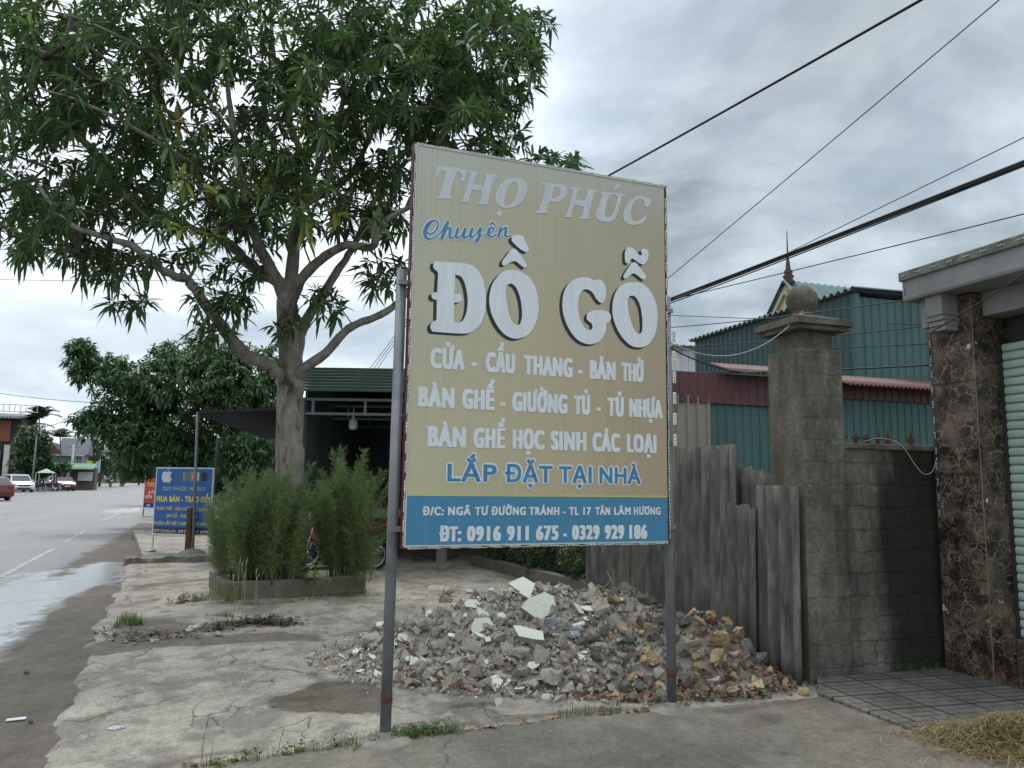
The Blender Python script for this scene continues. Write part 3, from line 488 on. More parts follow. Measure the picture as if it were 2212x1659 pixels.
# ================================================================== GATE PILLAR, BLOCK WALL
def stained(name, base, base2, dark, pale, block=None, darkpow=.5):
    """old cement render: streaks, black mould, optional block courses"""
    m = bpy.data.materials.new(name); m.use_nodes = True; t = m.node_tree; L = t.links.new; b = t.nodes['Principled BSDF']; b.inputs['Roughness'].default_value = .9; b.inputs['Specular IOR Level'].default_value = .2
    co = N('ShaderNodeTexCoord', t); mp = N('ShaderNodeMapping', t); mp.inputs['Rotation'].default_value = (0, 0, R(-18)); L(co.outputs['Object'], mp.inputs[0])
    st = N('ShaderNodeMapping', t); st.inputs['Scale'].default_value = (1, 1, .22); L(mp.outputs[0], st.inputs[0])
    def nz(sc, v, det=9, ro=.65):
        n = N('ShaderNodeTexNoise', t, inp={'Scale': sc, 'Detail': det, 'Roughness': ro}); L(v.outputs[0], n.inputs['Vector']); return n.outputs['Fac']
    def rp(s_, *k): r_ = ramp(N('ShaderNodeValToRGB', t), k); L(s_, r_.inputs[0]); return r_.outputs[0]
    def mix(f, a, c, bt='MIX'):
        x = N('ShaderNodeMix', t, data_type='RGBA', blend_type=bt)
        for i, v in ((0, f), (6, a), (7, c)):
            if isinstance(v, (int, float)): x.inputs[i].default_value = v
            elif isinstance(v, tuple): x.inputs[i].default_value = (*v, 1)
            else: L(v, x.inputs[i])
        return x.outputs[2]
    col = rp(nz(2.5, mp), (.32, base), (.66, base2)); h = nz(30, mp, 7, .75); col = mix(.6, col, rp(nz(26, mp, 8, .8), (.36, (.45, .45, .45)), (.66, (1.35, 1.35, 1.35))), 'MULTIPLY')
    col = mix(rp(nz(4.0, st), (.46, (0, 0, 0)), (.68, (darkpow, darkpow, darkpow))), col, dark)
    col = mix(rp(nz(7.0, mp, 10, .75), (.58, (0, 0, 0)), (.68, (.7, .7, .7))), col, pale)
    col = mix(rp(nz(14.0, mp, 8, .7), (.58, (0, 0, 0)), (.70, (.75, .75, .75))), col, tuple(x * .5 for x in dark))
    if block:
        sw = N('ShaderNodeSeparateXYZ', t); wp = N('ShaderNodeVectorMath', t, operation='MULTIPLY_ADD'); nv = N('ShaderNodeTexNoise', t, inp={'Scale': 6.0, 'Detail': 6.0, 'Roughness': .7}); L(mp.outputs[0], nv.inputs['Vector'])
        L(nv.outputs['Color'], wp.inputs[0]); wp.inputs[1].default_value = (.13, .13, .11); L(mp.outputs[0], wp.inputs[2]); L(wp.outputs[0], sw.inputs[0])
        cx = N('ShaderNodeCombineXYZ', t); L(sw.outputs[0], cx.inputs[0]); L(sw.outputs[2], cx.inputs[1])
        br = N('ShaderNodeTexBrick', t, offset=.5, inp={'Scale': 1.0, 'Mortar Size': .014, 'Mortar Smooth': .6, 'Brick Width': .36, 'Row Height': .185, 'Color1': (1, 1, 1, 1), 'Color2': (.5, .5, .5, 1), 'Mortar': (.3, .3, .28, 1)}); L(cx.outputs[0], br.inputs['Vector'])
        col = mix(block[2], col, br.outputs['Color'], 'MULTIPLY')
        ma = N('ShaderNodeMath', t, operation='MULTIPLY_ADD', inp={1: -2.2 * block[2]}); L(br.outputs['Fac'], ma.inputs[0]); L(h, ma.inputs[2]); h = ma.outputs[0]
        # the black run of damp at the inner end of the wall
        gr = N('ShaderNodeMath', t, operation='ADD'); L(nz(3.0, st), gr.inputs[0]); sx_ = N('ShaderNodeMapRange', t, inp={1: block[0], 2: block[1], 3: -.35, 4: .50}); L(sw.outputs[0], sx_.inputs[0]); L(sx_.outputs[0], gr.inputs[1])
        col = mix(rp(gr.outputs[0], (.45, (0, 0, 0)), (.72, (.9, .9, .9))), col, (.016, .016, .013))
    L(col, b.inputs['Base Color']); bp = N('ShaderNodeBump', t, inp={'Strength': .7, 'Distance': .02}); L(h, bp.inputs['Height']); L(bp.outputs[0], b.inputs['Normal'])
    return m
MAT_REND = stained('mouldy_render', (.20, .178, .142), (.11, .098, .078), (.035, .032, .027), (.22, .21, .175), darkpow=.75)
MAT_RENDB = stained('crusty_render', (.23, .215, .18), (.11, .103, .088), (.035, .032, .027), (.34, .33, .29), block=(90, 91, .14), darkpow=.8)
ex = lambda p: Vector(p).dot(E1)
MAT_BLOCK = stained('bare_blockwork', (.25, .238, .20), (.12, .115, .098), (.035, .033, .028), (.36, .355, .315), block=(ex(E(.55, 0)), ex(E(1.2, 0)), .32))
pil = thing('gate_pillar', 'weathered grey concrete gate pillar topped by a stone ball', 'pillar', E(.21, .22))
mb = MB()
mb.box(E(.21, .22, 1.38), (.43, .44, 2.76), E1, E2)
sh_ = mb.build('shaft', MAT_REND, pil, bevel=.012); sh_.data.materials.append(MAT_RENDB)
for p_ in sh_.data.polygons:
    if p_.normal.dot(-E2) > .9: p_.material_index = 1
mb = MB(); mb.box(E(.21, .22, 2.84), (.33, .34, .16), E1, E2); mb.build('neck', MAT_REND, pil, bevel=.008)
mb = MB(); mb.box(E(.21, .22, 2.945), (.52, .53, .05), E1, E2); mb.box(E(.21, .22, 2.99), (.58, .59, .06), E1, E2)
q = [E(.21 + a * .285, .22 + b * .29, 3.015) for a, b in ((-1, -1), (1, -1), (1, 1), (-1, 1))]; q2 = [E(.21 + a * .08, .22 + b * .08, 3.09) for a, b in ((-1, -1), (1, -1), (1, 1), (-1, 1))]
mb.add(q + q2, [(0, 1, 5, 4), (1, 2, 6, 5), (2, 3, 7, 6), (3, 0, 4, 7), (4, 5, 6, 7)])
mb.build('cap', MAT_REND, pil, bevel=.006)
mb = MB(); mb.lathe(E(.21, .22, 3.09), [(.001, .0), (.085, .0), (.08, .02)] + [(.135 * math.sin(R(a)), .145 - .135 * math.cos(R(a))) for a in range(38, 181, 9)], 28); jw = wob(np.array([[v[0] * 9 + v[2] * 4, v[1] * 9 - v[2] * 7] for v in mb.v]), 3.0); bc_ = E(.21, .22, 3.235); mb.v = [tuple(bc_ + (Vector(v) - bc_) * (1 + .03 * w)) for v, w in zip(mb.v, jw)]; mb.build('ball', MAT_REND, pil)
bw = thing('block_wall', 'black stained concrete block wall with iron spikes between pillar and marble column', 'wall', E(.9, .1))
mb = MB(); mb.box(E(.955, .11, .96), (1.05, .16, 1.92), E1, E2); mb.build('blockwork', MAT_BLOCK, bw)
mb = MB(); mb.box(E(.952, .11, 1.945), (1.04, .20, .05), E1, E2); mb.build('coping', MAT_REND, bw, bevel=.01)
MAT_IRON = M('rusty_iron', (.05, .032, .022), (.09, .05, .03), scale=20, bump=.3)
for i, a in enumerate((.50, .64, .755, .88, .985, 1.24)):
    mb = MB(); h = .14 if i not in (1, 2) else .09
    c = E(a, .11, 1.97); mb.box(c + ZU * .02, (.03, .02, .04), E1, E2)
    mb.prism([c + E1 * x + ZU * z - E2 * .005 for x, z in ((-.012, .03), (-.05, .05), (-.045, .07), (-.02, .06), (-.014, .085), (0, h), (.014, .085), (.02, .06), (.045, .07), (.05, .05), (.012, .03))], E2 * .01)
    mb.build('spike', MAT_IRON, bw)
# ================================================================== SHOP HOUSE ON THE RIGHT
def marble_mat():
    m = bpy.data.materials.new('brown_marble'); m.use_nodes = True; t = m.node_tree; L = t.links.new; b = t.nodes['Principled BSDF']
    co = N('ShaderNodeTexCoord', t)
    nv = N('ShaderNodeTexNoise', t, inp={'Scale': 5.0, 'Detail': 6.0, 'Roughness': .6}); L(co.outputs['Object'], nv.inputs['Vector'])
    wv = N('ShaderNodeVectorMath', t, operation='MULTIPLY_ADD'); L(nv.outputs['Color'], wv.inputs[0]); wv.inputs[1].default_value = (.26, .26, .26); L(co.outputs['Object'], wv.inputs[2])
    def mix(f, a, c):
        x = N('ShaderNodeMix', t, data_type='RGBA')
        for i, v in ((0, f), (6, a), (7, c)):
            if isinstance(v, tuple): x.inputs[i].default_value = (*v, 1)
            else: L(v, x.inputs[i])
        return x.outputs[2]
    def rp(s_, *k): r_ = ramp(N('ShaderNodeValToRGB', t), k); L(s_, r_.inputs[0]); return r_.outputs[0]
    def nz(sc, d=8, ro=.6): n = N('ShaderNodeTexNoise', t, inp={'Scale': sc, 'Detail': d, 'Roughness': ro}); L(co.outputs['Object'], n.inputs['Vector']); return n.outputs['Fac']
    col = rp(nz(4.5), (.40, (.010, .009, .009)), (.52, (.04, .031, .025)), (.66, (.13, .098, .072)))
    for sc, w_, c in ((13, .07, (.22, .165, .115)), (26, .10, (.17, .125, .088)), (7, .022, (.36, .29, .22))):
        vo = N('ShaderNodeTexVoronoi', t, feature='DISTANCE_TO_EDGE', inp={'Scale': float(sc)}); L(wv.outputs[0], vo.inputs['Vector'])
        ml = N('ShaderNodeMath', t, operation='MULTIPLY'); L(rp(vo.outputs['Distance'], (0.0, (1, 1, 1)), (w_, (0, 0, 0))), ml.inputs[0]); L(rp(nz(2.0 + sc * .25), (.44, (0, 0, 0)), (.56, (1, 1, 1))), ml.inputs[1]); col = mix(ml.outputs[0], col, c)
    v2 = N('ShaderNodeTexVoronoi', t, inp={'Scale': 7.0}); L(wv.outputs[0], v2.inputs['Vector'])
    ch = N('ShaderNodeMath', t, operation='ADD'); L(v2.outputs['Distance'], ch.inputs[0]); L(rp(nz(1.7), (.45, (1, 1, 1)), (.6, (0, 0, 0))), ch.inputs[1])
    col = mix(rp(ch.outputs[0], (.20, (1, 1, 1)), (.25, (0, 0, 0))), col, (.52, .48, .43))
    L(col, b.inputs['Base Color']); b.inputs['Roughness'].default_value = .38; b.inputs['Specular IOR Level'].default_value = .35
    return m
MAT_MARB = marble_mat()
MAT_GREYP = M('grey_paint', (.25, .24, .242), (.19, .184, .185), scale=3, bump=.15, c3=(.17, .165, .15), s3=2.2, f3=(.52, .72), stretch=(1, 1, .6))
MAT_CANTOP = M('mossy_lip', (.17, .17, .15), (.07, .075, .06), scale=8, bump=.5, bscale=40)
MAT_SHUT = M('green_shutter', (.36, .46, .40), (.31, .41, .355), rough=.5, scale=4, stretch=(1, 1, .4), c3=(.24, .30, .25), s3=3, f3=(.55, .75))
MAT_DARK = M('dark_gap', (.02, .022, .022), (.03, .03, .03))
hs = thing('shop_house', 'shop house front with brown marble column, pale green roller shutter and grey concrete canopy', 'building', E(1.6, -1))
mb = MB(); mb.box(E(1.34 + .3, -.27, 1.62), (.60, .46, 3.24), E1, E2); mb.build('marble_column', MAT_MARB, hs, bevel=.004)
mb = MB()
for z in (.86, 1.72, 2.5): mb.box(E(1.337, -.27, z), (.004, .44, .006), E1, E2)
mb.build('joint', MAT_DARK, hs)
mb = MB(); mb.box(E(1.339, -.499, 1.6), (.004, .004, 3.2), E1, E2); mb.build('corner_trim', M('brass_edge', (.25, .2, .14), rough=.5), hs)
mb = MB(); mb.box(E(1.80, -1.7, .2), (.44, 2.38, .40), E1, E2); mb.build('marble_plinth', MAT_MARB, hs, bevel=.005)
mb = MB(); mb.box(E(1.66, -1.9, 3.145), (.40, 2.79, .20), E1, E2); mb.build('lintel', MAT_GREYP, hs)
mb = MB(); mb.box(E(1.84, -1.8, 2.92), (.3, 2.55, .25), E1, E2); mb.build('shutter_box', MAT_DARK, hs)
mb = MB(); n = 33; zz = .41
for i in range(n):
    z = zz + i * .073; q = [(0, 0), (-.016, .010), (-.021, .032), (-.018, .054), (-.006, .066), (0, .068), (.012, .068), (.012, 0)]
    mb.prism([E(1.645 + x, -.505, z + y) for x, y in q], -E2 * 2.2)
mb.build('roller_shutter', MAT_SHUT, hs)
mb = MB(); mb.box(E(1.72, -1.8, 1.6), (.02, 2.5, 2.5), E1, E2); mb.box(E(1.618, -.512, 1.62), (.03, .02, 2.4), E1, E2); mb.build('shutter_frame', MAT_DARK, hs)
mb = MB(); pr = [(1.13, 3.245), (1.12, 3.27), (1.12, 3.43), (1.105, 3.44), (1.105, 3.50), (1.14, 3.51), (2.6, 3.51), (2.6, 3.26), (1.30, 3.25)]
mb.prism([E(a, 0.0, z) for a, z in pr], -E2 * 3.6); mb.build('canopy', MAT_GREYP, hs, bevel=.012)
mb = MB(); mb.box(E(1.85, -1.795, 3.475), (1.51, 3.62, .085), E1, E2); mb.build('canopy_lip', MAT_CANTOP, hs, bevel=.01)
mb = MB(); mb.box(E(1.27, -.14, 3.12), (.12, .06, .26), E1, E2); mb.build('small_bracket', MAT_GREYP, hs, bevel=.005)
mb = MB(); mb.box(E(1.25, -.285, 3.16), (.18, .17, .185), E1, E2)
for k in range(3): mb.box(E(1.255 + .006 * k, -.285, 3.045 - .044 * k), (.17 - .012 * k, .158, .042), E1, E2)
mb.build('stepped_bracket', MAT_GREYP, hs, bevel=.004)
MAT_LGREEN = M('green_circuit_board', (.012, .09, .06), (.015, .11, .075), rough=.4); MAT_LBLUE = M('blue_circuit_board', (.03, .045, .22), (.04, .06, .28), rough=.4); MAT_LWHITE = M('cream_circuit_board', (.62, .56, .48), (.55, .5, .43), rough=.5)
MAT_LENS = M('led_lens', (.55, .62, .6), rough=.25); MAT_LENSD = M('led_lens_grey', (.36, .31, .27), rough=.3)
MAT_WIREW = M('white_wire', (.55, .53, .5), rough=.5); MAT_WIREK = M('black_cable', (.012, .012, .014), (.02, .02, .022), rough=.6)
def led(parent, c, along, out, mat, lens, L_=.075, Wd=.017, k=3):
    side = along.cross(out).normalized(); mb = MB(); mb.box(c, (L_, Wd, .008), along, side, out)
    o = mb.build('led_module', mat, parent, bevel=.004)
    mb = MB()
    for i in range(k):
        p = c + along * ((i - (k - 1) / 2) * L_ * .30) + out * .004
        mb.lathe(p, [(.0055, 0), (.005, .004), (.002, .006), (.0001, .0063)], 8, out)
    o2 = mb.build('led_lens', lens, o); return o
for i in range(8): led(hs, E(1.098, -.05 - .16 * i, 3.475), -E2, -E1, MAT_LGREEN, MAT_LENS, .075, .012)
for i in range(13): led(hs, E(1.334, -.075, 3.0 - .135 * i), -ZU, -E1, MAT_LBLUE, MAT_LENS, .07, .012)
led(hs, E(1.115, -.03, 3.34), -ZU, -E1, MAT_LBLUE, MAT_LENS, .07, .012)
mb = MB(); mb.tube([E(1.332, -.078 + .004 * math.sin(i), 3.1 - .06 * i) for i in range(31)], .0025, 5); mb.build('led_wire', MAT_WIREK, hs)
mb = MB(); mb.tube([E(1.098, -.02 - .1 * i, 3.475 + .008 * math.sin(i * 2.1)) for i in range(14)], .0025, 5); mb.build('led_wire', MAT_WIREK, hs)
# ================================================================== SHEET FENCE
MAT_FIBRO = M('grey_fibre_cement', (.145, .134, .115), (.062, .058, .052), scale=13, bump=.6, bscale=90, stretch=(1, 1, .22), rand=.2, c3=(.22, .21, .185), s3=9, f3=(.52, .70))
def fence_e2(px, py=1350):
    v = ray(px, py); c = Vector((0, 0, EYE)); t = (O1 - c).dot(E1) / v.dot(E1); return (c + v * t - O1).dot(E2)
def sheet(label, pxa, pxb, top, out, tilt=0.0, lean=0.0, z0=0.0, jag=False):
    a, c = fence_e2(pxa), fence_e2(pxb); w = abs(c - a); e = min(a, c)
    u = (E2 + ZU * math.sin(R(tilt))).normalized(); v = (ZU - E2 * math.sin(R(tilt)) + E1 * math.sin(R(lean))).normalized()
    mb = MB(); mb.sheet(E(-.05 - out, e, z0), u, v, w, top - z0, .165, .031, -E1, nv=8, thick=.007)
    if jag:                                                     # broken top edge
        mv = max(Vector(x).dot(v) for x in mb.v)
        for i, x in enumerate(mb.v):
            x = Vector(x)
            if x.dot(v) > mv - .03:
                k = (x - E(0, e)).dot(E2); mb.v[i] = tuple(x - v * (.012 + .012 * math.sin(k * 31) + .01 * math.sin(k * 67) + jag * max(0, 1 - k / w)))
    o = mb.build('fence_sheet', MAT_FIBRO); tag(o, label, 'fence', 'grey corrugated sheets fencing the plot')
sheet('wide corrugated cement sheet leaning beside the concrete pillar', 1662, 1750, 1.60, .05, 0, 1.0)
sheet('narrow short cement sheet with a notched top beside the wide one', 1606, 1664, 1.44, .10, 0, 1.0, jag=.02)
sheet('crooked cement sheet leaning behind with curled edge toward the pillar', 1590, 1700, 1.84, -.03, -3, 2, jag=.16)
sheet('tallest corrugated cement sheet standing right of the sign post', 1487, 1612, 1.98, .06, 0, 1.2)
sheet('cement sheet with a jagged crack just behind the right sign post', 1420, 1492, 1.62, .02, 0, 1.0)
sheet('dark cement sheet visible below the right corner of the signboard', 1352, 1420, 1.62, .04, 0, 1.0)
sheet('farthest cement sheet next to the green hedge under the signboard', 1270, 1352, 1.60, .0, 0, .5)
# ================================================================== MAIN SIGNBOARD
PL_, PR_ = G(833, 1622), G(1457, 1552); SU = (PR_ - PL_).normalized(); SN = Vector((SU.y, -SU.x, 0)); SO = PL_ + SN * .05
def sp(u, z, d=0.0): return SO + SU * u + ZU * z + SN * d
FR = (SO, SU, ZU, SN)
def sign_print_mat():
    """printed sheet: pale olive fading to tan, with rain streaks"""
    m = bpy.data.materials.new('printed_tan_sheet'); m.use_nodes = True; t = m.node_tree; L = t.links.new; b = t.nodes['Principled BSDF']; b.inputs['Roughness'].default_value = .42; b.inputs['Specular IOR Level'].default_value = .3
    co = N('ShaderNodeTexCoord', t); mp = N('ShaderNodeMapping', t); mp.inputs['Rotation'].default_value = (0, 0, -math.atan2(SU.y, SU.x)); L(co.outputs['Object'], mp.inputs[0])
    s_ = N('ShaderNodeSeparateXYZ', t); L(mp.outputs[0], s_.inputs[0]); u0 = (Matrix.Rotation(-math.atan2(SU.y, SU.x), 3, 'Z') @ SO).x
    fu = N('ShaderNodeMapRange', t, inp={1: u0 + .05, 2: u0 + 1.95}); L(s_.outputs[0], fu.inputs[0]); fz = N('ShaderNodeMapRange', t, inp={1: 1.5, 2: 3.8}); L(s_.outputs[2], fz.inputs[0])
    def mix(f, a, c, bt='MIX'):
        x = N('ShaderNodeMix', t, data_type='RGBA', blend_type=bt)
        for i, v in ((0, f), (6, a), (7, c)):
            if isinstance(v, (int, float)): x.inputs[i].default_value = v
            elif isinstance(v, tuple): x.inputs[i].default_value = (*v, 1)
            else: L(v, x.inputs[i])
        return x.outputs[2]
    def rp(s2, *k): r_ = ramp(N('ShaderNodeValToRGB', t), k); L(s2, r_.inputs[0]); return r_.outputs[0]
    lo = rp(fu.outputs[0], (0, (.43, .405, .27)), (.5, (.40, .345, .22)), (1, (.34, .265, .175)))
    hi = rp(fu.outputs[0], (0, (.385, .385, .305)), (.5, (.375, .345, .25)), (1, (.33, .295, .22)))
    col = mix(rp(fz.outputs[0], (.1, (0, 0, 0)), (.8, (1, 1, 1))), lo, hi)
    col = mix(rp(fz.outputs[0], (.86, (0, 0, 0)), (1.0, (.6, .6, .6))), col, (.39, .41, .41))
    st = N('ShaderNodeMapping', t); st.inputs['Scale'].default_value = (130, 1, .35); L(mp.outputs[0], st.inputs[0])
    nz = N('ShaderNodeTexNoise', t, inp={'Scale': 1.0, 'Detail': 6.0, 'Roughness': .7}); L(st.outputs[0], nz.inputs['Vector'])
    n2_ = N('ShaderNodeTexNoise', t, inp={'Scale': 1.3, 'Detail': 5.0}); L(mp.outputs[0], n2_.inputs['Vector'])
    ml = N('ShaderNodeMath', t, operation='MULTIPLY'); L(rp(nz.outputs['Fac'], (.50, (0, 0, 0)), (.74, (.7, .7, .7))), ml.inputs[0]); L(rp(n2_.outputs['Fac'], (.35, (.25, .25, .25)), (.62, (1, 1, 1))), ml.inputs[1])
    col = mix(ml.outputs[0], col, (.27, .23, .145))
    L(col, b.inputs['Base Color']); return m
MAT_PRINT = sign_print_mat()
MAT_BLUEB = M('printed_blue', (.055, .20, .33), (.048, .175, .295), rough=.42, scale=3, stretch=(8, 8, .6), spec=.3)
MAT_LETW = M('printed_pale_grey', (.60, .63, .66), (.53, .56, .59), rough=.45, scale=6, stretch=(6, 6, .6), spec=.3)
MAT_LETB = M('printed_steel_blue', (.05, .205, .36), rough=.45, spec=.3); MAT_LETK = M('printed_black', (.018, .02, .024), rough=.45, spec=.3)
MAT_YEL = M('printed_yellow', (.50, .45, .12), rough=.45)
MAT_GALV = M('galvanised_pipe', (.155, .165, .175), (.215, .225, .235), rough=.5, metal=.35, scale=7, stretch=(1, 1, .5), bump=.12, c3=(.09, .095, .10), s3=4, f3=(.52, .7))
MAT_RUST = M('rust_band', (.10, .04, .028), (.06, .032, .024), scale=18, bump=.4); MAT_RED = M('dark_red_paint', (.11, .022, .02), (.07, .018, .018), rough=.5, scale=9, c3=(.16, .15, .15), s3=5, f3=(.62, .75))
MAT_CEM = M('cement', (.25, .23, .19), (.16, .148, .125), scale=9, bump=.5, bscale=50)
sg = thing('signboard', 'large tan furniture shop signboard with big white lettering on two grey pipes', 'signboard', PL_)
U0, U1, Z0, Z1 = .045, 1.963, 1.18, 3.80
mb = MB(); mb.box(sp((U0 + U1) / 2, (Z0 + Z1) / 2, -.035), (U1 - U0, .06, Z1 - Z0), SU, SN); mb.build('box', MAT_RED, sg, bevel=.004)
bw_ = .026; pu0, pu1, pz0, pz1 = U0 + bw_, U1 - bw_, Z0 + .024, Z1 - .022; ZB = 1.506
mb = MB()
for (a, c, z, h) in ((pu0 - .012, pu1 + .004, pz1 + .004, .008), (pu0 - .012, pu1 + .004, pz0 - .004, .008)): mb.box(sp((a + c) / 2, z, .0), (c - a, .012, h), SU, SN)
mb.box(sp(pu0 - .006, (pz0 + pz1) / 2, 0), (.008, .012, pz1 - pz0 - .001), SU, SN); mb.build('inner_rim', M('white_rim', (.5, .5, .5), rough=.5), sg)
mb = MB(); mb.add([sp(pu0, ZB, .001), sp(pu1, ZB, .001), sp(pu1, pz1, .001), sp(pu0, pz1, .001)], [(0, 1, 2, 3)]); mb.build('printed_panel', MAT_PRINT, sg)
mb = MB(); mb.add([sp(pu0, pz0, .001), sp(pu1, pz0, .001), sp(pu1, ZB, .001), sp(pu0, ZB, .001)], [(0, 1, 2, 3)]); mb.build('address_panel', MAT_BLUEB, sg)
mb = MB(); mb.add([sp(pu0, ZB, .0016), sp(pu1, ZB, .0016), sp(pu1, ZB + .012, .0016), sp(pu0, ZB + .012, .0016)], [(0, 1, 2, 3)]); mb.build('yellow_line', MAT_YEL, sg)
SM = {k: [smooth_closed([tuple(p) for p in l], 6) for l in v] for k, v in GLYPHS.items()}
def lt(name, groups, mat, d=.003): print_on(name, groups, FR, d, mat, sg)
# letters and accents filled apart: loops listed as (outer, holes)
def split(k, spec): return [[SM[k][i] for i in g] for g in spec]
big = {'D_bar': split('D_bar', [(0, 1)]), 'O_hat': split('O_hat', [(0, 1), (2,), (3,)]), 'G': split('G', [(0,)]), 'O_til': split('O_til', [(0, 1), (2,), (3,)])}
for k in big:
    lt('letter_shadow', [[[(x - .022, y - .016) for x, y in l] for l in g] for g in big[k]], MAT_LETK, .0022)
    lt('big_letter', big[k], MAT_LETW, .004)
MAT_LETT = M('faded_title_print', (.47, .50, .52), (.41, .44, .46), rough=.45, scale=6, stretch=(6, 6, .6), spec=.3)
lt('shop_name_lettering', split('tho', [(0,), (1,), (2, 3), (4,)]), MAT_LETT); lt('shop_name_lettering', split('phuc', [(0, 1), (2,), (3,), (4,), (5,)]), MAT_LETT)
print_strokes('script_outline', SCRIPT, .0085, FR, .003, MAT_LETW, sg); print_strokes('script_lettering', SCRIPT, .0015, FR, .005, MAT_LETB, sg)
def line(name, txt, u0, u1, base, cap, bx, by, mat=MAT_LETW, d=.003, extra=0.0, spacing=1.0):
    print_on(name, text_line(txt, u0, u1, base, cap, bx, by, 0, extra, spacing), FR, d, mat, sg, bold(bx, by, extra))
# words placed one by one so that the gaps fall as they are painted
def words(ws, base, cap, bx, by): 
    for w_, a, c in ws: line('lettering', w_, a, c, base, cap, bx, by, spacing=1.2)
def z2u(x0, x1): return None
words([("CỬA", .192, .425), ("-", .468, .505), ("CẦU", .565, .775), ("THANG", .835, 1.195), ("-", 1.238, 1.272), ("BÀN", 1.325, 1.528), ("THỜ", 1.572, 1.752)], 2.312, .138, .0092, .004)
words([("BÀN", .122, .360), ("GHẾ", .410, .633), ("-", .672, .708), ("GIƯỜNG", .755, 1.158), ("TỦ", 1.205, 1.328), ("-", 1.378, 1.412), ("TỦ", 1.462, 1.590), ("NHỰA", 1.632, 1.906)], 2.062, .136, .0092, .004)
words([("BÀN", .190, .442), ("GHẾ", .492, .712), ("HỌC", .762, .990), ("SINH", 1.035, 1.302), ("CÁC", 1.345, 1.560), ("LOẠI", 1.612, 1.852)], 1.814, .136, .0092, .004)
words([("Đ/C:", .170, .308), ("NGÃ", .335, .485), ("TƯ", .512, .603), ("ĐƯỜNG", .622, .862), ("TRÁNH", .884, 1.102), ("-", 1.128, 1.148), ("TL 17", 1.172, 1.335), ("TÂN", 1.368, 1.482), ("LÂM", 1.512, 1.640), ("HƯƠNG", 1.664, 1.879)], 1.386, .056, .0034, .002)
words([("ĐT:", .282, .425), ("0916", .462, .692), ("911", .732, .885), ("675", .935, 1.097), ("-", 1.132, 1.158), ("0329", 1.195, 1.402), ("929", 1.438, 1.590), ("186", 1.628, 1.770)], 1.2245, .099, .0074, .003)
for w_, a, c in (("LẮP", .325, .655), ("ĐẶT", .712, 1.050), ("TẠI", 1.095, 1.340), ("NHÀ", 1.400, 1.720)):
    line('outline_lettering', w_, a, c, 1.598, .118, .004, .003, MAT_LETW, .003, .0115, 1.08); line('lettering', w_, a, c, 1.598, .118, .004, .003, MAT_LETB, .0055, 0, 1.08)
def post(P0, u, ztop, lean):
    b0 = P0 - SN * .03; t0 = b0 + SU * lean + ZU * ztop
    mb = MB(); mb.tube([b0, b0 + (t0 - b0) * .5, t0], .034, 20); o = mb.build('post', MAT_GALV, sg)
    zr = .30; c = b0 + (t0 - b0) * (zr / ztop); mb = MB(); mb.tube([c - ZU * .03, c - ZU * .026, c + ZU * .026, c + ZU * .03], [.0345, .0362, .0362, .0345], 20); mb.build('rust_band', MAT_RUST, o)
    mb = MB(); mb.lathe(b0, [(.16, .045), (.14, .056), (.07, .064), (.044, .07), (.041, .10), (.035, .105)], 24); mb.build('footing', MAT_CEM, o)
post(PL_, 0, 2.95, .01); post(PR_, 2, 2.97, -.01)
mb = MB()
for u, z in ((.02, 2.86), (.02, 1.3), (1.985, 2.86), (1.985, 1.3)): mb.box(sp(u, z, -.05), (.07, .05, .03), SU, SN)
mb.build('clamp', MAT_GALV, sg)
for i in range(13): led(sg, sp(.10 + i * .148, Z1 - .011, .0), SU, SN, MAT_LGREEN if i < 12 else MAT_LWHITE, MAT_LENS if i < 12 else MAT_LENSD)
for i in range(21): led(sg, sp(U0 + .013, 3.74 - i * .121, .0), -ZU, SN, MAT_LGREEN if i < 7 else MAT_LWHITE, MAT_LENS if i < 7 else MAT_LENSD)
for i in range(14): led(sg, sp(.12 + i * .135, Z0 + .008, .0), SU, SN, MAT_LWHITE if i < 7 else MAT_LGREEN, MAT_LENSD if i < 7 else MAT_LENS)
for i in range(20): led(sg, sp(U1 - .010, 3.66 - i * .122, .0), -ZU, SN, MAT_LWHITE if i < 8 else MAT_LGREEN, MAT_LENSD if i < 8 else MAT_LENS)
for i in range(6): led(sg, sp(1.995, 2.66 - i * .15, .018), -ZU, SN, MAT_LWHITE, MAT_LENSD, .085, .028, 3)
MAT_WIRER = M('maroon_wire', (.12, .03, .03), rough=.5)
for k, (mt, off) in enumerate(((MAT_WIREW, 0), (MAT_WIRER, 1.3), (MAT_WIREW, 2.6))):
    mb = MB(); rr_ = random.Random(k)
    path = [(.06 + 1.9 * i / 40, Z1 - .011) for i in range(41)] + [(U1 - .01, 3.79 - 2.58 * i / 60) for i in range(61)]
    mb.tube([sp(u + rr_.uniform(-.006, .006), z + rr_.uniform(-.006, .006), .003) for u, z in path], .0022, 5)
    path = [(U0 + .012, 3.78 - 2.58 * i / 60) for i in range(61)] + [(.06 + 1.88 * i / 50, Z0 + .008) for i in range(51)]
    mb.tube([sp(u + rr_.uniform(-.006, .006), z + rr_.uniform(-.006, .006), .003) for u, z in path], .0022, 5); mb.build('led_wire', mt, sg)
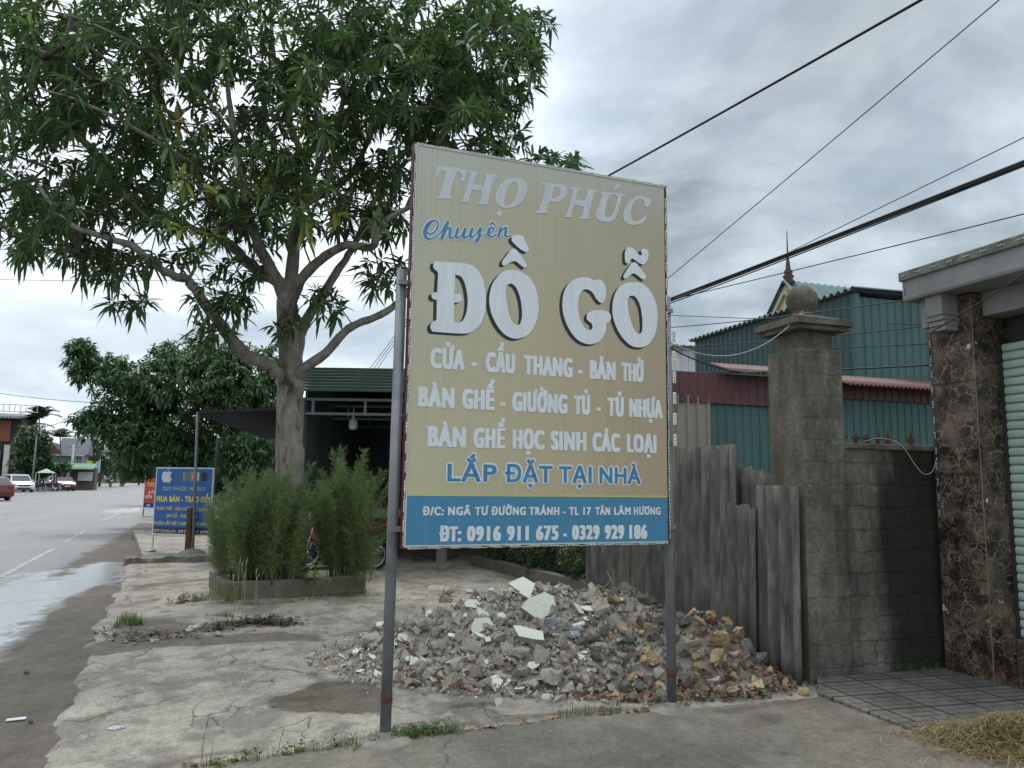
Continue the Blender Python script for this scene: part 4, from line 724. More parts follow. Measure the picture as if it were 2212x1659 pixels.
# ================================================================== SHEDS AND HOUSES BEHIND THE FENCE
def ribbed(name, c1, c2, rough=.5): return M(name, c1, c2, rough=rough, scale=1.2, stretch=(1, 1, .3), spec=.35, c3=tuple(x * .55 + .012 for x in c1), s3=3.5, f3=(.48, .72))
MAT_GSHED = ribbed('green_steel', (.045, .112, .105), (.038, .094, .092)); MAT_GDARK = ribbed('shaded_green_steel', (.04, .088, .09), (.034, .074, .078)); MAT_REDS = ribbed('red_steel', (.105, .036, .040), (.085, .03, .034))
MAT_REDR = ribbed('faded_red_roof', (.16, .065, .065), (.12, .05, .051)); MAT_BEI = ribbed('beige_steel', (.26, .24, .19), (.20, .185, .15)); MAT_WHITE = ribbed('white_steel', (.55, .56, .56), (.45, .46, .46))
MAT_ROOFG = ribbed('grey_green_roof', (.09, .13, .13), (.07, .10, .10)); MAT_CREAM = M('cream_render', (.50, .44, .32), (.40, .36, .27), scale=2)
gs = thing('green_shed', 'tall dark green corrugated steel shed behind the gate pillar', 'shed', E(4.6, 4.4))
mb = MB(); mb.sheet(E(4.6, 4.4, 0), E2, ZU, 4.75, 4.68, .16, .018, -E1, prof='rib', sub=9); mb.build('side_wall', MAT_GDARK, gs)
mb = MB(); mb.sheet(E(4.62, 4.4, 0), E1, ZU, 6.0, 4.62, .16, .018, -E2, prof='rib', sub=9); mb.build('front_wall', MAT_GSHED, gs)
mb = MB(); mb.sheet(E(4.50, 4.28, 4.73), E2, (E1 + ZU * .02).normalized(), 5.0, 6.4, .16, .03, ZU, sub=8, thick=.012); mb.build('roof', MAT_ROOFG, gs)
mb = MB(); mb.box(E(4.62, 4.40, 2.33), (.09, .09, 4.66), E1, E2); mb.build('corner_flashing', MAT_GSHED, gs)
ln = thing('red_lean_to', 'low lean-to with red corrugated roof edge above green and beige steel sheets', 'shed', E(2.5, 3.45))
def band(name, mat, a0, a1, z0, z1, out, pitch=.13, amp=.014, prof='rib'):
    mb = MB(); mb.sheet(E(a0, 3.45 - out, z0), E1, ZU, a1 - a0, z1 - z0, pitch, amp, -E2, prof=prof, sub=9); mb.build(name, mat, ln)
band('beige_wall', MAT_BEI, .2, 1.30, 0, 2.75, .03, .15, .03); band('green_wall', MAT_GSHED, 1.30, 6.4, 0, 2.95, 0)
band('red_fascia', MAT_REDS, .2, 2.86, 2.66, 3.06, .05); band('red_fascia', MAT_REDS, 2.86, 6.4, 2.82, 3.06, .05)
mb = MB(); mb.sheet(E(1.45, 3.12, 3.06), E1, (E2 + ZU * .34).normalized(), 1.7, .55, .075, .014, (ZU - E2 * .34).normalized(), sub=8, thick=.01)
mb.sheet(E(3.2, 3.05, 2.98), E1, (E2 + ZU * .34).normalized(), 3.2, .62, .075, .014, (ZU - E2 * .34).normalized(), sub=8, thick=.01); mb.build('roof', MAT_REDR, ln)
mb = MB(); mb.box(E(3.3, 3.62, 1.5), (6.2, .06, 3.0), E1, E2); mb.build('frame', MAT_DARK, ln)
ws = thing('white_shed', 'white corrugated steel shed with a grey roof beyond the green shed', 'shed', D(1470, 1040, 24))
p = D(1400, 1040, 24); p.z = 0
mb = MB(); mb.sheet(p, E1, ZU, 6.0, 6.0, .25, .03, -E2, prof='rib', sub=9); mb.build('wall', MAT_WHITE, ws)
mb = MB(); mb.sheet(p + Vector((0, -.25, 6.0)), E1, (E2 + ZU * .12).normalized(), 6.2, 4.0, .25, .03, ZU, prof='rib', sub=9, thick=.03); mb.build('roof', M('grey_steel', (.30, .33, .33), (.24, .27, .27), rough=.5), ws)
gh = thing('gabled_house', 'cream gabled house with green metal roof and a dark spire finial', 'house', D(1700, 1040, 26))
ap = D(1698, 609, 26.0); hw = 2.3; dz = 2.5
A_, B1, B2 = ap, ap + E2 * hw - ZU * dz, ap - E2 * hw - ZU * dz
mb = MB(); mb.prism([A_, B1, B1 - ZU * 6, B2 - ZU * 6, B2], E1 * 6.5); mb.build('wall', MAT_CREAM, gh)
mb = MB()
for s_ in (1, -1):
    dn = (E2 * s_ * hw - ZU * dz).normalized(); nn = Vector((dn.cross(E1))).normalized(); nn = nn if nn.z > 0 else -nn
    mb.sheet(A_ - E1 * .14 + nn * .06, E1, dn, 7.0, 3.8, .28, .03, nn, sub=8, thick=.03)
mb.build('roof', ribbed('sea_green_roof', (.055, .125, .125), (.045, .10, .10)), gh)
mb = MB()
for s_ in (1, -1):
    dn = (E2 * s_ * hw - ZU * dz).normalized(); q = A_ - E1 * .06 + dn * 1.6 - ZU * .32; mb.box(q, (3.1, .10, .13), dn, E1, dn.cross(E1)); mb.box(q - ZU * .42 + dn * -.2, (2.3, .08, .09), dn, E1, dn.cross(E1))
mb.build('cornice', M('ochre_trim', (.36, .31, .20)), gh)
mb = MB(); mb.prism([A_ - E1 * .05 - ZU * 1.15, A_ - E1 * .05 - ZU * 1.75 + E2 * .55, A_ - E1 * .05 - ZU * 2.6 + E2 * .55, A_ - E1 * .05 - ZU * 2.6 - E2 * .55, A_ - E1 * .05 - ZU * 1.75 - E2 * .55], -E1 * .05); mb.build('attic_window', M('pale_plaster', (.5, .5, .45)), gh)
mb = MB(); mb.lathe(ap + E1 * .1 - ZU * .1, [(.2, 0), (.24, .1), (.14, .2), (.2, .3), (.12, .38), (.16, .46), (.09, .56), (.07, .75), (.035, 1.0), (.03, 1.05), (.012, 1.9), (.001, 2.0)], 12); mb.build('finial', M('dark_finial', (.06, .035, .03)), gh)
# ================================================================== LEAVES AND TREES
def nrm(a): return a / (np.linalg.norm(a, axis=-1, keepdims=True) + 1e-9)
def leaves(C, A, n, length, width, spread=(45, 95), droop=.35, tint=None, lvar=.3, off=.04):
    """whorls of lance leaves: C centres, A shoot directions; each leaf folded along its midrib and drooping"""
    Nn = len(C); C = np.repeat(C, n, 0); A = np.repeat(nrm(A), n, 0); k = len(C)
    ref = np.where(np.abs(A[:, 2:3]) > .9, np.array([[1., 0, 0]]), np.array([[0, 0, 1.]])); u = nrm(np.cross(A, ref)); w = np.cross(A, u)
    az = (np.tile(np.arange(n) * 2.399, Nn) + np.repeat(rng.uniform(0, 6.28, Nn), n) + rng.normal(0, .25, k))[:, None]
    sp_ = np.radians(rng.uniform(spread[0], spread[1], k))[:, None]
    d = A * np.cos(sp_) + (u * np.cos(az) + w * np.sin(az)) * np.sin(sp_)
    L_ = (length * rng.uniform(1 - lvar, 1 + lvar, k))[:, None]; Wd = (width * rng.uniform(.8, 1.2, k))[:, None]
    side = nrm(np.cross(d, np.array([0, 0, 1.]) + rng.normal(0, .25, (k, 3)))); up = nrm(np.cross(side, d))
    p0 = C + A * rng.uniform(-off, off, k)[:, None]; dr = (droop * rng.uniform(.4, 1.5, k))[:, None]
    def pt(t, s_, lift): return p0 + d * L_ * t + side * Wd * s_ + up * (Wd * lift) - np.array([0, 0, 1.]) * (L_ * dr * t * t)
    V = np.stack([pt(.06, 0, 0), pt(.38, -.5, .18), pt(.38, 0, 0), pt(.38, .5, .18), pt(.72, -.42, .16), pt(.72, 0, 0), pt(.72, .42, .16), pt(1., 0, 0)], 1).reshape(-1, 3)
    t0 = np.array([[0, 2, 1], [0, 3, 2], [1, 2, 5], [1, 5, 4], [2, 3, 6], [2, 6, 5], [4, 5, 7], [5, 6, 7]]); T = (np.arange(k)[:, None, None] * 8 + t0).reshape(-1, 3)
    ti = np.repeat(tint if tint is not None else rng.uniform(.1, .5, Nn), n) + rng.normal(0, .09, k)
    return V, T, np.repeat(np.clip(ti, 0, 1), 8)
def grow_twigs(nodes, pts, step=.35, seed=0):
    """join every leaf whorl to the nearest wood, nearest first; returns segments and the shoot direction at each whorl"""
    nodes = [np.asarray(p, float) for p in nodes]; arr = np.zeros((len(nodes) + len(pts) * 14, 3)); arr[:len(nodes)] = nodes; n = len(nodes)
    d0 = np.array([np.min(((arr[:n] - p) ** 2).sum(1)) for p in pts]); order = np.argsort(d0)
    par = np.full(len(arr), -1); cnt = np.zeros(len(arr)); dirs = np.zeros((len(pts), 3)); nb = n
    for i in order:
        p = pts[i]; j = int(np.argmin(((arr[:n] - p) ** 2).sum(1))); q = arr[j]; v = p - q; L_ = np.linalg.norm(v); m = min(13, max(1, int(L_ / step)))
        bend = rng.normal(0, .06, 3) * L_ + np.array([0, 0, -.08 * L_]); prev = j
        for s_ in range(1, m + 1):
            t = s_ / m; arr[n] = q + v * t + bend * math.sin(math.pi * t); par[n] = prev; prev = n; n += 1
        dirs[i] = arr[prev] - arr[par[prev]]; k = prev
        while k >= nb: cnt[k] += 1; k = par[k]
    return arr, par, cnt, nb, n, dirs
def wood_from(arr, par, cnt, nb, n, rmin=.004, pw=.5, k=.0045, sides=4):
    """thin tapered twigs as one mesh"""
    V = []; T = []
    for i in range(nb, n):
        a, b = arr[par[i]], arr[i]; d = b - a; L_ = np.linalg.norm(d)
        if L_ < 1e-5: continue
        d = d / L_; u = np.cross(d, [0, 0, 1.] if abs(d[2]) < .9 else [1., 0, 0]); u /= np.linalg.norm(u); w = np.cross(d, u)
        r0 = rmin + k * max(cnt[i], 1) ** pw; r1 = r0 * .85; o = len(V)
        for r_, c in ((r0, a), (r1, b)):
            for j in range(sides): th = 2 * math.pi * j / sides; V.append(c + (u * math.cos(th) + w * math.sin(th)) * r_)
        for j in range(sides): jj = (j + 1) % sides; T += [(o + j, o + jj, o + sides + jj), (o + j, o + sides + jj, o + sides + j)]
    return V, T
MAT_BARK = M('grey_bark', (.27, .245, .215), (.15, .132, .115), scale=9, bump=.7, bscale=28, stretch=(1, 1, .45), c3=(.055, .048, .04), s3=5, f3=(.55, .66), spec=.2)
MAT_TWIG = M('twig_bark', (.10, .085, .07), (.06, .05, .04), scale=8, spec=.2)
MAT_MANGO = leafmat('mango_leaf', (.038, .075, .030), (.095, .165, .05), (.28, .33, .08), trans=.42)
# ---- the mango tree at the kerb: limbs drawn as they stand, then twigs, then whorls of leaves
TD = 11.4
def limb(pts): return [D(x, y, TD + o) for x, y, o, r_ in pts], [r_ for *_, r_ in pts]
LIMBS = [
 [(633, 1262, 0, .22), (632, 1200, 0, .195), (631, 1100, 0, .18), (630, 980, 0, .168), (630, 900, 0, .165), (630, 830, 0, .165), (626, 770, 0, .155), (622, 700, 0, .16), (621, 650, 0, .15), (624, 612, 0, .12)],
 [(622, 850, 0, .10), (601, 806, -.1, .10), (575, 788, -.2, .095), (546, 772, -.3, .095), (520, 755, -.4, .09), (502, 738, -.5, .09), (470, 692, -.7, .08), (432, 636, -.9, .07), (400, 605, -1.0, .065), (377, 595, -1.1, .06), (337, 571, -1.3, .05), (290, 535, -1.5, .05), (218, 512, -1.7, .04), (139, 472, -1.9, .03), (80, 400, -2.1, .02)],
 [(618, 660, 0, .10), (600, 612, .2, .10), (568, 590, .4, .095), (523, 556, .6, .085), (494, 526, .8, .075), (456, 508, 1.0, .06), (421, 492, 1.2, .05), (349, 464, 1.5, .04), (270, 410, 1.8, .03), (210, 330, 2, .02)],
 [(612, 640, 0, .10), (588, 585, -.1, .09), (558, 526, -.2, .08), (533, 447, -.3, .07), (518, 372, -.4, .06), (509, 298, -.5, .05), (490, 180, -.6, .035), (470, 60, -.7, .02), (455, -120, -.8, .012)],
 [(626, 655, 0, .09), (638, 632, -.1, .085), (657, 595, -.3, .08), (692, 561, -.5, .07), (732, 536, -.7, .062), (757, 528, -.8, .058), (792, 536, -.9, .055), (811, 526, -1.0, .05), (821, 496, -1.1, .045), (841, 471, -1.2, .04), (876, 452, -1.3, .035), (930, 420, -1.4, .025), (1000, 330, -1.4, .015)],
 [(624, 640, 0, .11), (630, 600, .1, .10), (638, 496, .2, .08), (662, 397, .3, .07), (657, 347, .3, .06), (628, 278, .3, .05), (605, 198, .3, .042), (590, 90, .3, .03), (575, -100, .3, .02)],
 [(663, 420, .3, .05), (692, 347, .1, .045), (732, 263, -.1, .04), (742, 164, -.2, .03), (737, 74, -.3, .022), (740, -90, -.3, .015)],
 [(640, 780, .1, .09), (652, 709, .3, .085), (692, 645, .6, .075), (732, 580, .9, .065), (762, 536, 1.1, .055), (800, 450, 1.3, .045), (860, 350, 1.5, .035), (940, 250, 1.6, .025), (1030, 150, 1.7, .015)],
 [(660, 440, .3, .06), (712, 412, .5, .055), (742, 392, .6, .05), (777, 347, .7, .045), (811, 258, .8, .038), (836, 174, .9, .03), (880, 60, 1, .02), (930, -60, 1, .012)],
 [(640, 822, 0, .085), (652, 799, -.1, .08), (702, 764, -.2, .07), (742, 719, -.2, .062), (771, 700, -.2, .058), (811, 685, -.2, .055), (858, 655, -.1, .05), (920, 580, .2, .045), (990, 470, .5, .035), (1060, 380, .8, .025), (1150, 345, 1, .018), (1235, 352, 1.1, .01)],
 [(509, 300, -.5, .035), (430, 200, -1, .03), (330, 120, -1.5, .025), (220, 60, -2, .018), (100, 20, -2.2, .012)],
 [(533, 450, -.3, .04), (440, 370, -1.2, .034), (330, 300, -1.9, .027), (200, 230, -2.4, .02), (80, 190, -2.7, .012)],
 [(836, 174, .9, .025), (930, 130, 1.0, .02), (1030, 90, 1, .015), (1120, 70, 1, .008)],
 [(811, 258, .8, .025), (900, 250, .2, .02), (1000, 260, 0, .015), (1090, 230, 0, .008)]]
mango = thing('mango_tree', 'big leafy tree with forked grey trunk and long pointed leaves beside the road', 'tree', D(633, 1262, TD))
nodes = []
for i, lb in enumerate(LIMBS):
    P, Rr = limb(lb); Q = smooth_open([(*p, r_) for p, r_ in zip(P, Rr)], 4); nodes_ = [q[:3] for q in Q]
    mb = MB(); mb.tube([q[:3] + (wob(np.array([[j * .7, i * 3.1]]), 1.0)[0] * .018) for j, q in enumerate(Q)], [q[3] * (1 + .05 * math.sin(j * 1.7 + i)) for j, q in enumerate(Q)], 14 if i < 10 else 7)
    if i == 0:
        trunk = mb.build('trunk', MAT_BARK, mango)
        mb2 = MB(); mb2.tube([D(x, y, TD + .12) for x, y in ((616, 1260), (612, 1100), (611, 960), (612, 850), (618, 800))], [.13, .115, .105, .095, .08], 12); mb2.build('second_trunk', MAT_BARK, mango)
    else: mb.build('limb', MAT_BARK, trunk)
    if i: nodes += nodes_[2:]
BL = [(560, 130, 520, 200, 520), (170, 330, 230, 150, 230), (400, 400, 260, 110, 190), (800, 240, 270, 190, 330), (1030, 130, 140, 130, 150), (1000, 300, 130, 70, 75),
      (230, 560, 100, 45, 34), (70, 480, 110, 75, 60), (280, 655, 42, 18, 7), (478, 650, 70, 40, 17), (455, 720, 55, 30, 9), (700, 655, 50, 40, 11), (825, 585, 45, 50, 16), (1190, 350, 70, 16, 13),
      (520, 590, 70, 35, 13), (660, 420, 210, 90, 110), (620, 700, 40, 30, 6), (140, 520, 110, 45, 30), (60, 150, 170, 150, 110), (300, 80, 300, 110, 150), (790, 480, 90, 50, 30), (400, 560, 60, 30, 10), (900, 60, 260, 80, 110), (560, -130, 560, 110, 170), (1130, 60, 60, 70, 22), (1110, 190, 45, 50, 16), (560, 480, 120, 60, 40)]
pts = []; tn = []
for bx, by, rx, ry, cn in BL:
    got = 0; cn = int(cn * 1.12)
    while got < cn:
        a = rng.uniform(0, 6.283); r_ = math.sqrt(rng.uniform(0, 1)); x = bx + rx * r_ * math.cos(a); y = by + ry * r_ * math.sin(a)
        off = rng.normal(0, 1.25) if cn > 40 else rng.normal(0, .5) + (.9 if bx > 1150 else (-.9 if bx < 520 else 0))
        # patchy: holes of sky keep to the same places through the whole depth
        if cn > 40 and math.sin(x * .031 + 1.3) * math.sin(y * .037 + .4) + .6 * math.sin(x * .071 + y * .053) < rng.uniform(-1.15, -.25): continue
        if y > 470 and 560 < x < 800 and rng.random() < .5: continue
        pts.append(D(x, y, TD + max(-3, min(3.2, off)))[:]); got += 1
        lively = .78 if (abs(x - 600) < 230 and abs(y - 390) < 170 and off < 0 and rng.random() < .16) else rng.uniform(.05, .55)
        if rng.random() < .006: lively = .97
        tn.append(lively)
pts = np.array(pts); tn = np.array(tn)
arr, par, cnt, nb_, n_, dirs = grow_twigs(nodes, pts)
V, T = wood_from(arr, par, cnt, nb_, n_); npmesh('twigs', V, T, MAT_TWIG, parent=mango)
A_ = nrm(dirs) * .6 + np.array([0, 0, .35]) + rng.normal(0, .25, dirs.shape)
V, T, ti = leaves(pts, A_, 12, .225, .050, spread=(40, 105), droop=.38, tint=tn, lvar=.42); npmesh('crown', V, T, MAT_MANGO, {'tint': ti}, mango)
def far_tree(name, label, base, trunk_h, blobs, leaf, width, nl, mat, cat='tree', group=None, r0=.12, seed=1, spread=(30, 100), droop=.4):
    """blobs: (centre Vector, (rx, ry, rz), count)"""
    t = thing(name, label, cat, base, group); P = []
    for c, r3, k in blobs:
        v = rng.normal(0, 1, (k, 3)); v = nrm(v) * (rng.uniform(0, 1, (k, 1)) ** .42); P.append(np.array(c) + v * np.array(r3))
    P = np.concatenate(P); top = np.array(base) + np.array([0, 0, trunk_h])
    main = [np.array(base), np.array(base) * .5 + top * .5 + rng.normal(0, .06, 3), top]; nodes_ = [top]; mb = MB(); mb.tube(main, [r0, r0 * .85, r0 * .7], 9); bark = MAT_TWIG
    for c, r3, k in blobs:
        c = np.array(c); m = (top + c) / 2 + rng.normal(0, .15, 3); mb.tube([top - [0, 0, .1], m, c], [r0 * .6, r0 * .4, r0 * .15], 6); nodes_ += [m, c, (m + c) / 2]
    mb.build('trunk', bark, t)
    arr, par, cnt, nb_, n_, dirs = grow_twigs(nodes_, P, step=.6); V, T = wood_from(arr, par, cnt, nb_, n_, rmin=.006, sides=3); npmesh('twigs', V, T, MAT_TWIG, parent=t)
    ti = np.clip(rng.uniform(.05, .5, len(P)) + .25 * (P[:, 2] - P[:, 2].min()) / max(.1, np.ptp(P[:, 2])) * rng.uniform(0, 1, len(P)), 0, .7)
    V, T, ta = leaves(P, nrm(dirs) + np.array([0, 0, .2]), nl, leaf, width, spread, droop, ti, off=leaf * .4); npmesh('crown', V, T, mat, {'tint': ta}, t); return t
MAT_TREE2 = leafmat('roadside_leaf', (.042, .092, .042), (.095, .18, .068), (.20, .26, .08), trans=.4); MAT_TREE3 = leafmat('distant_leaf', (.038, .075, .038), (.085, .14, .058), (.14, .17, .06), trans=.3)
d2 = 24.0
def B(x, y, d, rx, ry, k, rd=None): s_ = d / FPX; return (D(x, y, d)[:], (rx * s_, (rd or (rx + ry) / 2) * s_, ry * s_), k)
bs = D(515, 1105, d2); bs.z = 0
far_tree('roadside_tree', 'rounded dark green tree behind the tin awning and blue sign', bs, 2.2,
  [B(430, 860, d2, 150, 110, 820), B(520, 830, d2 + 1, 100, 95, 460), B(535, 985, d2 - 1.2, 75, 55, 260), B(290, 850, d2 - .5, 90, 80, 340), B(180, 785, d2 - .5, 36, 48, 110), B(235, 800, d2 - .5, 45, 40, 90), B(390, 775, d2, 65, 45, 150), B(195, 905, d2 - 1, 52, 28, 90), B(260, 925, d2 - 1, 90, 40, 170), B(330, 960, d2 - 1, 95, 55, 260), B(420, 985, d2, 90, 55, 260), B(560, 930, d2 + 1, 60, 95, 280), B(480, 765, d2, 60, 34, 80), B(590, 800, d2 + 1, 40, 70, 100), B(172, 748, d2 - .5, 28, 20, 36), B(520, 1000, d2 + 2, 90, 60, 260), B(300, 1005, d2 + 1, 60, 30, 110)], .19, .068, 10, MAT_TREE2, r0=.2)
for lab, px, d, bl in (('dark bushy tree in the shade behind the awning poles', 560, 30, [(520, 1010, 90, 75, 380), (600, 1000, 60, 90, 300), (450, 1040, 70, 50, 220), (560, 1070, 70, 40, 160)]),
                       ('low dark tree filling the gap left of the blue sign', 330, 44, [(330, 1000, 60, 40, 130), (380, 1000, 60, 50, 120), (290, 990, 40, 35, 80)])):
    b0 = D(px, 1060, d); b0.z = 0; far_tree('shade_tree', lab, b0, 1.4, [B(x, y, d, rx, ry, k) for x, y, rx, ry, k in bl], .20, .075, 9, MAT_TREE3, r0=.14)
for lab, px, d, bl in (('dense round tree beside the white car across the road', 68, 83, [(70, 955, 36, 42, 330), (60, 1000, 34, 30, 200), (88, 985, 24, 42, 170), (82, 1020, 20, 16, 80)]),
                       ('tree crown behind the street lamp and utility pole', 178, 115, [(180, 985, 34, 26, 200), (160, 1000, 18, 14, 70), (195, 965, 22, 14, 80)]),
                       ('dark low trees behind the tent and the kiosk', 128, 106, [(112, 1000, 22, 26, 130), (140, 1005, 24, 22, 130)]),
                       ('tree over the road beyond the yellow banner', 215, 120, [(220, 980, 34, 30, 200), (240, 1005, 28, 22, 110), (205, 965, 22, 14, 60)]),
                       ('tree shading the far bend of the road', 262, 130, [(258, 990, 30, 28, 110), (280, 1012, 22, 20, 80)]),
                       ('farthest tree closing the road between the others', 300, 150, [(300, 1005, 26, 24, 90), (318, 1010, 20, 26, 80)]),
                       ('vine covered tree hanging over the green kiosk roof', 128, 84, [(120, 1012, 16, 12, 60), (138, 1008, 12, 10, 40)])):
    b0 = D(px, 1040, d); b0.z = 0; far_tree('street_tree', lab, b0, 2.0, [B(x, y, d, rx, ry, k) for x, y, rx, ry, k in bl], .42, .16, 8, MAT_TREE3, r0=.2, group='trees along the far side of the road')

P = []
for i in range(2200):
    px = rng.uniform(-1500, 420); d = rng.uniform(190, 260); top = 1003 + 10 * math.sin(px * .045) + 7 * math.sin(px * .11 + 1); y = rng.uniform(top, 1050); p = D(px, y, d); P.append(p[:])
for i in range(700):
    px = rng.uniform(560, 2300); d = rng.uniform(60, 80); y = 1015 + 12 * math.sin(px * .02) + abs(rng.normal(0, 22)); P.append(D(px, y, d)[:])
P = np.array(P); V, T, ta = leaves(P, np.tile([[0, 0, 1.]], (len(P), 1)), 9, 2.0, .95, (20, 110), .3, rng.uniform(0, .5, len(P)), off=.8); tag(npmesh('far_treeline', V, T, MAT_TREE3, {'tint': ta}), 'dark belt of far trees closing the end of the road', 'trees', kind='stuff')
# ================================================================== OPEN-FRONTED SHOP AND AWNING
MAT_STEELP = M('grey_steel_paint', (.17, .195, .20), (.13, .15, .155), rough=.55, scale=6); MAT_SHOPW = ribbed('dark_green_shop_wall', (.10, .135, .125), (.08, .11, .105), .6)
MAT_ROOFS = M('green_roof_sheet', (.065, .115, .085), (.045, .085, .064), rough=.5, scale=2); MAT_BEAM = M('shop_concrete', (.20, .195, .18), (.15, .145, .135), scale=5)
SX0, SY0 = -3.93, 14.4; SX1 = .9; SZ = 3.12
sh = thing('open_shop', 'open fronted steel shop with green ribbed roof edge and dark corrugated back wall', 'shop', (SX0, SY0, 0))
mb = MB()
for k in range(8):       # steep ribbed edge: the ribs run along the eave
    y = SY0 - .25 + .11 * k; z = SZ + .12 + .060 * k + .012 * k; mb.box((SX0 / 2 + SX1 / 2, y, z), (SX1 - SX0 + .5, .075, .05)); mb.box((SX0 / 2 + SX1 / 2, y + .055, z + .012), (SX1 - SX0 + .5, .06, .03))
mb.build('roof_edge', MAT_ROOFS, sh, bevel=.008)
mb = MB(); mb.sheet((SX0 - .2, SY0 + .6, SZ + .62), (1, 0, 0), Vector((0, 1, .06)).normalized(), SX1 - SX0 + .5, 7.2, .18, .02, (0, 0, 1), sub=8); mb.build('roof', MAT_ROOFS, sh)
mb = MB()
for x in (SX0, SX1): mb.box((x, SY0, SZ / 2), (.09, .09, SZ))
mb.build('front_post', MAT_STEELP, sh)
mb = MB()
for z in (SZ - .03, SZ - .30): mb.box(((SX0 + SX1) / 2, SY0, z), (SX1 - SX0 - .09, .05, .05))
x = SX0 + .2
while x < SX1: mb.box((x, SY0, SZ - .165), (.05, .05, .22)); x += .98
mb.build('front_truss', MAT_STEELP, sh)
mb = MB()
for y in (SY0 + 2.2, SY0 + 4.6):
    for z in (SZ + .05, SZ - .22): mb.box(((SX0 + SX1) / 2, y, z), (SX1 - SX0, .05, .05))
    x = SX0 + .4
    while x < SX1: mb.box((x, y, SZ - .085), (.05, .05, .22)); x += 1.1
mb.build('rafter', MAT_STEELP, sh)
mb = MB(); mb.sheet((SX0, SY0 + 6.6, 0), (1, 0, 0), (0, 0, 1), SX1 - SX0, SZ + 1.05, .16, .02, (0, -1, 0), prof='rib', sub=9); mb.build('back_wall', MAT_SHOPW, sh)
for x_ in (SX0 + .02, SX1 - .07):
    mb = MB(); mb.prism([(x_, SY0 + .08, 0), (x_, SY0 + 6.58, 0), (x_, SY0 + 6.58, SZ + .94), (x_, SY0 + .75, SZ + .595), (x_, SY0 + .08, SZ + .12)], (.05, 0, 0)); mb.build('side_wall', MAT_SHOPW, sh)
mb = MB(); mb.box((SX0 + 1.25, SY0 + 6.5, 1.0), (.95, .06, 2.0)); mb.build('back_door', M('grey_door', (.10, .115, .12), rough=.6), sh)
mb = MB(); mb.box((SX0 + 1.5, SY0 + 1.1, .96), (3.0, .45, .17)); mb.box((SX0 + .3, SY0 + 1.1, .44), (.2, .4, .87)); mb.box((SX0 + 2.6, SY0 + 1.1, .44), (.2, .4, .87)); mb.build('counter', MAT_BEAM, sh, bevel=.01)
lp = D(763, 915, SY0 + .5); mb = MB(); mb.lathe(lp - ZU * .12, [(.001, 0), (.075, .005), (.085, .06), (.08, .17), (.05, .2), (.03, .21), (.03, .27), (.001, .272)], 16); mb.tube([lp + ZU * .15, lp + ZU * .32], .01, 6); mb.build('lamp', M('white_lamp_cover', (.55, .55, .52), rough=.35), sh)
aw = thing('tin_awning', 'dark corrugated tin awning on thin grey poles left of the tree trunk', 'awning', G(416, 1198, .1))
AD = G(416, 1198, .1).y
a0, a1, a2, a3 = D(427, 893, AD), D(606, 887, AD - .3), D(606, 946, 19.0), D(470, 949, 18.4)
u_ = (a1 - a0); v_ = (a3 - a0); v_ = v_ - u_ * (v_.dot(u_) / u_.dot(u_)); mb = MB(); nn = u_.cross(v_).normalized(); nn = nn if nn.z > 0 else -nn
mb.sheet(a0, v_.normalized(), u_.normalized(), v_.length, u_.length, .15, .028, nn, sub=8); mb.build('tin_roof', M('weathered_tin', (.028, .031, .033), (.016, .018, .02), rough=.7, scale=4), aw)
mb = MB(); f0 = G(416, 1198, .1); mb.tube([f0, a0 + ZU * .02], .028, 10); mb.build('front_pole', MAT_STEELP, aw)
mb = MB(); b0 = a3.copy(); b0.z = 0; mb.tube([b0, a3], .03, 8); mb.build('back_pole', MAT_DARK, aw); mb = MB(); c_ = a2.copy(); c_.z = 0; mb.tube([c_, a2], .03, 8); mb.build('back_pole', MAT_DARK, aw)
mb = MB(); q = G(405, 1197, .1); mb.box(q + ZU * .42, (.09, .09, .95)); mb.build('rusty_stub', M('rusty_steel', (.10, .05, .035), (.07, .04, .03)), aw)
mb = MB(); mb.box((a0 + a1) / 2 + ZU * .03, (u_.length, .04, .05), u_.normalized()); mb.build('front_rail', MAT_DARK, aw)
mb = MB(); mb.lathe((f0.x, f0.y, .09), [(.30, .0), (.24, .07), (.1, .12), (.001, .13)], 14); mb.build('footing', MAT_CEM, aw)
# kerb wall and raised lot with the blue sign
MAT_KERB = M('mossy_kerb', (.20, .19, .16), (.10, .10, .075), scale=5, bump=.6, bscale=25, c3=(.30, .285, .25), s3=4, f3=(.5, .65))
k0, k1 = G(268, 1222), G(478, 1214)
lot = MB(); lot.prism([k0 + Vector((.25, .22, 0)), k1 + Vector((-.1, .22, 0)), Vector((-4.0, 15.2, 0)), Vector((-4.3, 22, 0)), Vector((-10.6, 22, 0))], (0, 0, .115)); tag(lot.build('raised_lot', MAT_PAVE), None, None, kind='structure')
mb = MB(); dk = (k1 - k0).normalized(); nk = Vector((-dk.y, dk.x, 0)); Lk = (k1 - k0).length; kk = 40; V = []
for i in range(kk + 1):
    p = k0 + dk * (Lk * i / kk) ; h = .125 + .02 * random.random() + .012 * math.sin(i * .45); f = .018 * random.random() + .02 * math.sin(i * .6)
    V += [p - nk * (.02 + f) - ZU * .05, p - nk * f + ZU * (h - .02), p + nk * .03 + ZU * h, p + nk * .24 + ZU * (h - .01), p + nk * .26 - ZU * .05]
F = [(i * 5 + j, i * 5 + j + 1, i * 5 + j + 6, i * 5 + j + 5) for i in range(kk) for j in range(4)] + [(0, 1, 2, 3, 4), tuple(kk * 5 + j for j in (4, 3, 2, 1, 0))]
mb.add(V, F); tag(mb.build('kerb_wall', MAT_KERB), 'low broken concrete kerb in front of the blue sign', 'kerb')
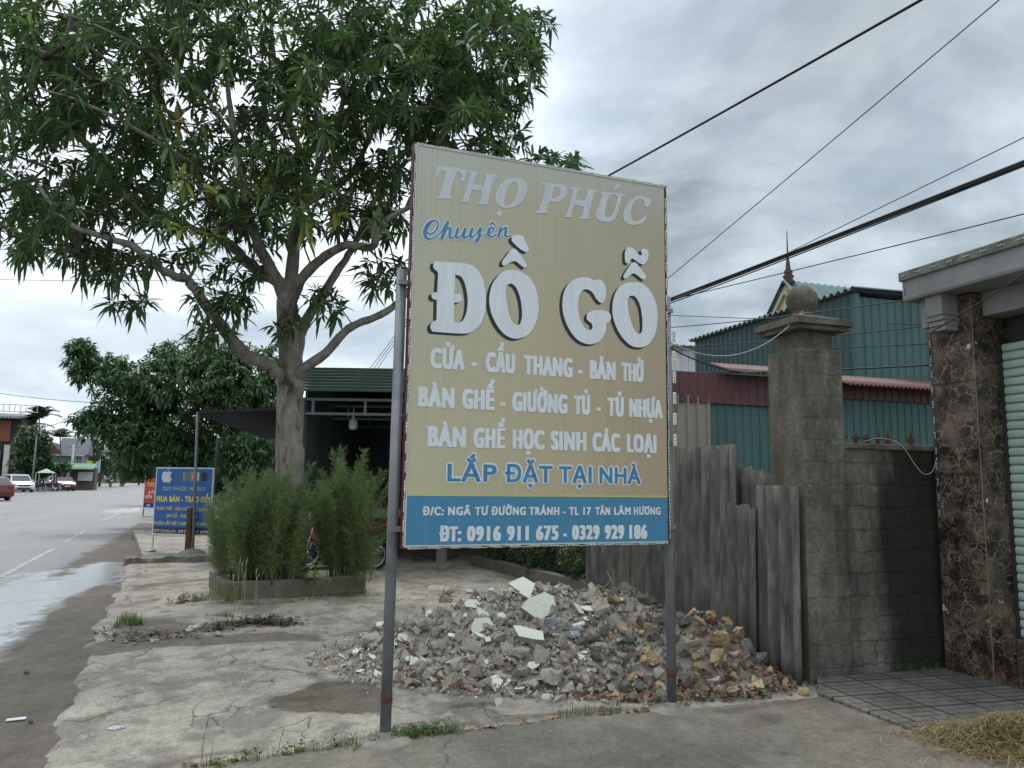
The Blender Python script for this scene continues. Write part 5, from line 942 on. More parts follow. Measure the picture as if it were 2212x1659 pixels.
# ---- blue sign
bl0, bl1 = G(325, 1191, .115), G(451, 1196, .115); BU = (bl1 - bl0).normalized(); BN = Vector((BU.y, -BU.x, 0)); BW = (bl1 - bl0).length
zt = D(326, 1009, bl0.y).z; zb = D(325, 1154, bl0.y).z; BF = (bl0, BU, ZU, BN)
bs_ = thing('phone_shop_sign', 'blue phone repair signboard with yellow lettering and a white apple logo', 'signboard', bl0)
MAT_BBLUE = M('bright_blue_print', (.022, .11, .36), (.02, .095, .31), rough=.4, scale=1.5); MAT_BNAVY = M('navy_print', (.015, .02, .13), rough=.4); MAT_BYEL = M('yellow_print', (.62, .55, .13), rough=.4); MAT_BWH = M('white_print', (.62, .64, .66), rough=.4); MAT_BPALE = M('pale_gold_print', (.50, .52, .42), rough=.4)
bp_ = lambda u, z, d=0: bl0 + BU * u + ZU * (z - bl0.z) + BN * d
mb = MB(); mb.box(bp_(BW / 2, (zt + zb) / 2, -.02), (BW, .035, zt - zb), BU, BN); mb.build('frame', MAT_BWH, bs_)
mb = MB(); e_ = .025; zq = zb + .15; mb.add([bp_(e_, zq, .0), bp_(BW - e_, zq, .0), bp_(BW - e_, zt - e_, .0), bp_(e_, zt - e_, .0)], [(0, 1, 2, 3)]); mb.build('blue_panel', MAT_BBLUE, bs_)
mb = MB(); mb.add([bp_(e_, zb + e_, .0), bp_(BW - e_, zb + e_, .0), bp_(BW - e_, zq, .0), bp_(e_, zq, .0)], [(0, 1, 2, 3)]); mb.build('phone_number_panel', MAT_BNAVY, bs_)
for u in (0.015, BW - .015):
    mb = MB(); mb.box(bp_(u, (.1 + zb) / 2, -.02), (.03, .03, zb - .1), BU, BN); mb.build('leg', MAT_BWH, bs_)
BH = zt - zb; k_ = BW / 845.0     # the sign measured in the enlarged view: 845 wide, 935 high, origin at its lower left corner
BF2 = (bl0 - ZU * bl0.z, BU, ZU, BN)
def bl(name, txt, x0, x1, base, cap, mat, bx=.006, by=.002): print_on(name, text_line(txt, x0 * k_, x1 * k_, zb + base * BH, cap * BH, bx, by, spacing=1.15), BF2, .003, mat, bs_, bold(bx, by))
bl('shop_name_lettering', "DUY PHƯỚC MOBILE", 120, 735, .655, .060, MAT_BPALE, .001, .001)
bl('lettering', "MUA BÁN - TRAO ĐỔI", 38, 815, .485, .092, MAT_BYEL, .007, .005); bl('lettering', "THAY THẾ - SỬA CHỮA LẤY LUÔN", 45, 800, .362, .050, MAT_BYEL, .003, .002); bl('lettering', "SIM SỐ - PHỤ KIỆN", 200, 640, .258, .050, MAT_BYEL, .003, .002)
bl('lettering', "NHẬN LẮP ĐẶT CAMERA TẠI NHÀ", 25, 805, .148, .050, MAT_BYEL, .003, .002); bl('phone_number_lettering', "ĐT/ZALO: 0971 614 879", 22, 815, .035, .045, MAT_BYEL, .003, .002)
ac = (165 * k_, zb + .86 * BH); r_ = .083 * BH
apple = smooth_closed([(0, .80), (.35, .98), (.78, .86), (1.0, .60, 1), (.74, .34), (.70, 0), (.86, -.26), (1.04, -.38, 1), (.80, -.86), (.50, -1.08), (.25, -1.06), (0, -.96), (-.25, -1.06), (-.52, -1.06), (-.82, -.76), (-1.02, -.25), (-1.0, .34), (-.76, .82), (-.36, .95)], 4); leaf_ = smooth_closed([(.02, 1.05, 1), (.12, 1.35), (.42, 1.62, 1), (.34, 1.28)], 4)
print_on('apple_logo', [[[(ac[0] + x * r_, ac[1] + y * r_) for x, y in l]] for l in (apple, leaf_)], BF2, .003, MAT_BWH, bs_)
for x0, x1, c in ((345, 395, (.05, .13, .14)), (398, 440, (.20, .24, .26)), (445, 462, (.03, .28, .30)), (468, 505, (.06, .24, .12)), (510, 600, (.42, .15, .12)), (604, 640, (.52, .50, .40)), (646, 672, (.02, .10, .30)), (676, 755, (.03, .035, .04))):
    h = .075 if x0 == 510 else .062; mb = MB(); zc = zb + .865 * BH
    mb.add([bp_(x0 * k_, zc - h * BH, .003), bp_(x1 * k_, zc - h * BH, .003), bp_(x1 * k_, zc + h * BH, .003), bp_(x0 * k_, zc + h * BH, .003)], [(0, 1, 2, 3)]); ph_ = mb.build('phone_picture', M('phone_print', c, rough=.4), bs_)
    if x0 == 510:
        mb = MB()
        for rr0, rr1 in ((.95, .7), (.45, .01)): mb.lathe(bp_(555 * k_, zc, .005), [(rr0 * .04, 0), (rr1 * .04, 0)], 20, BN)
        mb.build('lens_ring', M('pink_print', (.55, .30, .26), rough=.4), ph_)
# ---- red sign behind it
r0 = G(307, 1114, 0); r0 = G(307, 1114); RU = Vector((.97, -.22, 0)).normalized(); RN = Vector((RU.y, -RU.x, 0)); RF = (r0, RU, ZU, RN)
rs = thing('red_hair_shop_sign', 'red signboard half hidden behind the blue phone sign', 'signboard', r0)
rt, rb = D(307, 1018, r0.y).z, D(307, 1099, r0.y).z; RW = 1.15
mb = MB(); mb.box(r0 + RU * RW / 2 + ZU * (rt + rb) / 2 - RN * .03, (RW, .05, rt - rb), RU, RN); mb.build('frame', MAT_BWH, rs)
rp_ = lambda u, z, d: r0 + RU * u + ZU * z + RN * d
mb = MB(); mb.add([rp_(.02, rb + .24, 0), rp_(RW - .02, rb + .24, 0), rp_(RW - .02, rt - .02, 0), rp_(.02, rt - .02, 0)], [(0, 1, 2, 3)]); mb.build('red_panel', M('red_print', (.42, .045, .03), (.36, .05, .035), rough=.4), rs)
mb = MB(); mb.add([rp_(.02, rb + .06, 0), rp_(RW - .02, rb + .06, 0), rp_(RW - .02, rb + .24, 0), rp_(.02, rb + .24, 0)], [(0, 1, 2, 3)]); mb.build('phone_number_panel', MAT_BNAVY, rs)
for tx, u0_, u1_, z, c, m in (("TÓC", .12, .50, rt - .62, .17, MAT_BYEL), ("LÀM", .24, .62, rt - .90, .12, MAT_BWH), ("UỐN", .08, .40, rt - 1.10, .13, MAT_BWH), ("ĐT:", .18, .36, rb + .10, .09, MAT_BWH)): print_on('lettering', text_line(tx, u0_, u1_, z, c, .008, .004, spacing=1.2), RF, .004, m, rs, bold(.008, .004))
mb = MB(); mb.box(rp_(.02, rb / 2, -.03), (.04, .04, rb), RU, RN); mb.box(rp_(RW - .02, rb / 2, -.03), (.04, .04, rb), RU, RN); mb.build('leg', MAT_STEELP, rs)
# ================================================================== PLANTER, FEATHERY SHRUBS
g0, g1 = G(486, 1299, .03), G(790, 1281, .03); PU = (g1 - g0).normalized(); PN = Vector((-PU.y, PU.x, 0)); PW = (g1 - g0).length
pt_ = thing('concrete_planter', 'long low concrete planter box at the foot of the mango trunk', 'planter', g0)
MAT_PLNT = M('planter_concrete', (.15, .138, .112), (.085, .08, .066), scale=4, bump=.5, bscale=30, stretch=(1, 1, .6), c3=(.075, .07, .055), s3=3, f3=(.55, .72))
PDp = 1.5; ph = .235
mb = MB()
for c, s_ in ((g0 + PU * PW / 2 + PN * .05, (PW, .10)), (g0 + PU * PW / 2 + PN * (PDp - .05), (PW, .10))): mb.box(c + ZU * ph / 2, (s_[0], s_[1], ph), PU, PN)
for c in (g0 + PU * .05 + PN * PDp / 2, g0 + PU * (PW - .05) + PN * PDp / 2): mb.box(c + ZU * ph / 2, (.10, PDp - .2, ph), PU, PN)
mb.build('planter_wall', MAT_PLNT, pt_, bevel=.012)
mb = MB(); mb.box(g0 + PU * PW / 2 + PN * PDp / 2 + ZU * .09, (PW - .2, PDp - .2, .18), PU, PN); mb.build('planter_soil', MAT_SOIL, pt_)
MAT_FEATH = leafmat('feathery_green', (.095, .165, .066), (.19, .26, .10), (.28, .29, .12), trans=.42, rough=.6); MAT_STEM = M('pale_stem', (.20, .19, .10), (.13, .14, .06))
def needle_plant(name, label, base, spread_u, H, nst, fan, group, seed, stem_show=True, dens=1.0):
    """many wand-like shoots from one crown, each set with fine short sprays of thread leaves"""
    r_ = np.random.default_rng(seed); t = thing(name, label, 'shrub', base, group); base = np.array(base); u = np.array(PU); pn = np.array(PN); V = []; T = []; ti = []; mb = MB()
    for s_ in range(nst):
        f = r_.uniform(-1, 1); g = r_.uniform(-1, 1); p0 = base + u * f * spread_u * .62 + pn * g * .22
        Hs = H * r_.uniform(.55, 1.0) * (1 - .25 * abs(f)); lean = u * (f * fan + r_.normal(0, .07)) + pn * (g * .25 + r_.normal(0, .08)); K = 9; sp = []
        for k in range(K + 1): q = k / K; sp.append(p0 + np.array([0, 0, 1.]) * Hs * q * (1 - .06 * q) + lean * Hs * (q * .55 + .45 * q * q))
        sp = np.array(sp); mb.tube([Vector(x) for x in sp], [.0055 * (1 - .8 * k / K) + .0012 for k in range(K + 1)], 4)
        nb = int(135 * dens * Hs / 1.5); shade = r_.uniform(.1, .5)
        for b in range(nb):
            q = .12 + .88 * (b + r_.uniform(0, 1)) / nb; i = min(K - 1, int(q * K)); fr = q * K - i; c = sp[i] * (1 - fr) + sp[i + 1] * fr; ax = sp[i + 1] - sp[i]; ax /= np.linalg.norm(ax)
            rd = r_.normal(0, 1, 3); rd -= ax * rd.dot(ax); rd /= np.linalg.norm(rd); d = ax * .75 + rd * .75; d /= np.linalg.norm(d); L_ = r_.uniform(.07, .19) * (1.15 - .55 * q)
            m = 9
            for j in range(m):
                w = (j + .5) / m; c2 = c + d * L_ * w; rd2 = r_.normal(0, 1, 3); rd2 /= np.linalg.norm(rd2); d2_ = d * .8 + rd2 * .7; d2_ /= np.linalg.norm(d2_); l2 = r_.uniform(.03, .065); sd_ = np.cross(d2_, r_.normal(0, 1, 3)); sd_ /= np.linalg.norm(sd_) + 1e-9
                o = len(V); V += [c2 - sd_ * .0036, c2 + sd_ * .0036, c2 + d2_ * l2]; T.append((o, o + 1, o + 2)); ti += [shade + .25 * (1 - q) + r_.normal(0, .06)] * 3
    mb.build('stems', MAT_STEM, t); npmesh('foliage', V, T, MAT_FEATH, {'tint': np.clip(ti, 0, .8)}, t); return t
def inpl(x, y, back=.35): return G(x, y, .2) * 0 + (g0 + PU * ((x - 488) / 300 * PW) + PN * back + ZU * .16)
needle_plant('feathery_shrub', 'tall feathery green shrub filling the left end of the planter', inpl(562, 1250, .40), .42, 1.72, 70, .21, 'feathery shrubs in the planter', 1, dens=1.0)
needle_plant('feathery_shrub', 'feathery shrub with bare yellowish stems in front of the mango trunk', inpl(602, 1250, .22), .34, 1.78, 50, .20, 'feathery shrubs in the planter', 2)
needle_plant('feathery_shrub', 'feathery shrub rising to a peak at the right end of the planter', inpl(757, 1250, .40), .32, 2.0, 62, .19, 'feathery shrubs in the planter', 3)
needle_plant('feathery_shrub', 'smaller feathery shrub drooping over the right planter edge', inpl(785, 1258, .16), .22, 1.0, 16, .30, 'feathery shrubs in the planter', 4)
needle_plant('feathery_shrub', 'shadowed feathery shrub at the back of the planter behind the trunk', inpl(530, 1250, .95), .40, 1.6, 36, .2, 'feathery shrubs in the planter', 5)
MAT_SAP = leafmat('sapling_leaf', (.04, .085, .02), (.10, .20, .04), (.20, .30, .06), trans=.3)
sp0 = inpl(648, 1250, .06); sap = thing('broadleaf_sapling', 'small bright broadleaf sapling between the two feathery shrubs', 'plant', sp0)
mb = MB(); tp = [sp0 + Vector((0, -.02, z)) for z in (0, .2, .4)]; tp2 = [sp0 + Vector((.16, -.03, z * .8)) for z in (0, .2, .4)]; mb.tube(tp, .006, 5); mb.tube(tp2, .006, 5); mb.build('stem', MAT_STEM, sap)
cs = np.array([(p + Vector((0, -.03, z_)))[:] for p, zz_ in ((sp0, (.12, .2, .28, .36, .42)), (sp0 + Vector((.16, -.01, 0)), (.06, .14, .22, .3))) for z_ in zz_])
V, T, ti = leaves(cs, np.tile([[0, -.3, 1.]], (len(cs), 1)), 6, .11, .05, (55, 95), .2, np.linspace(.2, .75, len(cs))); npmesh('foliage', V, T, MAT_SAP, {'tint': ti}, sap)
# grass and seed stalks round the planter
MAT_GRASS = leafmat('grass_blade', (.05, .09, .025), (.12, .18, .05), (.25, .23, .10), trans=.3, rough=.6); MAT_DRY = leafmat('dry_grass', (.20, .15, .07), (.30, .23, .11), (.34, .27, .15), trans=.2, rough=.7)
def blades(C, n, h, w, lean=.95, tint=(.1, .7)):
    C = np.repeat(np.asarray(C, float), n, 0); k = len(C); C = C + np.column_stack([rng.normal(0, .032, k), rng.normal(0, .032, k), np.zeros(k)]); az = rng.uniform(0, 6.283, k); L_ = h * np.repeat(rng.uniform(.45, 1.25, max(1, k // n)), n)[:k] * rng.uniform(.35, 1.35, k); ln = np.abs(rng.normal(0, lean, k))
    d = np.column_stack([np.cos(az), np.sin(az), np.zeros(k)]); s_ = np.column_stack([-np.sin(az), np.cos(az), np.zeros(k)]) * (w / 2); up = np.array([0, 0, 1.])
    p1 = C + up * (L_ * .55)[:, None] + d * (L_ * ln * .22)[:, None]; p2 = C + up * (L_ * (1 - .35 * np.minimum(ln, 1)))[:, None] + d * (L_ * ln * .75)[:, None]
    V = np.stack([C - s_, C + s_, p1 + s_ * .7, p1 - s_ * .7, p2], 1).reshape(-1, 3); T = (np.arange(k)[:, None, None] * 5 + np.array([[0, 1, 2], [0, 2, 3], [3, 2, 4]])).reshape(-1, 3)
    return V, T, np.repeat(np.clip(rng.uniform(tint[0], tint[1], k), 0, 1), 5)
def along(pts, k, jit, z=.03):
    P = [G(*p, z) for p in pts]; out = []
    for _ in range(k):
        i = random.randrange(len(P) - 1); f = random.random(); q = P[i].lerp(P[i + 1], f); out.append((q.x + random.gauss(0, jit), q.y + random.gauss(0, jit), z))
    return out
def grass(name, C, n, h, w, mat=None, label=None, cat=None, kind='stuff', **k):
    V, T, ti = blades(C, n, h, w, **k); o = npmesh(name, V, T, mat or MAT_GRASS, {'tint': ti}); tag(o, label, cat, kind=kind); return o
grass('edge_grass', along([(430, 1668), (520, 1652), (650, 1628), (760, 1610), (830, 1606)], 60, .03) + along([(845, 1590), (990, 1582)], 70, .03) + along([(840, 1600), (930, 1590)], 40, .03), 7, .075, .004, label='green grass growing in the seam of the front slab', cat='grass')
grass('edge_grass', along([(1230, 1550), (1300, 1540), (1420, 1535), (1480, 1530), (1560, 1500)], 80, .05) + along([(1490, 1480), (1560, 1500)], 60, .05), 6, .07, .004, label='thin grass among the stones by the right sign post', cat='grass')
grass('planter_grass', along([(470, 1295), (490, 1262), (560, 1262), (500, 1280), (520, 1240)], 240, .07, .14) + along([(700, 1262), (790, 1256)], 60, .06, .2) + along([(478, 1302), (560, 1308), (700, 1292), (800, 1284)], 70, .03), 7, .13, .005, tint=(.3, .9), label='grass growing over the planter corner', cat='grass')
grass('grass_tuft', [G(x, y, .03)[:] for x, y in ((262, 1348), (272, 1342), (280, 1350), (290, 1352), (300, 1350), (252, 1356), (285, 1340))], 46, .14, .006, label='green grass tuft growing at the broken pavement edge', cat='grass tuft', kind='thing')
grass('grass_tuft', [G(x, y, .03)[:] for x, y in ((470, 1332), (480, 1330), (488, 1334), (495, 1331))], 26, .09, .005, label='small grass tuft below the planter corner', cat='grass tuft', kind='thing')
for lab, x, y, h in (('tall single grass stalk at the front slab edge', 434, 1650, .26), ('pair of thin weeds left of the sign post foot', 600, 1635, .16)):
    mb = MB(); c = G(x, y, .03); mb.tube([c, c + Vector((.01, 0, h * .6)), c + Vector((.03, 0, h))], [.002, .0016, .0008], 5); mb.tube([c + Vector((.04, .02, 0)), c + Vector((.06, .03, h * .6))], .0012, 4); mb.tube([c + Vector((.02, 0, h * .75)), c + Vector((.028, 0, h * 1.0))], [.004, .002], 5); tag(mb.build('weed_stalk', MAT_STEM), lab, 'weed')
sk = thing('seed_grass', 'pale dry seed stalks in front of the planter', 'weed', G(520, 1330, .03)); mb = MB()
for i in range(7):
    c = G(500 + i * 8 + random.uniform(-4, 4), 1332, .03); t_ = c + Vector((random.uniform(-.08, .08), 0, random.uniform(.4, .62))); mb.tube([c, c.lerp(t_, .5) + Vector((.01, 0, 0)), t_], [.0022, .0018, .0012], 5); mb.tube([t_ - ZU * .05, t_, t_ + Vector((.01, 0, .05))], [.002, .006, .002], 5)
mb.build('stalks', M('dry_stalk', (.36, .29, .2)), sk)
P = np.array(along([(430, 1668), (650, 1630), (830, 1606)], 26, .03) + along([(850, 1598), (985, 1584)], 30, .03)); V, T, ti = leaves(P + [0, 0, .03], np.tile([[0, 0, 1.]], (len(P), 1)), 6, .036, .015, (40, 95), .15, rng.uniform(.0, .45, len(P))); tag(npmesh('seam_weeds', V, T, MAT_SAP, {'tint': ti}), 'low broadleaf weeds among the grass of the front slab seam', 'weeds', kind='stuff')
# ---- hedge behind the sign, with its kerb
h0, h1 = G(1015, 1224), G(1292, 1300); hd = (h1 - h0); hn = Vector((-hd.y, hd.x, 0)).normalized(); hn = hn if hn.x > 0 else -hn
mb = MB(); mb.box((h0 + h1) / 2 + hn * .08 + ZU * .10, (hd.length, .14, .24), hd.normalized(), hn); tag(mb.build('hedge_kerb', MAT_PLNT, bevel=.01), 'low concrete kerb along the hedge behind the signboard', 'kerb')
MAT_HEDGE = leafmat('hedge_leaf', (.025, .06, .018), (.06, .12, .03), (.15, .20, .05), trans=.25)
for i, lab in enumerate(('small leaved green bush nearest the cement sheets', 'small leaved bush in the middle of the row behind the signboard', 'small leaved bush at the shop end of the row behind the signboard')):
    f = (.16, .5, .84)[i]; c = h1.lerp(h0, f) + hn * .65; hb = thing('hedge_bush', lab, 'bush', c, 'bushes along the yard behind the signboard'); k = 520; v = nrm(rng.normal(0, 1, (k, 3))) * rng.uniform(.3, 1, (k, 1)) ** .4; P = np.array(c) + np.array([0, 0, .50]) + v * np.array([.75, .85, .52])
    arr, par, cnt, nb_, n_, dirs = grow_twigs([c + ZU * .2, c + ZU * .5], P, .25); V, T = wood_from(arr, par, cnt, nb_, n_, rmin=.0025, k=.003, sides=3); npmesh('twigs', V, T, MAT_TWIG, parent=hb)
    V, T, ti = leaves(P, nrm(dirs) + [0, 0, .3], 10, .055, .03, (30, 100), .15, rng.uniform(.05, .7, k)); npmesh('foliage', V, T, MAT_HEDGE, {'tint': ti}, hb)
c = E(-.25, 2.6, 0); wd = thing('climbing_weed', 'bright green weed climbing behind the right sign post', 'weed', c); P = np.array([(c + Vector((random.gauss(0, .06), random.gauss(0, .05), .9 + i * .028)))[:] for i in range(40)])
mb = MB(); mb.tube([c, c + ZU * 1.0, c + Vector((-.03, 0, 2.0))], .006, 5); mb.build('stem', MAT_STEM, wd); V, T, ti = leaves(P, np.tile([[0, 0, 1.]], (40, 1)), 5, .07, .03, (30, 90), .2, rng.uniform(.5, .85, 40)); npmesh('foliage', V, T, MAT_SAP, {'tint': ti}, wd)
# ================================================================== RUBBLE HEAP
FOOT = [(-1.72, 7.02), (-1.3, 6.55), (-.88, 6.12), (-.3, 5.98), (.2, 5.92), (.62, 5.86), (1.1, 5.80), (1.6, 5.92), (2.15, 6.18), (2.32, 6.5), (2.1, 7.3), (1.9, 8.0), (1.6, 9.0), (.9, 9.4), (.1, 9.2), (-.6, 8.7), (-1.2, 8.2), (-1.6, 7.6)]
def mound(P):
    P = np.atleast_2d(np.asarray(P, float))[:, :2]; h = np.zeros(len(P))
    for cx, cy, hh, rx, ry in ((-.15, 7.35, .44, .75, .65), (.45, 7.45, .36, .55, .60), (1.15, 7.7, .46, .6, .8), (1.72, 6.85, .40, .42, .48), (-1.0, 7.15, .16, .45, .4), (.3, 6.5, .13, .8, .35), (1.4, 6.4, .12, .5, .3)):
        h = np.maximum(h, 0) + hh * np.exp(-((P[:, 0] - cx) / rx) ** 2 - ((P[:, 1] - cy) / ry) ** 2) * (1 - np.minimum(h, .6))
    s_ = sdist(P, FOOT); return np.where(s_ < 0, h * np.clip(-s_ / .38, 0, 1) ** .7 + wob(P, 5) * .025 * np.clip(-s_ / .2, 0, 1), 0) + .03
def on_mound(px, py):
    v = ray(px, py); t = 3.0
    while t < 14:
        p = Vector((0, 0, EYE)) + v * t
        if p.z <= mound([p[:2]])[0]: return p
        t += .01
    return G(px, py, .03)
cell = .05; gx, gy = np.meshgrid(np.arange(-1.9, 2.5, cell), np.arange(5.6, 9.6, cell)); P = np.stack([gx.ravel(), gy.ravel()], 1); s_ = sdist(P, FOOT) + wob(P, 4) * .05
V = np.column_stack([P, mound(P) - .012 + np.where(s_ > -.02, -.05, 0)]); idx = np.arange(gx.size).reshape(gx.shape); Q = np.stack([idx[:-1, :-1].ravel(), idx[:-1, 1:].ravel(), idx[1:, 1:].ravel(), idx[1:, :-1].ravel()], 1); Q = Q[(s_[Q] < .02).any(1)]
MAT_DUST = M('rubble_dust', (.37, .33, .27), (.23, .205, .168), scale=5, bump=.8, bscale=45, c3=(.10, .075, .05), s3=2, f3=(.5, .66))
used = np.unique(Q); re = np.full(len(V), -1); re[used] = np.arange(len(used)); tag(npmesh('rubble_dust', V[used], re[Q], MAT_DUST, smooth=True), 'heap of dust and crumbs under the rubble', 'rubble', kind='stuff')
MAT_CHUNK = M('broken_concrete', (.50, .455, .38), (.34, .31, .26), rough=.92, scale=7, bump=.7, bscale=45, rand=.22, spec=.15, c3=(.44, .405, .345), s3=5, f3=(.55, .72))
MAT_ROCKD = M('dark_stone', (.24, .225, .19), (.12, .114, .098), rough=.9, scale=7, bump=.7, bscale=40, rand=.28, spec=.2, c3=(.20, .195, .18), s3=6, f3=(.56, .72))
MAT_OCHRE = M('ochre_stone', (.48, .34, .17), (.32, .205, .10), rough=.85, scale=6, bump=.6, bscale=35, rand=.2, spec=.2, c3=(.55, .47, .34), s3=5, f3=(.47, .62), stretch=(1, 1.6, .7))
MAT_PLAS = M('white_plaster', (.66, .66, .58), (.58, .58, .51), rough=.75, scale=5, bump=.15, bscale=60, rand=.05, spec=.25, c3=(.36, .35, .31), s3=9, f3=(.62, .75))
MAT_GSTAIN = M('green_streaked_plaster', (.66, .67, .58), (.60, .61, .53), rough=.75, scale=5, bump=.15, bscale=60, c3=(.20, .35, .28), s3=4, f3=(.60, .68), stretch=(2.5, 2.5, .5))
MAT_BRICKB = M('brick_fragment', (.25, .11, .075), (.16, .08, .06), rough=.9, scale=8, bump=.5, rand=.25)
def chunk_mesh(name, mat, flat=1.0, n=15, seed=0, boxy=.5):
    r_ = np.random.default_rng(seed); p = r_.normal(0, 1, (n, 3)); p = nrm(p) * r_.uniform(.75, 1, (n, 1)); q = np.sign(r_.normal(0, 1, (n, 3))) * r_.uniform(.55, .8, (n, 3)); p = (p * (1 - boxy) + q * boxy) * np.array([1, r_.uniform(.6, .95), flat * r_.uniform(.55, .85)])
    Vh, Fh = hull(p); me = bpy.data.meshes.new(name); me.from_pydata(Vh, [], Fh); me.update(); bm = bmesh.new(); bm.from_mesh(me)
    bmesh.ops.subdivide_edges(bm, edges=bm.edges, cuts=2, use_grid_fill=True); bm.normal_update()
    for v in bm.verts: v.co += Vector(r_.normal(0, .035, 3)) + v.normal * r_.normal(0, .02)
    bm.to_mesh(me); bm.free(); me.materials.append(mat); return me
def faced(name, seed, mat1, mat2, flat=.35):
    """a broken lump with one painted face on top"""
    r_ = np.random.default_rng(seed); n = 6; a = np.arange(n) * 6.283 / n + r_.uniform(-.42, .42, n); top = [(np.sign(math.cos(t)) * abs(math.cos(t)) ** .6 * r_.uniform(.7, 1.1), np.sign(math.sin(t)) * abs(math.sin(t)) ** .6 * r_.uniform(.42, .8), flat) for t in a]; low = [(x * r_.uniform(.6, 1.0), y * r_.uniform(.6, 1.0), -flat * r_.uniform(.3, 1)) for x, y, _ in top]
    Vh, Fh = hull(top + low); me = bpy.data.meshes.new(name); me.from_pydata(Vh, [], Fh); me.update(); me.materials.append(mat1); me.materials.append(mat2)
    for p in me.polygons:
        if p.normal.z > .93: p.material_index = 1
    return me
KIND = {'grey': [chunk_mesh('concrete_chunk', MAT_CHUNK, 1, 15, s, .55) for s in range(16)], 'dark': [chunk_mesh('dark_stone', MAT_ROCKD, 1, 18, 50 + s, .35) for s in range(10)],
        'ochre': [chunk_mesh('ochre_stone', MAT_OCHRE, 1, 16, 80 + s, .4) for s in range(8)], 'white': [faced('plaster_shard', 100 + s, MAT_CHUNK, MAT_PLAS, .16 + .05 * (s % 4)) for s in range(12)], 'brick': [chunk_mesh('brick_bit', MAT_BRICKB, .8, 14, 130 + s, .6) for s in range(6)]}
INFO = {'grey': ('concrete_chunk', 'plain grey broken concrete chunk lying in the rubble heap', 'concrete chunk', 'grey concrete chunks of the rubble heap'), 'dark': ('dark_stone', 'plain dark grey stone lying on the right half of the rubble heap', 'stone', 'dark stones of the rubble heap'),
        'ochre': ('ochre_stone', 'small ochre brown stone lying among the dark stones of the heap', 'stone', 'small ochre stones of the rubble heap'), 'white': ('plaster_shard', 'small white painted plaster shard scattered on the rubble heap', 'plaster shard', 'small white shards of the rubble heap'), 'brick': ('brick_bit', 'small red brown brick bit scattered in the rubble heap', 'brick bit', 'brick bits of the rubble heap')}
placed = []
def rock(kind, p, size, tilt=None, label=None, name=None, sc=(1, 1, 1), me=None, sink=.25):
    nm, lb, ct, gr = INFO[kind]; o = bpy.data.objects.new(name or nm, me or random.choice(KIND[kind])); COL.objects.link(o)
    o.scale = tuple(size * s__ for s__ in sc); o.rotation_euler = tilt if tilt is not None else (random.gauss(0, .6), random.gauss(0, .6), random.uniform(0, 6.28)); p = Vector(p); o.location = p + ZU * size * sc[2] * (.6 - sink * 1.2); placed.append((p.x, p.y, size))
    tag(o, label or lb, ct, None if label else gr); return o
PX = lambda w, p: w / FPX * p.length * .5        # half width in metres of w photo pixels
def hero(kind, px, py, w, label, tilt=None, sc=(1, 1, 1), me=None, name=None, up=.0):
    p = on_mound(px, py); sz = PX(w, p - Vector((0, 0, EYE))); o = rock(kind, p - ZU * sz * .1 + ZU * up, sz, tilt, label, name, sc, me); return o
FACE = faced('painted_slab', 300, MAT_CHUNK, MAT_GSTAIN, .22); FW = lambda s_: faced('plaster_shard', s_, MAT_CHUNK, MAT_PLAS, .2)
hero('white', 1166, 1330, 80, 'large white painted concrete slab with green streaks in the middle of the heap', (1.05, -.25, .45), me=FACE, sc=(1, 1.1, 1), up=.03)
hero('white', 1132, 1283, 62, 'white painted block standing highest on the rubble heap', (.75, .35, -.5), me=FW(301), up=.03)
hero('white', 1040, 1366, 50, 'squarish white plaster slab propped left of the heap middle', (1.15, .1, -.1), me=FW(302), sc=(1, 1.1, 1), up=.02)
hero('white', 1145, 1388, 78, 'broad flat white slab with a grey stone lying on it', (.35, .2, -.3), me=FW(303), sc=(1, .9, 1), up=.02)
hero('grey', 1160, 1372, 34, 'grey stone lying on the broad flat white slab', up=.10)
hero('white', 1020, 1310, 44, 'white topped chunk high on the left slope of the heap', (.8, .1, .3), me=FW(304))
hero('white', 868, 1384, 34, 'white shard just right of the left sign post', (1.0, .3, .7), me=FW(305))
hero('white', 895, 1432, 26, 'small bright white shard low on the left slope', (1.1, -.3, .2), me=FW(306))
hero('white', 1188, 1297, 30, 'white capped chunk right of the highest white block', (.9, .1, .1), me=FW(307))
hero('white', 1075, 1520, 30, 'white shard at the front foot of the heap', (1.2, .2, 1.0), me=FW(308))
hero('white', 1182, 1508, 26, 'white faced piece leaning on a grey lump at the front', (1.25, .0, .2), me=FW(309))
hero('white', 1262, 1428, 36, 'whitish flat stone near the plastic bag', (.5, .2, .2), me=FW(310))
hero('grey', 705, 1425, 38, 'lone grey concrete cube at the left tip of the heap', (.1, .1, .4))
hero('grey', 1190, 1335, 60, 'big grey concrete lump behind the green streaked slab', up=.02)
hero('grey', 1070, 1300, 56, 'tall grey lump left of the highest white block', (.4, .7, .2), up=.02); hero('grey', 965, 1300, 40, 'rounded grey chunk on the far left crest')
hero('grey', 1200, 1305, 46, 'grey block beside the crest on the right'); hero('grey', 920, 1465, 56, 'wide grey chunk low on the left slope near the post'); hero('grey', 985, 1440, 54, 'squat grey chunk in the middle of the left slope'); hero('grey', 1205, 1512, 44, 'grey cylinder like lump at the front foot')
hero('grey', 1280, 1300, 60, 'large dark grey block on the crest under the sign', up=.02); hero('dark', 1345, 1268, 46, 'dark grey stone topping the right crest'); hero('dark', 1390, 1300, 44, 'dark stone beside the right sign post crest')
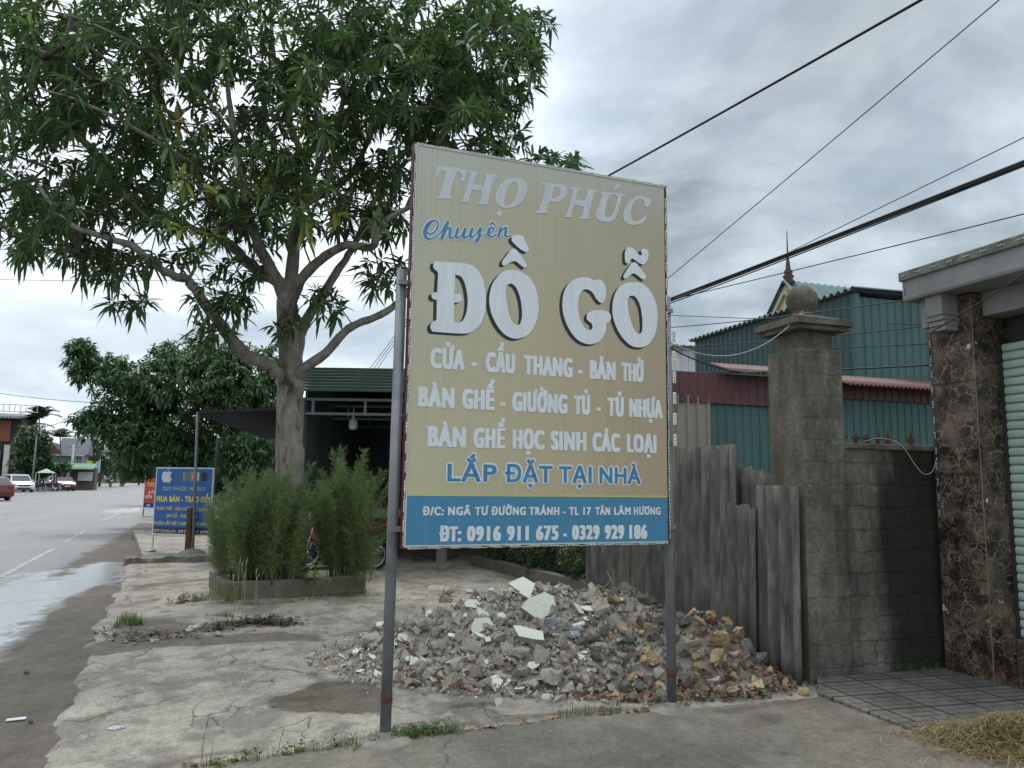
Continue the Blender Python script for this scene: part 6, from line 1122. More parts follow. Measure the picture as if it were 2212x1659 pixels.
hero('ochre', 1548, 1396, 78, 'largest layered ochre rock with pale stripes on the right heap', (.5, -.3, .4), sc=(1, .75, .75), up=.05); hero('ochre', 1553, 1436, 56, 'round ochre boulder below the largest layered rock', sc=(.95, .9, 1.1), up=.03); hero('ochre', 1604, 1374, 32, 'round brown stone leaning against the cement sheets', up=.02)
hero('ochre', 1412, 1443, 58, 'cream and orange block left of the right sign post', (.3, .5, .5), sc=(1, .8, .8), up=.03); hero('ochre', 1312, 1302, 42, 'ochre rock high on the dark crest', up=.02); hero('ochre', 1582, 1466, 36, 'orange brown stone low on the right slope'); hero('ochre', 1332, 1509, 42, 'yellowish rock at the front foot between the posts')
hero('ochre', 1742, 1500, 40, 'pinkish stone lying at the corner of the tiled path', sc=(.9, .9, 1)); hero('ochre', 1500, 1398, 40, 'pale split stone left of the largest ochre rock', (.9, .2, .3), sc=(1, .7, .6), up=.03); hero('ochre', 1512, 1352, 40, 'pale flat stone on top of the right heap', (.5, .4, .2), sc=(1, .8, .6), up=.03); hero('brick', 1535, 1347, 30, 'pink brick piece on top of the right heap', up=.03)
hero('dark', 1480, 1415, 50, 'dark lump supporting the ochre rocks on the right', up=.02); hero('dark', 1645, 1412, 80, 'long dark slab sliding down the right slope', (.4, .3, -.5), sc=(1, .35, .35)); hero('grey', 1625, 1440, 70, 'thin grey plank like slab on the right slope', (.1, .2, .1), sc=(1, .25, .2)); hero('dark', 1700, 1476, 58, 'long grey wedge at the right foot of the heap', (.2, .5, -.8), sc=(1, .45, .5)); hero('grey', 1585, 1500, 44, 'grey lump with white specks at the right foot')
hero('dark', 1288, 1425, 56, 'dark grey boulder right of the plastic bag'); hero('dark', 1352, 1437, 52, 'dark mossy boulder before the ochre and cream block'); hero('dark', 1365, 1516, 46, 'speckled grey stone at the front foot by the right post'); hero('dark', 1242, 1476, 40, 'speckled round stone low in the heap middle')
hero('grey', 1540, 1478, 44, 'mid grey angular stone under the round ochre boulder')
r2_ = random.Random(5)
def scatter(kind, k, box_, smin, smax, test=None, tries=60, gap=.55):
    for _ in range(k):
        for _t in range(tries):
            x = r2_.uniform(box_[0], box_[1]); y = r2_.uniform(box_[2], box_[3]); s_ = smin + (smax - smin) * r2_.random() ** 1.5
            if sdist([(x, y)], FOOT)[0] > -.04: continue
            if test and not test(x, y): continue
            if any((x - a) ** 2 + (y - b) ** 2 < ((s_ + c) * gap) ** 2 for a, b, c in placed): continue
            rock(kind, (x, y, mound([(x, y)])[0]), s_); break
bx_ = lambda x, y: (x + .9) * .5 + (y - 6.5) * .12        # grey on the left, darker to the right
left = lambda x, y: x < .75 + r2_.gauss(0, .25); right = lambda x, y: x > .72 + r2_.gauss(0, .2)
scatter('grey', 52, (-1.3, 1.0, 6.0, 7.9), .09, .15, left, gap=.62); scatter('grey', 205, (-1.7, 1.3, 5.8, 8.3), .035, .10, left, gap=.50); scatter('dark', 130, (.4, 2.3, 5.8, 8.8), .04, .125, right, gap=.5); scatter('ochre', 16, (1.45, 2.2, 6.1, 7.3), .06, .12, None, gap=.35); scatter('ochre', 30, (.8, 2.3, 5.8, 7.8), .035, .085, right, gap=.4)
scatter('white', 170, (-1.5, 1.1, 5.9, 7.8), .028, .08, left, gap=.05); scatter('brick', 24, (-1.5, 2.2, 5.9, 7.8), .02, .05, gap=.3); scatter('grey', 12, (-1.7, 1.2, 5.8, 7.2), .025, .05, left, gap=.4)
for i in range(9): x, y = r2_.uniform(-1.9, -.95), r2_.uniform(5.9, 7.2); rock('grey', (x, y, .03), r2_.uniform(.012, .03))
# crumbs: thousands of small bits, one object
def crumbs(name, k, mat, smin, smax, seed, zone, label):
    r_ = np.random.default_rng(seed); V = []; F = []; base = [hull(nrm(r_.normal(0, 1, (9, 3))) * [1, .8, .6]) for _ in range(8)]; got = 0
    while got < k:
        x, y = r_.uniform(-1.9, 2.5), r_.uniform(5.6, 8.6); s0 = sdist([(x, y)], FOOT)[0]
        if s0 > abs(r_.normal(0, .10)) or not zone(x, y, r_): continue
        s_ = smin + (smax - smin) * r_.uniform() ** 2.5; Vb, Fb = base[r_.integers(8)]; m = Euler(r_.uniform(0, 6.28, 3)).to_matrix(); z = mound([(x, y)])[0]; o = len(V)
        V += [tuple(m @ Vector(v) * s_ + Vector((x, y, z + s_ * .35))) for v in Vb]; F += [[i + o for i in f] for f in Fb]; got += 1
    me = bpy.data.meshes.new(name); me.from_pydata(V, [], F); me.update(); me.materials.append(mat); o = bpy.data.objects.new(name, me); COL.objects.link(o); tag(o, label, 'gravel', kind='stuff')
crumbs('gravel', 4200, MAT_CHUNK, .007, .042, 3, lambda x, y, r_: x < .8 + r_.normal(0, .3), 'grey crumbs between the concrete chunks'); crumbs('gravel', 1900, MAT_ROCKD, .007, .04, 4, lambda x, y, r_: x > .6 + r_.normal(0, .3), 'dark crumbs between the stones on the right'); crumbs('gravel', 700, MAT_PLAS, .006, .022, 5, lambda x, y, r_: x < 1.1, 'tiny white plaster crumbs in the heap')
# fallen leaves
def fallen(name, C, size, mat, label, kind='stuff'):
    C = np.asarray(C, float); k = len(C); az = rng.uniform(0, 6.283, k); d = np.column_stack([np.cos(az), np.sin(az), rng.normal(0, .35, k)]); s_ = np.column_stack([-np.sin(az), np.cos(az), rng.normal(0, .35, k)]); L_ = (size * rng.uniform(.5, 1.25, k))[:, None]; cu = rng.uniform(.05, .4, k)[:, None]; up = np.array([0, 0, 1.]); C = C + up * .008
    V = np.stack([C - d * L_ * .5 + up * L_ * cu * .5, C - s_ * L_ * .22 + up * L_ * cu * .35, C, C + s_ * L_ * .22 + up * L_ * cu * .35, C + d * L_ * .5 + up * L_ * cu * .5], 1).reshape(-1, 3); T = (np.arange(k)[:, None, None] * 5 + np.array([[0, 2, 1], [0, 3, 2], [1, 2, 4], [2, 3, 4]])).reshape(-1, 3)
    o = npmesh(name, V, T, mat, {'tint': np.repeat(rng.uniform(0, .84, k), 5)}); tag(o, label, 'leaves', kind=kind)
MAT_FALL = leafmat('fallen_leaf', (.085, .042, .024), (.20, .10, .05), (.32, .21, .12), trans=.1, rough=.6)
C = []
while len(C) < 620:
    x, y = random.uniform(-.9, 2.4), random.uniform(5.6, 7.2)
    s0 = sdist([(x, y)], FOOT)[0]
    if s0 > .12 or s0 < -.75 or random.random() > (.95 if x > .5 else .40) * (1.0 if -.28 < s0 < .06 else .18): continue
    C.append((x, y, mound([(x, y)])[0] + random.uniform(0, .03)))
fallen('fallen_leaves', C, .075, MAT_FALL, 'brown fallen leaves drifted along the foot of the rubble heap')
fallen('fallen_leaves', along([(400, 1662), (650, 1632), (850, 1608)], 60, .03) + along([(860, 1600), (1000, 1588), (1150, 1562), (1300, 1548), (1440, 1535)], 120, .04) + along([(240, 1372), (330, 1372), (460, 1362), (640, 1352)], 60, .08), .065, MAT_FALL, 'brown fallen leaves caught in the pavement seams')
for x, y, lab in ((235, 1289, 'orange brown leaf lying on the wet road edge'), (290, 1240, 'small curled leaf on the road near the kerb'), (700, 1440, 'curled brown leaf beside the lone concrete cube')):
    fallen('fallen_leaf', [G(x, y, .02)[:]], .12, MAT_FALL, lab, kind='thing')
# litter: crumpled bag, plastic scraps, wire, white board, flattened cup
def crumple(name, p, size, mat, label, cat, sc=(1, 1, 1), seed=0):
    bm = bmesh.new(); bmesh.ops.create_icosphere(bm, subdivisions=3, radius=1); r_ = np.random.default_rng(seed)
    for v in bm.verts: q = v.co * 3; f = 1 + .22 * math.sin(q.x * 3 + q.y * 2.1 + seed) + .16 * math.sin(q.z * 5 - q.x * 2) + .07 * r_.normal(); v.co = Vector((v.co.x * sc[0], v.co.y * sc[1], v.co.z * sc[2])) * f * size + Vector(p)
    me = bpy.data.meshes.new(name); bm.to_mesh(me); bm.free(); me.materials.append(mat); o = bpy.data.objects.new(name, me); COL.objects.link(o); tag(o, label, cat)
mbag = M('clear_plastic', (.5, .5, .5), (.42, .43, .44), rough=.22); mbag.node_tree.nodes['Principled BSDF'].inputs['Transmission Weight'].default_value = .55
crumple('plastic_bag', on_mound(1198, 1368) + ZU * .05, .085, mbag, 'crumpled clear plastic bag beside the broad white slab', 'bag', (1, .8, 1), 2)
crumple('plastic_wrapper', on_mound(1012, 1282) + ZU * .03, .055, M('blue_plastic', (.12, .35, .6), (.6, .62, .64), rough=.35, scale=14, fac=(.45, .5)), 'blue and white plastic wrapper on the heap crest', 'wrapper', (1, .7, .4), 3)
crumple('plastic_wrapper', on_mound(1240, 1378) + ZU * .03, .05, M('pale_blue_plastic', (.32, .42, .5), (.5, .52, .55), rough=.4, scale=12), 'pale blue scrap of plastic right of the clear bag', 'wrapper', (1, .6, .5), 4)
crumple('flattened_cup', G(251, 1572, .035), .045, M('dirty_white_plastic', (.5, .5, .5), (.35, .35, .36), rough=.4, scale=20), 'flattened white cup lid lying on the cracked pavement', 'litter', (1, .75, .18), 5)
p = on_mound(828, 1352); mb = MB(); mb.box(p + ZU * .025, (.15, .055, .018), Vector((.93, .1, .18)).normalized(), Vector((-.1, .6, .5)).normalized(), Vector((-.15, -.6, .78)).normalized()); tag(mb.build('white_board', MAT_PLAS, bevel=.002), 'clean white strip of board lying by the left sign post', 'board')
p = on_mound(1250, 1362); mb = MB(); mb.box(p + ZU * .05, (.11, .035, .02), Vector((.9, .2, .2)).normalized(), Vector((-.2, .9, .3)).normalized()); tag(mb.build('white_board', MAT_BWH, bevel=.002), 'small white plastic trim piece next to the clear bag', 'board')
p = on_mound(790, 1318); mb = MB(); mb.tube([p + Vector((a * .014 - .1, .02 * math.sin(a * .9), .012 + .035 * abs(math.sin(a * .35)))) for a in range(14)], .003, 5); tag(mb.build('rusty_wire', MAT_RUST), 'rusty bent wire at the far left edge of the heap', 'wire')
p = on_mound(960, 1288); mb = MB()
for i in range(26): q = p + Vector((random.gauss(0, .05), random.gauss(0, .05), 0)); mb.tube([q, q + Vector((random.uniform(.0, .2), random.uniform(-.05, .1), random.uniform(.02, .14)))], .003, 4)
tag(mb.build('twig_bundle', M('brown_twigs', (.12, .07, .045))), 'bundle of dry brown twigs on the heap crest', 'twigs')
mb = MB(); p = on_mound(1262, 1300)
for i in range(9): q = p + Vector((random.uniform(-.1, .35), random.uniform(-.2, .2), .02)); r_ = q + Vector((random.uniform(-.15, .25), random.uniform(-.1, .1), random.uniform(.05, .32))); mb.tube([q, q.lerp(r_, .5) + Vector((.02, 0, .03)), r_], .0035, 4)
tag(mb.build('dry_stalks', M('straw_stalk', (.30, .25, .17))), 'thin dry stalks sticking out of the dark half of the heap', 'stalks')
for x, y, w, lab in ((338, 1388, 52, 'flat broken pavement slab piece lying in the dirt seam'), (318, 1362, 40, 'broken slab corner beside the grass tuft'), (288, 1392, 22, 'small flat grey stone left of the broken slab piece'), (270, 1388, 20, 'smaller flat stone nearest the road edge'), (415, 1362, 60, 'loose flat plate of cracked pavement in the dirt'), (470, 1372, 44, 'second loose pavement plate right of the larger one'), (327, 1190, 44, 'mossy flat stone lying on the kerb below the blue sign')):
    p = G(x, y, .03 if y > 1300 else .13); s_ = PX(w, p - Vector((0, 0, EYE))); rock('grey', p, s_, (random.gauss(0, .06), random.gauss(0, .06), random.uniform(0, 6)), lab, 'pavement_piece', (1, .8, .28), sink=.2)
for x, y, s_, lab in ((57, 1456, .035, 'small dark stone on the wet road'), (66, 1562, .03, 'pebble on the dirty road edge'), (35, 1553, None, 'white paper scrap on the dirty road edge')):
    if s_: rock('dark', G(x, y, .0), s_, None, lab, 'pebble')
    else:
        p = G(x, y, .01); mb = MB(); mb.box(p, (.11, .05, .004), Vector((.9, .4, .02)).normalized(), Vector((-.4, .9, 0)).normalized()); tag(mb.build('paper_scrap', MAT_BWH), lab, 'paper')
# dry straw heap in the lower right corner
s0, s1 = G(2010, 1590, .07), G(2330, 1680, .05); k = 5200; u_ = rng.uniform(0, 1, k); ctr = G(2150, 1600, .07)
cx = ctr.x + .10 + rng.normal(0, .26, k); cy = ctr.y - .02 + rng.normal(0, .17, k); hh = .17 * np.exp(-((cx - ctr.x - .12) / .33) ** 2 - ((cy - ctr.y) / .2) ** 2); C = np.column_stack([cx, cy, .07 + hh * rng.uniform(.1, 1, k)])
az = rng.uniform(0, 6.283, k); d = np.column_stack([np.cos(az), np.sin(az), rng.normal(0, .25, k)]); L_ = rng.uniform(.05, .17, k)[:, None]; sd_ = np.column_stack([-np.sin(az), np.cos(az), np.zeros(k)]) * .0022; bend = np.column_stack([rng.normal(0, .02, (k, 2)), rng.uniform(-.01, .02, k)])
V = np.stack([C - d * L_ / 2 - sd_, C - d * L_ / 2 + sd_, C + bend + sd_, C + bend - sd_, C + d * L_ / 2], 1).reshape(-1, 3); T = (np.arange(k)[:, None, None] * 5 + np.array([[0, 1, 2], [0, 2, 3], [3, 2, 4]])).reshape(-1, 3)
tag(npmesh('dry_straw', V, T, MAT_DRY, {'tint': np.repeat(rng.uniform(0, .8, k), 5)}), 'heap of dry yellow straw at the corner of the tiled path', 'straw', kind='stuff')
fallen('fallen_leaves', [(ctr.x + random.gauss(0, .3), ctr.y + random.gauss(0, .2), .10 + random.uniform(0, .1)) for _ in range(26)], .06, MAT_FALL, 'pale brown leaves lying on the dry straw')
P = np.array([(q[0] + random.gauss(0, .05), q[1] + random.gauss(0, .05), .035 + abs(random.gauss(0, .02))) for q in along([(455, 1362), (520, 1350), (590, 1345), (640, 1352)], 130, .05) + along([(240, 1378), (320, 1384), (420, 1372)], 40, .05) + along([(372, 1304), (432, 1296)], 30, .03)])
V, T, ti = leaves(P, np.tile([[0, 0, 1.]], (len(P), 1)), 7, .045, .02, (50, 100), .1, rng.uniform(0, .5, len(P))); tag(npmesh('creeping_weeds', V, T, leafmat('maroon_weed', (.05, .035, .025), (.075, .07, .035), (.12, .13, .05), trans=.15), {'tint': ti}), 'dark maroon creeping weeds in the broken pavement seams', 'weeds', kind='stuff')
# moss on the front slab is in its material; weeds at the wall foot
grass('wall_grass', [(E(a, -.03, .075) + Vector((random.gauss(0, .02), random.gauss(0, .02), 0)))[:] for a in np.linspace(.9, 1.33, 24)] + [(E(1.36, -.55 - .02 * i, .07))[:] for i in range(12)], 5, .05, .004, label='tiny weeds along the foot of the black wall', cat='weeds')
# ================================================================== ROAD VEHICLES
MAT_TYRE = M('tyre_rubber', (.018, .018, .019), (.03, .03, .03), rough=.8); MAT_RIM = M('alloy', (.42, .43, .45), rough=.3, metal=.8); MAT_CHROME = M('chrome', (.62, .64, .66), rough=.12, metal=1.0)
MAT_GLASS = M('car_glass', (.03, .04, .045), rough=.06, spec=.8); MAT_LAMP = M('head_lamp', (.6, .62, .64), rough=.12, spec=.7); MAT_TAIL = M('tail_lamp', (.3, .02, .02), rough=.2); MAT_BLKP = M('black_plastic', (.02, .02, .022), (.032, .032, .034), rough=.5)
def paint(n, c): return M(n, c, tuple(x * .93 for x in c), rough=.22, spec=.6, scale=1)
MAT_CWHITE = paint('white_car_paint', (.62, .63, .63)); MAT_CRED = paint('red_car_paint', (.13, .018, .022)); MAT_MRED = paint('red_motorbike_paint', (.26, .02, .02)); MAT_MBLK = paint('black_motorbike_paint', (.02, .02, .024))
def car(name, label, loc, rz, mat, L_=4.4, Wd=1.82, H=1.62, suv=True, group=None):
    """x forward; a body lofted from side outlines, glasshouse tucked in towards the roof"""
    t = thing(name, label, 'car', (0, 0, 0), group); hl = L_ / 2; gc = .22 if suv else .16
    low = [(-hl, gc + .12), (-hl - .02, .55), (-hl + .05, .95), (-hl + .12, 1.02), (hl - 1.15, 1.02), (hl - .35, .88), (hl - .06, .72), (hl, .48), (hl - .05, gc + .05)]
    r_ = .36 if suv else .32
    def arch(cx): return [(cx + (r_ + .05) * math.cos(R(a)), r_ + (r_ + .05) * math.sin(R(a))) for a in (0, 30, 60, 90, 120, 150, 180)]
    ax1, ax2 = hl - .85, -hl + .8; prof = low + [(ax1 + r_ + .05, gc)] + arch(ax1) + [(ax1 - r_ - .05, gc), (ax2 + r_ + .05, gc)] + arch(ax2) + [(ax2 - r_ - .05, gc)]
    V = []; F = []; n = len(prof); st = [(-1, .93), (-.93, 1), (0, 1), (.93, 1), (1, .93)]
    for sy, sc in st:
        for x, z in prof: V.append((x * (1 if abs(sy) < 1 else .985), sy * Wd / 2 * (1 - .05 * max(0, abs(x) / hl - .75) * 4 * .5), .62 + (z - .62) * sc))
    for i in range(4):
        for j in range(n): a = i * n + j; b = i * n + (j + 1) % n; F.append((a, b, b + n, a + n))
    mb = MB(); mb.add(V, F, False); Vs = [(x, z) for x, z in prof]
    for base, rev in ((0, False), (4 * n, True)):
        tris = tessellate_polygon([[Vector((x, z, 0)) for x, z in prof]])
        mb.add(V[base:base + n], [t_ for t_ in tris])
    body = mb.build('body', mat, t, bevel=.03)
    gh_ = [(-hl + .10, 1.0), (-hl + .35, H - .10), (-hl + .75, H - .02), (-.1, H), (.45, H - .07), (hl - 1.1, 1.0)] if suv else [(-hl + .12, .98), (-hl + .75, H - .06), (-.35, H), (.35, H - .06), (hl - 1.15, .98)]
    def cab(inset, dz, yk): return [(x, y) for x, y in gh_]
    m = len(gh_); V = []
    for sy in (-1, 1):
        for x, z in gh_: V.append((x, sy * Wd / 2 * (.96 - .17 * (z - 1.0) / (H - 1.0)), z))
    F = [list(range(m - 1, -1, -1)), list(range(m, 2 * m))] + [(i, (i + 1) % m, m + (i + 1) % m, m + i) for i in range(m)]
    mb = MB(); mb.add(V, F); mb.build('cabin', mat, t, bevel=.03)
    def quad_on(pts_, name_, mt, off): 
        a = [Vector(p) for p in pts_]; nn_ = (a[1] - a[0]).cross(a[2] - a[0]).normalized(); c_ = sum(a, Vector()) / len(a); nn_ = nn_ if nn_.dot(c_ - Vector((0, 0, .9))) > 0 else -nn_; mb_ = MB(); mb_.prism([p + nn_ * off for p in a], -nn_ * .02); return mb_.build(name_, mt, t)
    yy = lambda z: Wd / 2 * (.96 - .17 * (z - 1.0) / (H - 1.0)); lerp = lambda a, b, f: (a[0] + (b[0] - a[0]) * f, a[1] + (b[1] - a[1]) * f)
    a, b = gh_[-1], gh_[-2]; p, q = lerp(a, b, .06), lerp(a, b, .92); quad_on([(p[0], -yy(p[1]) * .9, p[1]), (p[0], yy(p[1]) * .9, p[1]), (q[0], yy(q[1]) * .9, q[1]), (q[0], -yy(q[1]) * .9, q[1])], 'windscreen', MAT_GLASS, .012)
    a, b = gh_[0], gh_[1]; p, q = lerp(a, b, .12), lerp(a, b, .9); quad_on([(p[0], -yy(p[1]) * .86, p[1]), (p[0], yy(p[1]) * .86, p[1]), (q[0], yy(q[1]) * .86, q[1]), (q[0], -yy(q[1]) * .86, q[1])], 'rear_window', MAT_GLASS, .012)
    for s_ in (-1, 1):
        zl, zh = 1.05, H - .13
        for x0, x1, x2, x3 in ((-hl + .55, -.12, -.12, -hl + .78), (-.05, hl - 1.28, .38, -.05)): quad_on([(x0, s_ * yy(zl), zl), (x1, s_ * yy(zl), zl), (x2, s_ * yy(zh), zh), (x3, s_ * yy(zh), zh)], 'side_window', MAT_GLASS, .014)
        hp = [(hl - .10, s_ * Wd * .47, .80), (hl - .02, s_ * Wd * .30, .76), (hl - .0, s_ * Wd * .30, .64), (hl - .08, s_ * Wd * .475, .66)]; mb = MB(); mb.prism(hp, (.035, 0, 0)); mb.build('headlight', MAT_LAMP, t)
        mb = MB(); mb.box((-hl - .02, s_ * Wd * .38, .85), (.05, .26, .14)); mb.build('tail_light', MAT_TAIL, t)
        mb = MB(); mb.box((hl - 1.35, s_ * (Wd / 2 + .07), 1.08), (.12, .18, .12)); mb.build('mirror', mat, t, bevel=.03)
        for ax in (ax1, ax2):
            mb = MB(); mb.lathe((ax, s_ * (Wd / 2 - .20), r_), [(r_ * .62, 0), (r_ * .95, 0), (r_, .04), (r_, .17), (r_ * .95, .21), (r_ * .64, .21), (r_ * .62, .18)], 24, (0, s_, 0)); w_ = mb.build('wheel', MAT_TYRE, t)
            mb = MB(); mb.lathe((ax, s_ * (Wd / 2 - .20), r_), [(.001, .17), (.06, .18), (.07, .15)], 16, (0, s_, 0)); mb.lathe((ax, s_ * (Wd / 2 - .20), r_), [(r_ * .52, .13), (r_ * .63, .18), (r_ * .65, .16)], 24, (0, s_, 0))
            for k in range(5): a_ = k * 1.2566; d_ = Vector((math.cos(a_), 0, math.sin(a_))); mb.box(Vector((ax, s_ * (Wd / 2 - .035), r_)) + d_ * r_ * .32, (r_ * .55, .03, .06), d_, (0, 1, 0), d_.cross(Vector((0, 1, 0))))
            mb.build('rim', MAT_RIM, w_)
    mb = MB(); mb.box((hl - .01, 0, .66), (.05, Wd * .52, .16)); mb.box((hl - .005, 0, .36), (.05, Wd * .62, .12)); mb.build('grille', MAT_BLKP, t)
    mb = MB(); mb.box((hl + .02, 0, .50), (.02, .48, .10)); mb.build('number_plate', MAT_BWH, t)
    mb = MB(); mb.box((0, 0, gc + .02), (L_ - 1.9, Wd * .985, .10)); mb.build('sill', MAT_BLKP, t)
    t.location = loc; t.rotation_euler = (0, 0, rz); return t
road_dir = Vector((-.42, .907, 0)); RA = math.atan2(road_dir.y, road_dir.x)
p = D(40, 1040, 74); p.z = 0; car('parked_car', 'white sport utility car parked across the road, front toward the camera', p, RA + math.pi + .35, MAT_CWHITE, 4.45, 1.84, 1.66, True)
p = D(137, 1040, 83); p.z = 0; car('parked_car', 'dark red hatchback parked behind the row of motorbikes across the road', p, RA + math.pi + .3, MAT_CRED, 4.0, 1.7, 1.5, False)
p = D(118, 1040, 96); p.z = 0; car('parked_car', 'white hatchback parked farther along behind the green kiosk side', p, RA + math.pi + .3, MAT_CWHITE, 4.0, 1.7, 1.5, False)
p = D(-30, 1040, 49); p.z = 0; car('moving_car', 'dark red car cut off by the left edge, driving on the wet road', p, RA + .5, MAT_CRED, 4.3, 1.75, 1.5, False)
def motorbike(name, label, mat, loc, rz, spokes=False, group=None):
    """small step-through motorbike, x forward, standing upright"""
    t = thing(name, label, 'motorbike', (0, 0, 0), group); r_ = .275; wb = .61
    for x in (wb, -wb):
        mb = MB(); mb.lathe((x, -.045, r_), [(r_ - .055, .01), (r_ - .03, 0), (r_, .025), (r_, .065), (r_ - .03, .09), (r_ - .055, .08)], 36, (0, 1, 0)); w_ = mb.build('wheel', MAT_TYRE, t)
        mb = MB(); mb.lathe((x, -.03, r_), [(r_ - .07, .005), (r_ - .052, 0), (r_ - .052, .06), (r_ - .07, .055), (r_ - .07, .005)], 36, (0, 1, 0)); mb.lathe((x, -.05, r_), [(.001, 0), (.045, .005), (.05, .095), (.001, .1)], 14, (0, 1, 0))
        for k in range(18 if spokes else 6):
            a = k * 6.283 / (18 if spokes else 6); mb.tube([(x + .045 * math.cos(a), .02 * (-1) ** k, r_ + .045 * math.sin(a)), (x + (r_ - .065) * math.cos(a + .25), 0, r_ + (r_ - .065) * math.sin(a + .25))], .0022 if spokes else .012, 4)
        mb.build('rim', MAT_CHROME, w_)
        arc = [(x + (r_ + .035) * math.cos(R(a)), r_ + (r_ + .035) * math.sin(R(a))) for a in range(20, 165, 12)]; mb = MB()
        for (x0, z0), (x1, z1) in zip(arc[:-1], arc[1:]): mb.add([(x0, -.06, z0), (x0, .06, z0), (x1, .06, z1), (x1, -.06, z1), (x0, -.05, z0 - .012), (x0, .05, z0 - .012), (x1, .05, z1 - .012), (x1, -.05, z1 - .012)], [(0, 1, 2, 3), (7, 6, 5, 4), (0, 4, 5, 1), (2, 6, 7, 3), (0, 3, 7, 4), (1, 5, 6, 2)])
        mb.build('mudguard', MAT_BLKP if x < 0 else mat, t)
    mb = MB()
    for s_ in (-1, 1): mb.tube([(wb, s_ * .075, r_), (wb - .10, s_ * .075, .62), (wb - .15, s_ * .06, .86)], [.018, .022, .022], 8); mb.tube([(-wb, s_ * .09, r_), (-wb + .18, s_ * .10, .62)], [.022, .026], 8)
    mb.build('fork', MAT_CHROME, t)
    side = [(wb - .12, .92), (wb - .02, .78), (wb - .10, .55), (.28, .36), (.05, .38), (-.05, .58), (-.55, .66), (-.82, .78), (-.80, .82), (-.35, .76), (.02, .70), (.22, .56), (wb - .26, .72), (wb - .24, .92)]
    V = []; n = len(side)
    for sy, sc in ((-.09, .97), (-.13, 1), (.13, 1), (.09, .97)):
        for x, z in side: V.append((x, sy, .6 + (z - .6) * sc))
    mb = MB(); mb.add(V, [(i * n + j, i * n + (j + 1) % n, (i + 1) * n + (j + 1) % n, (i + 1) * n + j) for i in range(3) for j in range(n)]); tr = [list(t_) for t_ in tessellate_polygon([[Vector((x, z, 0)) for x, z in side]])]; mb.add(V[:n], tr); mb.add(V[3 * n:], tr); mb.build('fairing', mat, t, bevel=.015)
    mb = MB(); mb.lathe((0, 0, 0), [], 3) if False else None; q = [(.02, .72), (.0, .80), (-.30, .79), (-.70, .86), (-.78, .83), (-.40, .73)]; mb.prism([(x, -.12, z) for x, z in q], (0, .24, 0)); mb.build('seat', MAT_BLKP, t, bevel=.03)
    mb = MB(); mb.box((.08, 0, .32), (.34, .22, .22)); mb.lathe((.12, -.14, .33), [(.001, 0), (.09, .01), (.10, .05), (.10, .23), (.09, .27), (.001, .28)], 14, (0, 1, 0)); mb.build('engine', M('engine_alloy', (.25, .26, .27), (.15, .155, .16), rough=.4, metal=.6, scale=20), t, bevel=.015)
    mb = MB(); mb.tube([(.15, -.13, .26), (-.1, -.16, .22), (-.35, -.17, .28), (-.85, -.18, .40)], [.02, .022, .045, .05], 10); mb.build('exhaust', MAT_CHROME, t)
    mb = MB(); mb.tube([(wb - .26, -.33, .98), (wb - .20, -.18, 1.0), (wb - .17, 0, .96), (wb - .20, .18, 1.0), (wb - .26, .33, .98)], .013, 8); mb.build('handlebar', MAT_BLKP, t)
    mb = MB(); mb.lathe((wb - .14, 0, .93), [(.001, 0), (.085, .02), (.08, .10), (.05, .13), (.001, .135)], 16, (1, 0, -.1)); mb.build('headlight', MAT_LAMP, t)
    for s_ in (-1, 1):
        mb = MB(); mb.tube([(wb - .22, s_ * .22, 1.0), (wb - .20, s_ * .28, 1.18)], .006, 6); mb.lathe((wb - .21, s_ * .28, 1.20), [(.001, 0), (.06, .004), (.058, .025), (.001, .03)], 14, (-1, 0, .1)); mb.build('mirror', MAT_CHROME, t)
    mb = MB(); mb.box((-.84, 0, .80), (.05, .14, .08)); mb.build('tail_light', MAT_TAIL, t)
    mb = MB(); mb.tube([(.0, .10, .25), (.05, .26, .0)], .012, 6); mb.build('side_stand', MAT_BLKP, t)
    t.location = loc; t.rotation_euler = (0, 0, rz); return t
wp = G(806, 1235); motorbike('red_motorbike', 'red and chrome motorbike parked behind the feathery shrubs with its rear wheel showing', MAT_MRED, wp + Vector((-.62, .12, .02)), math.pi - .12, True)
proto = motorbike('parked_motorbike', 'black motorbike with a chrome headlight nearest the white car', MAT_MBLK, D(88, 1040, 77) * 1, RA + 2.2, group='motorbikes parked across the road'); proto.location.z = 0
for px, d, lab, rz in ((103, 78, 'middle black motorbike of the parked row', 2.0), (118, 79, 'black motorbike parked in front of the red hatchback', 2.3), (96, 81, 'black motorbike half hidden behind the parked row', 1.7)):
    q = D(px, 1040, d); q.z = 0; dup(proto, q, RA + rz, label=lab)
